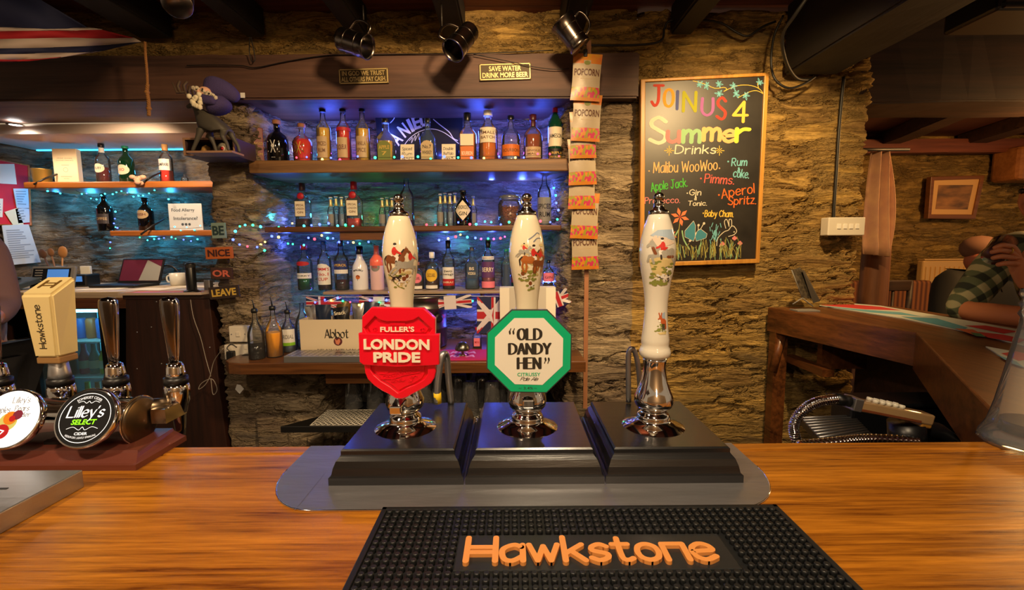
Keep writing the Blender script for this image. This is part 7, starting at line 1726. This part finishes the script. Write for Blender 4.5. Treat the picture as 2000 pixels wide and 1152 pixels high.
# curtain
ct = thing('curtain', 'gathered pinkish beige curtain hanging at the end of the stone wall', 'curtain', P(1718,400,2.55)); o = ct.location
mb = MB(); nx_ = 26; nz = 12; vs = []
for j in range(nz+1):
    v = j/nz; yy = 296+v*200; xl = 1704-14*v; xr = 1742+3*math.sin(v*3)
    for i in range(nx_+1):
        u = i/nx_; p = P(xl+(xr-xl)*u, yy+(6*u if j == nz else 0), 2.55)-o; vs.append((p.x, p.y+.036*math.sin(u*15+1.2*math.sin(v*3))*(.6+.4*v), p.z))
mb.add(vs, [(j*(nx_+1)+i, (j+1)*(nx_+1)+i, (j+1)*(nx_+1)+i+1, j*(nx_+1)+i+1) for j in range(nz) for i in range(nx_)], True)
co = mb.build('cloth', mat('curtain_cloth', rgb(206,160,118), .85, noise=(14, rgb(186,138,112))), ct); sd = co.modifiers.new('t','SOLIDIFY'); sd.thickness = .004
MB().tube([Vector((1.685,2.53,P(1690,292,2.53).z))-o, P(1775,292,2.53)-o], .009, 10).build('rail', BLACKP, ct)
tp_ = thing('timber_post', 'rounded timber post below the curtain', 'post', (P(1706,560,2.70).x,2.70,.0)); MB().lathe([(.085,0),(.075,.5),(.07,1.3),(.066,1.55),(0,1.55)], 14).build('post', wood('post_wood', rgb(84,48,26), rgb(132,82,46), .6, 'Z', 30), tp_)
# chair and bench
cr_ = thing('dining_chair', 'dark wooden chair back seen over the side bar', 'chair', (P(1728,640,2.9).x,2.9,.0)); o = cr_.location; z = lambda y: P(1728,y,2.9).z; s = S(570,2.9)
mb = MB(); mb.box((0,0,(z(547)+z(568))/2), (90*s,.03,z(547)-z(568)), bev=.006); mb.build('top_rail', DARKWOOD, cr_)
for x in (-43,43): MB().tube([(x*s,0,z(548)),(x*.92*s,-.01,z(640)),(x*.9*s,-.02,0)], .016, 8).build('leg', DARKWOOD, cr_)
for x in (-40,40): MB().tube([(x*.9*s,-.42,.44),(x*.9*s,-.42,0)], .016, 8).build('leg', DARKWOOD, cr_)
for x in (-14,10): MB().tube([(x*s,0,z(566)),(x*.9*s,-.01,.46)], .008, 8).build('spindle', DARKWOOD, cr_)
MB().box((0,-.21,.45), (88*s,.46,.035), bev=.008).build('seat', DARKWOOD, cr_)
bs = thing('striped_bench', 'striped cushion bench against the far wall behind the chair', 'bench', (P(1735,600,3.35).x,3.36,0)); z = lambda y: P(1740,y,3.3).z
BST = bpy.data.materials.new('bench_stripe'); BST.use_nodes = True; N_, L_n = nt(BST); b_ = N_['Principled BSDF']; b_.inputs['Roughness'].default_value = .8
tc = N_.new('ShaderNodeTexCoord'); wv = N_.new('ShaderNodeTexWave'); wv.inputs['Scale'].default_value = 9; rp = N_.new('ShaderNodeValToRGB'); rp.color_ramp.elements[0].color = (*rgb(150,92,52),1); rp.color_ramp.elements[1].color = (*rgb(84,44,30),1); L_n.new(tc.outputs['Object'], wv.inputs[0]); L_n.new(wv.outputs['Fac'], rp.inputs[0]); L_n.new(rp.outputs[0], b_.inputs['Base Color'])
MB().box((0,.18,z(600)/1), (.9,.08,.35), bev=.02).build('back_cushion', BST, bs); MB().box((0,-.05,z(600)-.24), (.9,.46,.14), bev=.03).build('seat_cushion', BST, bs); MB().box((0,-.03,(z(600)-.31)/2), (.9,.42,z(600)-.31)).build('base', DARKWOOD, bs)
# vent grille at the ceiling
vg = thing('ceiling_heater', 'ribbed heater grille under the ceiling, top right corner', 'heater grille', P(1960,14,1.7)); mb = MB(); mb.box((.12,.03,.01), (.42,.20,.10), bev=.01); mb.build('housing', BLKPL, vg); mb = MB()
for i in range(6): mb.box((.12,-.073,-.033+i*.017), (.38,.008,.006))
mb.build('ribs', C('heater_rib', 60,48,38,.4), vg)

# ================================================================ PEOPLE
SKIN = C('skin', 190,120,82,.5); SKIN2 = C('skin_ruddy', 176,104,78,.5)
def grow(name, nodes, m, parent, sub=2, root=0):
    """nodes: {key: (pos, radius, parent key)}"""
    ks = list(nodes); vs = [(*nodes[k][0], nodes[k][1]) for k in ks]; es = [(ks.index(nodes[k][2]), i) for i, k in enumerate(ks) if nodes[k][2]]
    return skin(name, vs, es, m, parent, sub, root)
def hand_nodes(N, wrist, palm, tips, r=.0085):
    """five separate bent fingers from a palm; tips: list of (knuckle, mid, tip)"""
    N['palm'+wrist] = (palm, (.030,.016), wrist)
    for i, (a, b, c) in enumerate(tips):
        N['k%d%s' % (i,wrist)] = (a, r*1.15, 'palm'+wrist); N['m%d%s' % (i,wrist)] = (b, r, 'k%d%s' % (i,wrist)); N['t%d%s' % (i,wrist)] = (c, r*.8, 'm%d%s' % (i,wrist))
# --- drinker in the plaid shirt, seated on a stool across the side bar
pp = thing('person', 'person in a green plaid shirt lifting a dark drink at the right edge', 'person', (2.24,1.80,0))
o = pp.location; W = lambda x, y, D: P(x,y,D)-o
eL = W(1874,606,1.84)+Vector((0,0,.0)); hL = Vector((1.86,1.44,1.135))-o; sL = Vector((2.03,1.88,1.40))-o
wR = W(2006,560,1.60); palmR = W(1990,512,1.60); eR = Vector((2.10,1.42,1.16))-o; sR = Vector((2.10,1.54,1.40))-o
N = {'pel': ((0.10,-.05,.80),(.16,.13),None),'ab': ((.08,-.06,1.0),(.15,.12),'pel'),'ch': ((-.13,-.07,1.26),(.17,.14),'ab'),'nk': ((-.19,-.08,1.42),.058,'ch'),'hd0': ((-.22,-.08,1.50),.092,'nk'),'hd': ((-.24,-.08,1.60),.098,'hd0'),'tp': ((-.23,-.08,1.67),.06,'hd'),'nose': ((-.335,-.08,1.555),.016,'hd0'),
 'sL': (sL,.062,'ch'),'eL': (eL,.046,'sL'),'fL': (eL.lerp(hL,.5),.042,'eL'),'wL': (hL,.029,'fL'),
 'sR': (sR,.062,'ch'),'eR': (eR,.046,'sR'),'fR': (eR.lerp(wR,.5),.040,'eR'),'wR': (wR,.029,'fR'),
 'hipA': ((.06,-.15,.78),.085,'pel'),'knA': ((-.28,-.18,.72),.062,'hipA'),'anA': ((-.22,-.20,.30),.042,'knA'),'ftA': ((-.36,-.20,.24),.034,'anA'),
 'hipB': ((.06,.06,.78),.085,'pel'),'knB': ((-.28,.08,.72),.062,'hipB'),'anB': ((-.22,.10,.30),.042,'knB'),'ftB': ((-.36,.10,.24),.034,'anB')}
d = Vector((-.02,-.085,0)); hand_nodes(N, 'wL', hL+d*.7+Vector((0,0,.004)), [(hL+d*1.15+Vector((x,0,.002)), hL+d*(1.15+l*.55)+Vector((x*1.15,0,.004)), hL+d*(1.15+l)+Vector((x*1.2,0,-.008))) for x, l in ((-.026,.75),(-.009,.95),(.008,1.0),(.025,.8))]+[(hL+d*.5+Vector((-.036,0,.0)), hL+d*.95+Vector((-.058,0,-.002)), hL+d*1.3+Vector((-.062,0,-.006)))])
gC = W(1938,503,1.60)
fing = []
for (kx,ky),(mx_,my_),(tx,ty) in (((1978,482),(1958,478),(1938,486)),((1975,492),(1952,488),(1932,494)),((1976,503),(1955,500),(1934,505)),((1980,514),(1962,514),(1944,518))):
    fing.append((W(kx,ky,1.585), W(mx_,my_,1.560), W(tx,ty,1.578)))
fing.append((W(1992,522,1.62), W(1985,524,1.655), W(1966,516,1.672)))
hand_nodes(N, 'wR', palmR, fing, .0092)
body = grow('body', N, SKIN, pp)
PLAID = bpy.data.materials.new('plaid_cloth'); PLAID.use_nodes = True; N_, L_n = nt(PLAID); b_ = N_['Principled BSDF']; b_.inputs['Roughness'].default_value = .9
tc = N_.new('ShaderNodeTexCoord'); mpp = N_.new('ShaderNodeMapping'); mpp.inputs['Rotation'].default_value = (0,.6,0); L_n.new(tc.outputs['Object'], mpp.inputs[0]); ws = []
for d_, k_ in (('X',.5),('Z',.42)):
    wv = N_.new('ShaderNodeTexWave'); wv.bands_direction = d_; wv.inputs['Scale'].default_value = 5.5; L_n.new(mpp.outputs[0], wv.inputs[0])
    g_ = N_.new('ShaderNodeMapRange'); g_.inputs['From Min'].default_value = k_-.08; g_.inputs['From Max'].default_value = k_+.08; L_n.new(wv.outputs['Fac'], g_.inputs['Value']); ws.append(g_)
ad = N_.new('ShaderNodeMath'); L_n.new(ws[0].outputs[0], ad.inputs[0]); L_n.new(ws[1].outputs[0], ad.inputs[1]); hf = N_.new('ShaderNodeMath'); hf.operation = 'MULTIPLY'; hf.inputs[1].default_value = .5; L_n.new(ad.outputs[0], hf.inputs[0])
rp = N_.new('ShaderNodeValToRGB'); e = rp.color_ramp.elements; e[0].color = (*rgb(36,42,34),1); e[1].color = (*rgb(156,150,116),1); q_ = e.new(.5); q_.color = (*rgb(84,92,68),1); L_n.new(hf.outputs[0], rp.inputs[0]); L_n.new(rp.outputs[0], b_.inputs['Base Color'])
cuff = eL.lerp(hL,.10)
grow('shirt', {'pel': (N['pel'][0],(.175,.145),None),'ab': (N['ab'][0],(.165,.135),'pel'),'ch': (N['ch'][0],(.20,.165),'ab'),'cl': ((-.17,-.078,1.39),.085,'ch'),'sL': (sL,.078,'ch'),'mL': (sL.lerp(eL,.55),.066,'sL'),'eL': (eL,.062,'mL'),'cf': (cuff,.058,'eL'),'sR': (sR,.078,'ch'),'eR': (eR,.062,'sR'),'cR': (eR.lerp(wR,.3),.054,'eR')}, PLAID, pp)
grow('trousers', {k: (N[k][0], (N[k][1] if not isinstance(N[k][1], tuple) else N[k][1][0])+.014, N[k][2]) for k in ('pel','hipA','knA','anA','hipB','knB','anB')}, C('dark_trousers', 30,30,36,.8), pp)
mb = MB(); mb.ball((-.215,-.08,1.645), .104, 14, sc=(.95,.92,.66)); mb.build('hair', C('brown_hair', 70,46,32,.7), pp)
for y in (-.035,.035): mb = MB(); mb.ball((-.328,-.08+y,1.59), .011, 8); mb.build('eye', C('eye_dark', 30,24,20,.3), pp)
mb = MB(); mb.ball((-.305,-.08,1.522), .02, 8, sc=(.5,1.3,.35)); mb.build('mouth', C('lip', 150,76,66,.5), pp)
a = W(1972,489,1.572); MB().tube([a+Vector((.0,.011*math.cos(k),.011*math.sin(k))) for k in [2*PI*i/14 for i in range(14)]], .0022, 6, closed=True).build('ring', CG, pp)
gl_ = thing('tumbler', 'glass of dark drink tipped in the hand of the person in plaid', 'glass', gC+o); gl_.rotation_mode = 'QUATERNION'; gl_.rotation_quaternion = Vector((.62,.30,.42)).to_track_quat('Z','Y')
MB().lathe([(0,0),(.030,0),(.031,.004),(.035,.10),(.033,.10),(.029,.006)], 24, caps=False).build('glass_wall', CLEAR, gl_); MB().lathe([(0,.0012),(.0295,.002),(.0325,.096),(0,.096)], 24).build('drink', L_DK, gl_)
st = thing('bar_stool', 'wooden bar stool under the person in plaid', 'stool', (2.34,1.75,0)); MB().lathe([(.17,.63),(.18,.64),(.18,.665),(.16,.675),(0,.675)], 24).build('seat', DARKWOOD, st)
for k in range(4): MB().tube([(.12*math.cos(k*PI/2+.8),.12*math.sin(k*PI/2+.8),.635),(.19*math.cos(k*PI/2+.8),.19*math.sin(k*PI/2+.8),0)], .016, 8).build('leg', DARKWOOD, st)
# --- person in black sitting beyond
p2 = thing('person', 'person in a black jacket sitting behind the raised glass', 'person', (P(1905,600,2.75).x,2.75,0)); o = p2.location; W = lambda x, y, D: P(x,y,D)-o
h2_ = W(1922,498,2.72)
N = {'pel': ((0.0,.05,.50),(.17,.13),None),'ab': ((.0,.03,.72),(.16,.12),'pel'),'ch': ((.01,.0,.98),(.15,.10),'ab'),'nk': ((.03,-.02,1.20),.06,'ch'),'h0': (h2_+Vector((.0,0,-.05)),.112,'nk'),'h1': (h2_+Vector((0,.0,.03)),.116,'h0'),'ns': (h2_+Vector((-.035,-.095,-.02)),.015,'h0'),
 'sA': ((-.17,.0,1.15),.05,'ch'),'eA': ((-.25,-.05,.90),.05,'sA'),'wA': ((-.14,-.26,.80),.032,'eA'),'sB': ((.20,.0,1.13),.05,'ch'),'eB': ((.27,-.05,.86),.05,'sB'),'wB': ((.14,-.26,.80),.032,'eB'),
 'hA': ((-.10,.0,.47),.085,'pel'),'kA': ((-.12,-.40,.48),.062,'hA'),'aA': ((-.12,-.42,.08),.042,'kA'),'fA': ((-.12,-.56,.04),.034,'aA'),'hB': ((.10,.0,.47),.085,'pel'),'kB': ((.12,-.40,.48),.062,'hB'),'aB': ((.12,-.42,.08),.042,'kB'),'fB': ((.12,-.56,.04),.034,'aB')}
for w_, sx_ in (('wA',1),('wB',-1)):
    b = Vector(N[w_][0]); d = Vector((.035*sx_,-.075,-.01)); hand_nodes(N, w_, b+d*.7, [(b+d*1.15+Vector((x,0,0)), b+d*(1.15+l*.55)+Vector((x*1.1,0,-.004)), b+d*(1.15+l)+Vector((x*1.15,0,-.018))) for x, l in ((-.026,.75),(-.009,.95),(.008,1.0),(.025,.8))]+[(b+d*.5+Vector((.036*sx_,0,0)), b+d*.95+Vector((.055*sx_,0,-.004)), b+d*1.25+Vector((.058*sx_,0,-.01)))])
grow('body', N, SKIN2, p2)
JK = C('black_jacket', 14,13,14,.8)
grow('jacket', {'pel': (N['pel'][0],(.19,.15),None),'ab': (N['ab'][0],(.18,.14),'pel'),'ch': (N['ch'][0],(.225,.15),'ab'),'cl': ((.03,-.01,1.21),.10,'ch'),'sA': (N['sA'][0],.105,'ch'),'eA': (N['eA'][0],.066,'sA'),'wA': (N['wA'][0],.046,'eA'),'sB': (N['sB'][0],.088,'ch'),'eB': (N['eB'][0],.066,'sB'),'wB': (N['wB'][0],.046,'eB')}, JK, p2)
grow('trousers', {k: (N[k][0], (N[k][1] if not isinstance(N[k][1], tuple) else N[k][1][0])+.014, N[k][2]) for k in ('pel','hA','kA','aA','hB','kB','aB')}, C('dark_trousers', 30,30,36,.8), p2)
for x in (-.062,-.005): mb = MB(); mb.ball(h2_+Vector((x,-.076,.012)), .010, 8); mb.build('eye', C('eye_dark', 30,24,20,.3), p2)
mb = MB(); mb.ball(h2_+Vector((0,.028,.040)), .094, 14, sc=(1.0,1.0,.80)); mb.build('hair', C('thin_brown_hair', 112,78,60,.8), p2)
c2 = thing('dining_chair', 'dark chair under the person in the black jacket', 'chair', (o.x,2.80,0)); MB().box((0,.0,.365), (.40,.40,.03), bev=.006).build('seat', DARKWOOD, c2); MB().box((0,.215,.62), (.40,.03,.46), bev=.01).build('backrest', DARKWOOD, c2)
for x in (-.17,.17):
    for y in (-.17,.17): MB().box((x,y,.175), (.035,.035,.35)).build('leg', DARKWOOD, c2)
# --- bar worker at the left edge
p3 = thing('person', 'person in a mauve jumper with bent elbow at the left edge behind the bar', 'person', (-2.20,1.86,0)); o = p3.location; W = lambda x, y, D: P(x,y,D)-o
eb = W(8,598,1.84); sh_ = W(-30,470,1.86); wr = W(-40,640,1.60)
N = {'pel': ((-.14,.06,.92),(.16,.12),None),'ab': ((-.14,.05,1.08),(.15,.11),'pel'),'ch': ((-.14,.03,1.28),(.17,.11),'ab'),'nk': ((-.14,.02,1.48),.055,'ch'),'h0': ((-.14,-.0,1.56),.08,'nk'),'h1': ((-.14,.0,1.66),.085,'h0'),'ns': ((-.14,-.10,1.60),.015,'h0'),
 'sA': (sh_,.062,'ch'),'eA': (eb,.046,'sA'),'wA': (wr,.03,'eA'),'sB': ((-.33,.02,1.38),.062,'ch'),'eB': ((-.38,-.02,1.12),.046,'sB'),'wB': ((-.32,-.20,1.02),.03,'eB'),
 'hA': ((-.05,.06,.88),.088,'pel'),'kA': ((-.05,.04,.48),.062,'hA'),'aA': ((-.05,.06,.09),.044,'kA'),'fA': ((-.05,-.1,.04),.035,'aA'),'hB': ((-.24,.06,.88),.088,'pel'),'kB': ((-.24,.04,.48),.062,'hB'),'aB': ((-.24,.06,.09),.044,'kB'),'fB': ((-.24,-.1,.04),.035,'aB')}
for w_, sx_ in (('wA',-1),('wB',1)):
    b = Vector(N[w_][0]); d = Vector((.03*sx_,-.075,-.01)); hand_nodes(N, w_, b+d*.7, [(b+d*1.15+Vector((x,0,0)), b+d*(1.15+l*.55)+Vector((x*1.1,0,-.004)), b+d*(1.15+l)+Vector((x*1.15,0,-.018))) for x, l in ((-.026,.75),(-.009,.95),(.008,1.0),(.025,.8))]+[(b+d*.5+Vector((.036*sx_,0,0)), b+d*.95+Vector((.055*sx_,0,-.004)), b+d*1.25+Vector((.058*sx_,0,-.01)))])
grow('body', N, SKIN, p3)
MV = mat('mauve_jumper', rgb(122,96,104), .9, bump=(90,.4))
grow('jumper', {'pel': (N['pel'][0],(.18,.14),None),'ab': (N['ab'][0],(.17,.13),'pel'),'ch': (N['ch'][0],(.19,.13),'ab'),'cl': ((-.14,.02,1.44),.07,'ch'),'sA': (sh_,.076,'ch'),'mA': (sh_.lerp(eb,.5),.066,'sA'),'eA': (eb,.058,'mA'),'fA_': (eb.lerp(wr,.6),.046,'eA'),'sB': (N['sB'][0],.078,'ch'),'eB': (N['eB'][0],.06,'sB'),'wB': (N['wB'][0],.042,'eB')}, MV, p3)
grow('trousers', {k: (N[k][0], (N[k][1] if not isinstance(N[k][1], tuple) else N[k][1][0])+.014, N[k][2]) for k in ('pel','hA','kA','aA','hB','kB','aB')}, C('dark_trousers', 30,30,36,.8), p3)
for x in (-.17,-.11): mb = MB(); mb.ball((x,-.075,1.645), .010, 8); mb.build('eye', C('eye_dark', 30,24,20,.3), p3)
mb = MB(); mb.ball((-.14,.02,1.70), .098, 12, sc=(.95,1,.7)); mb.build('hair', C('brown_hair', 70,46,32,.7), p3)
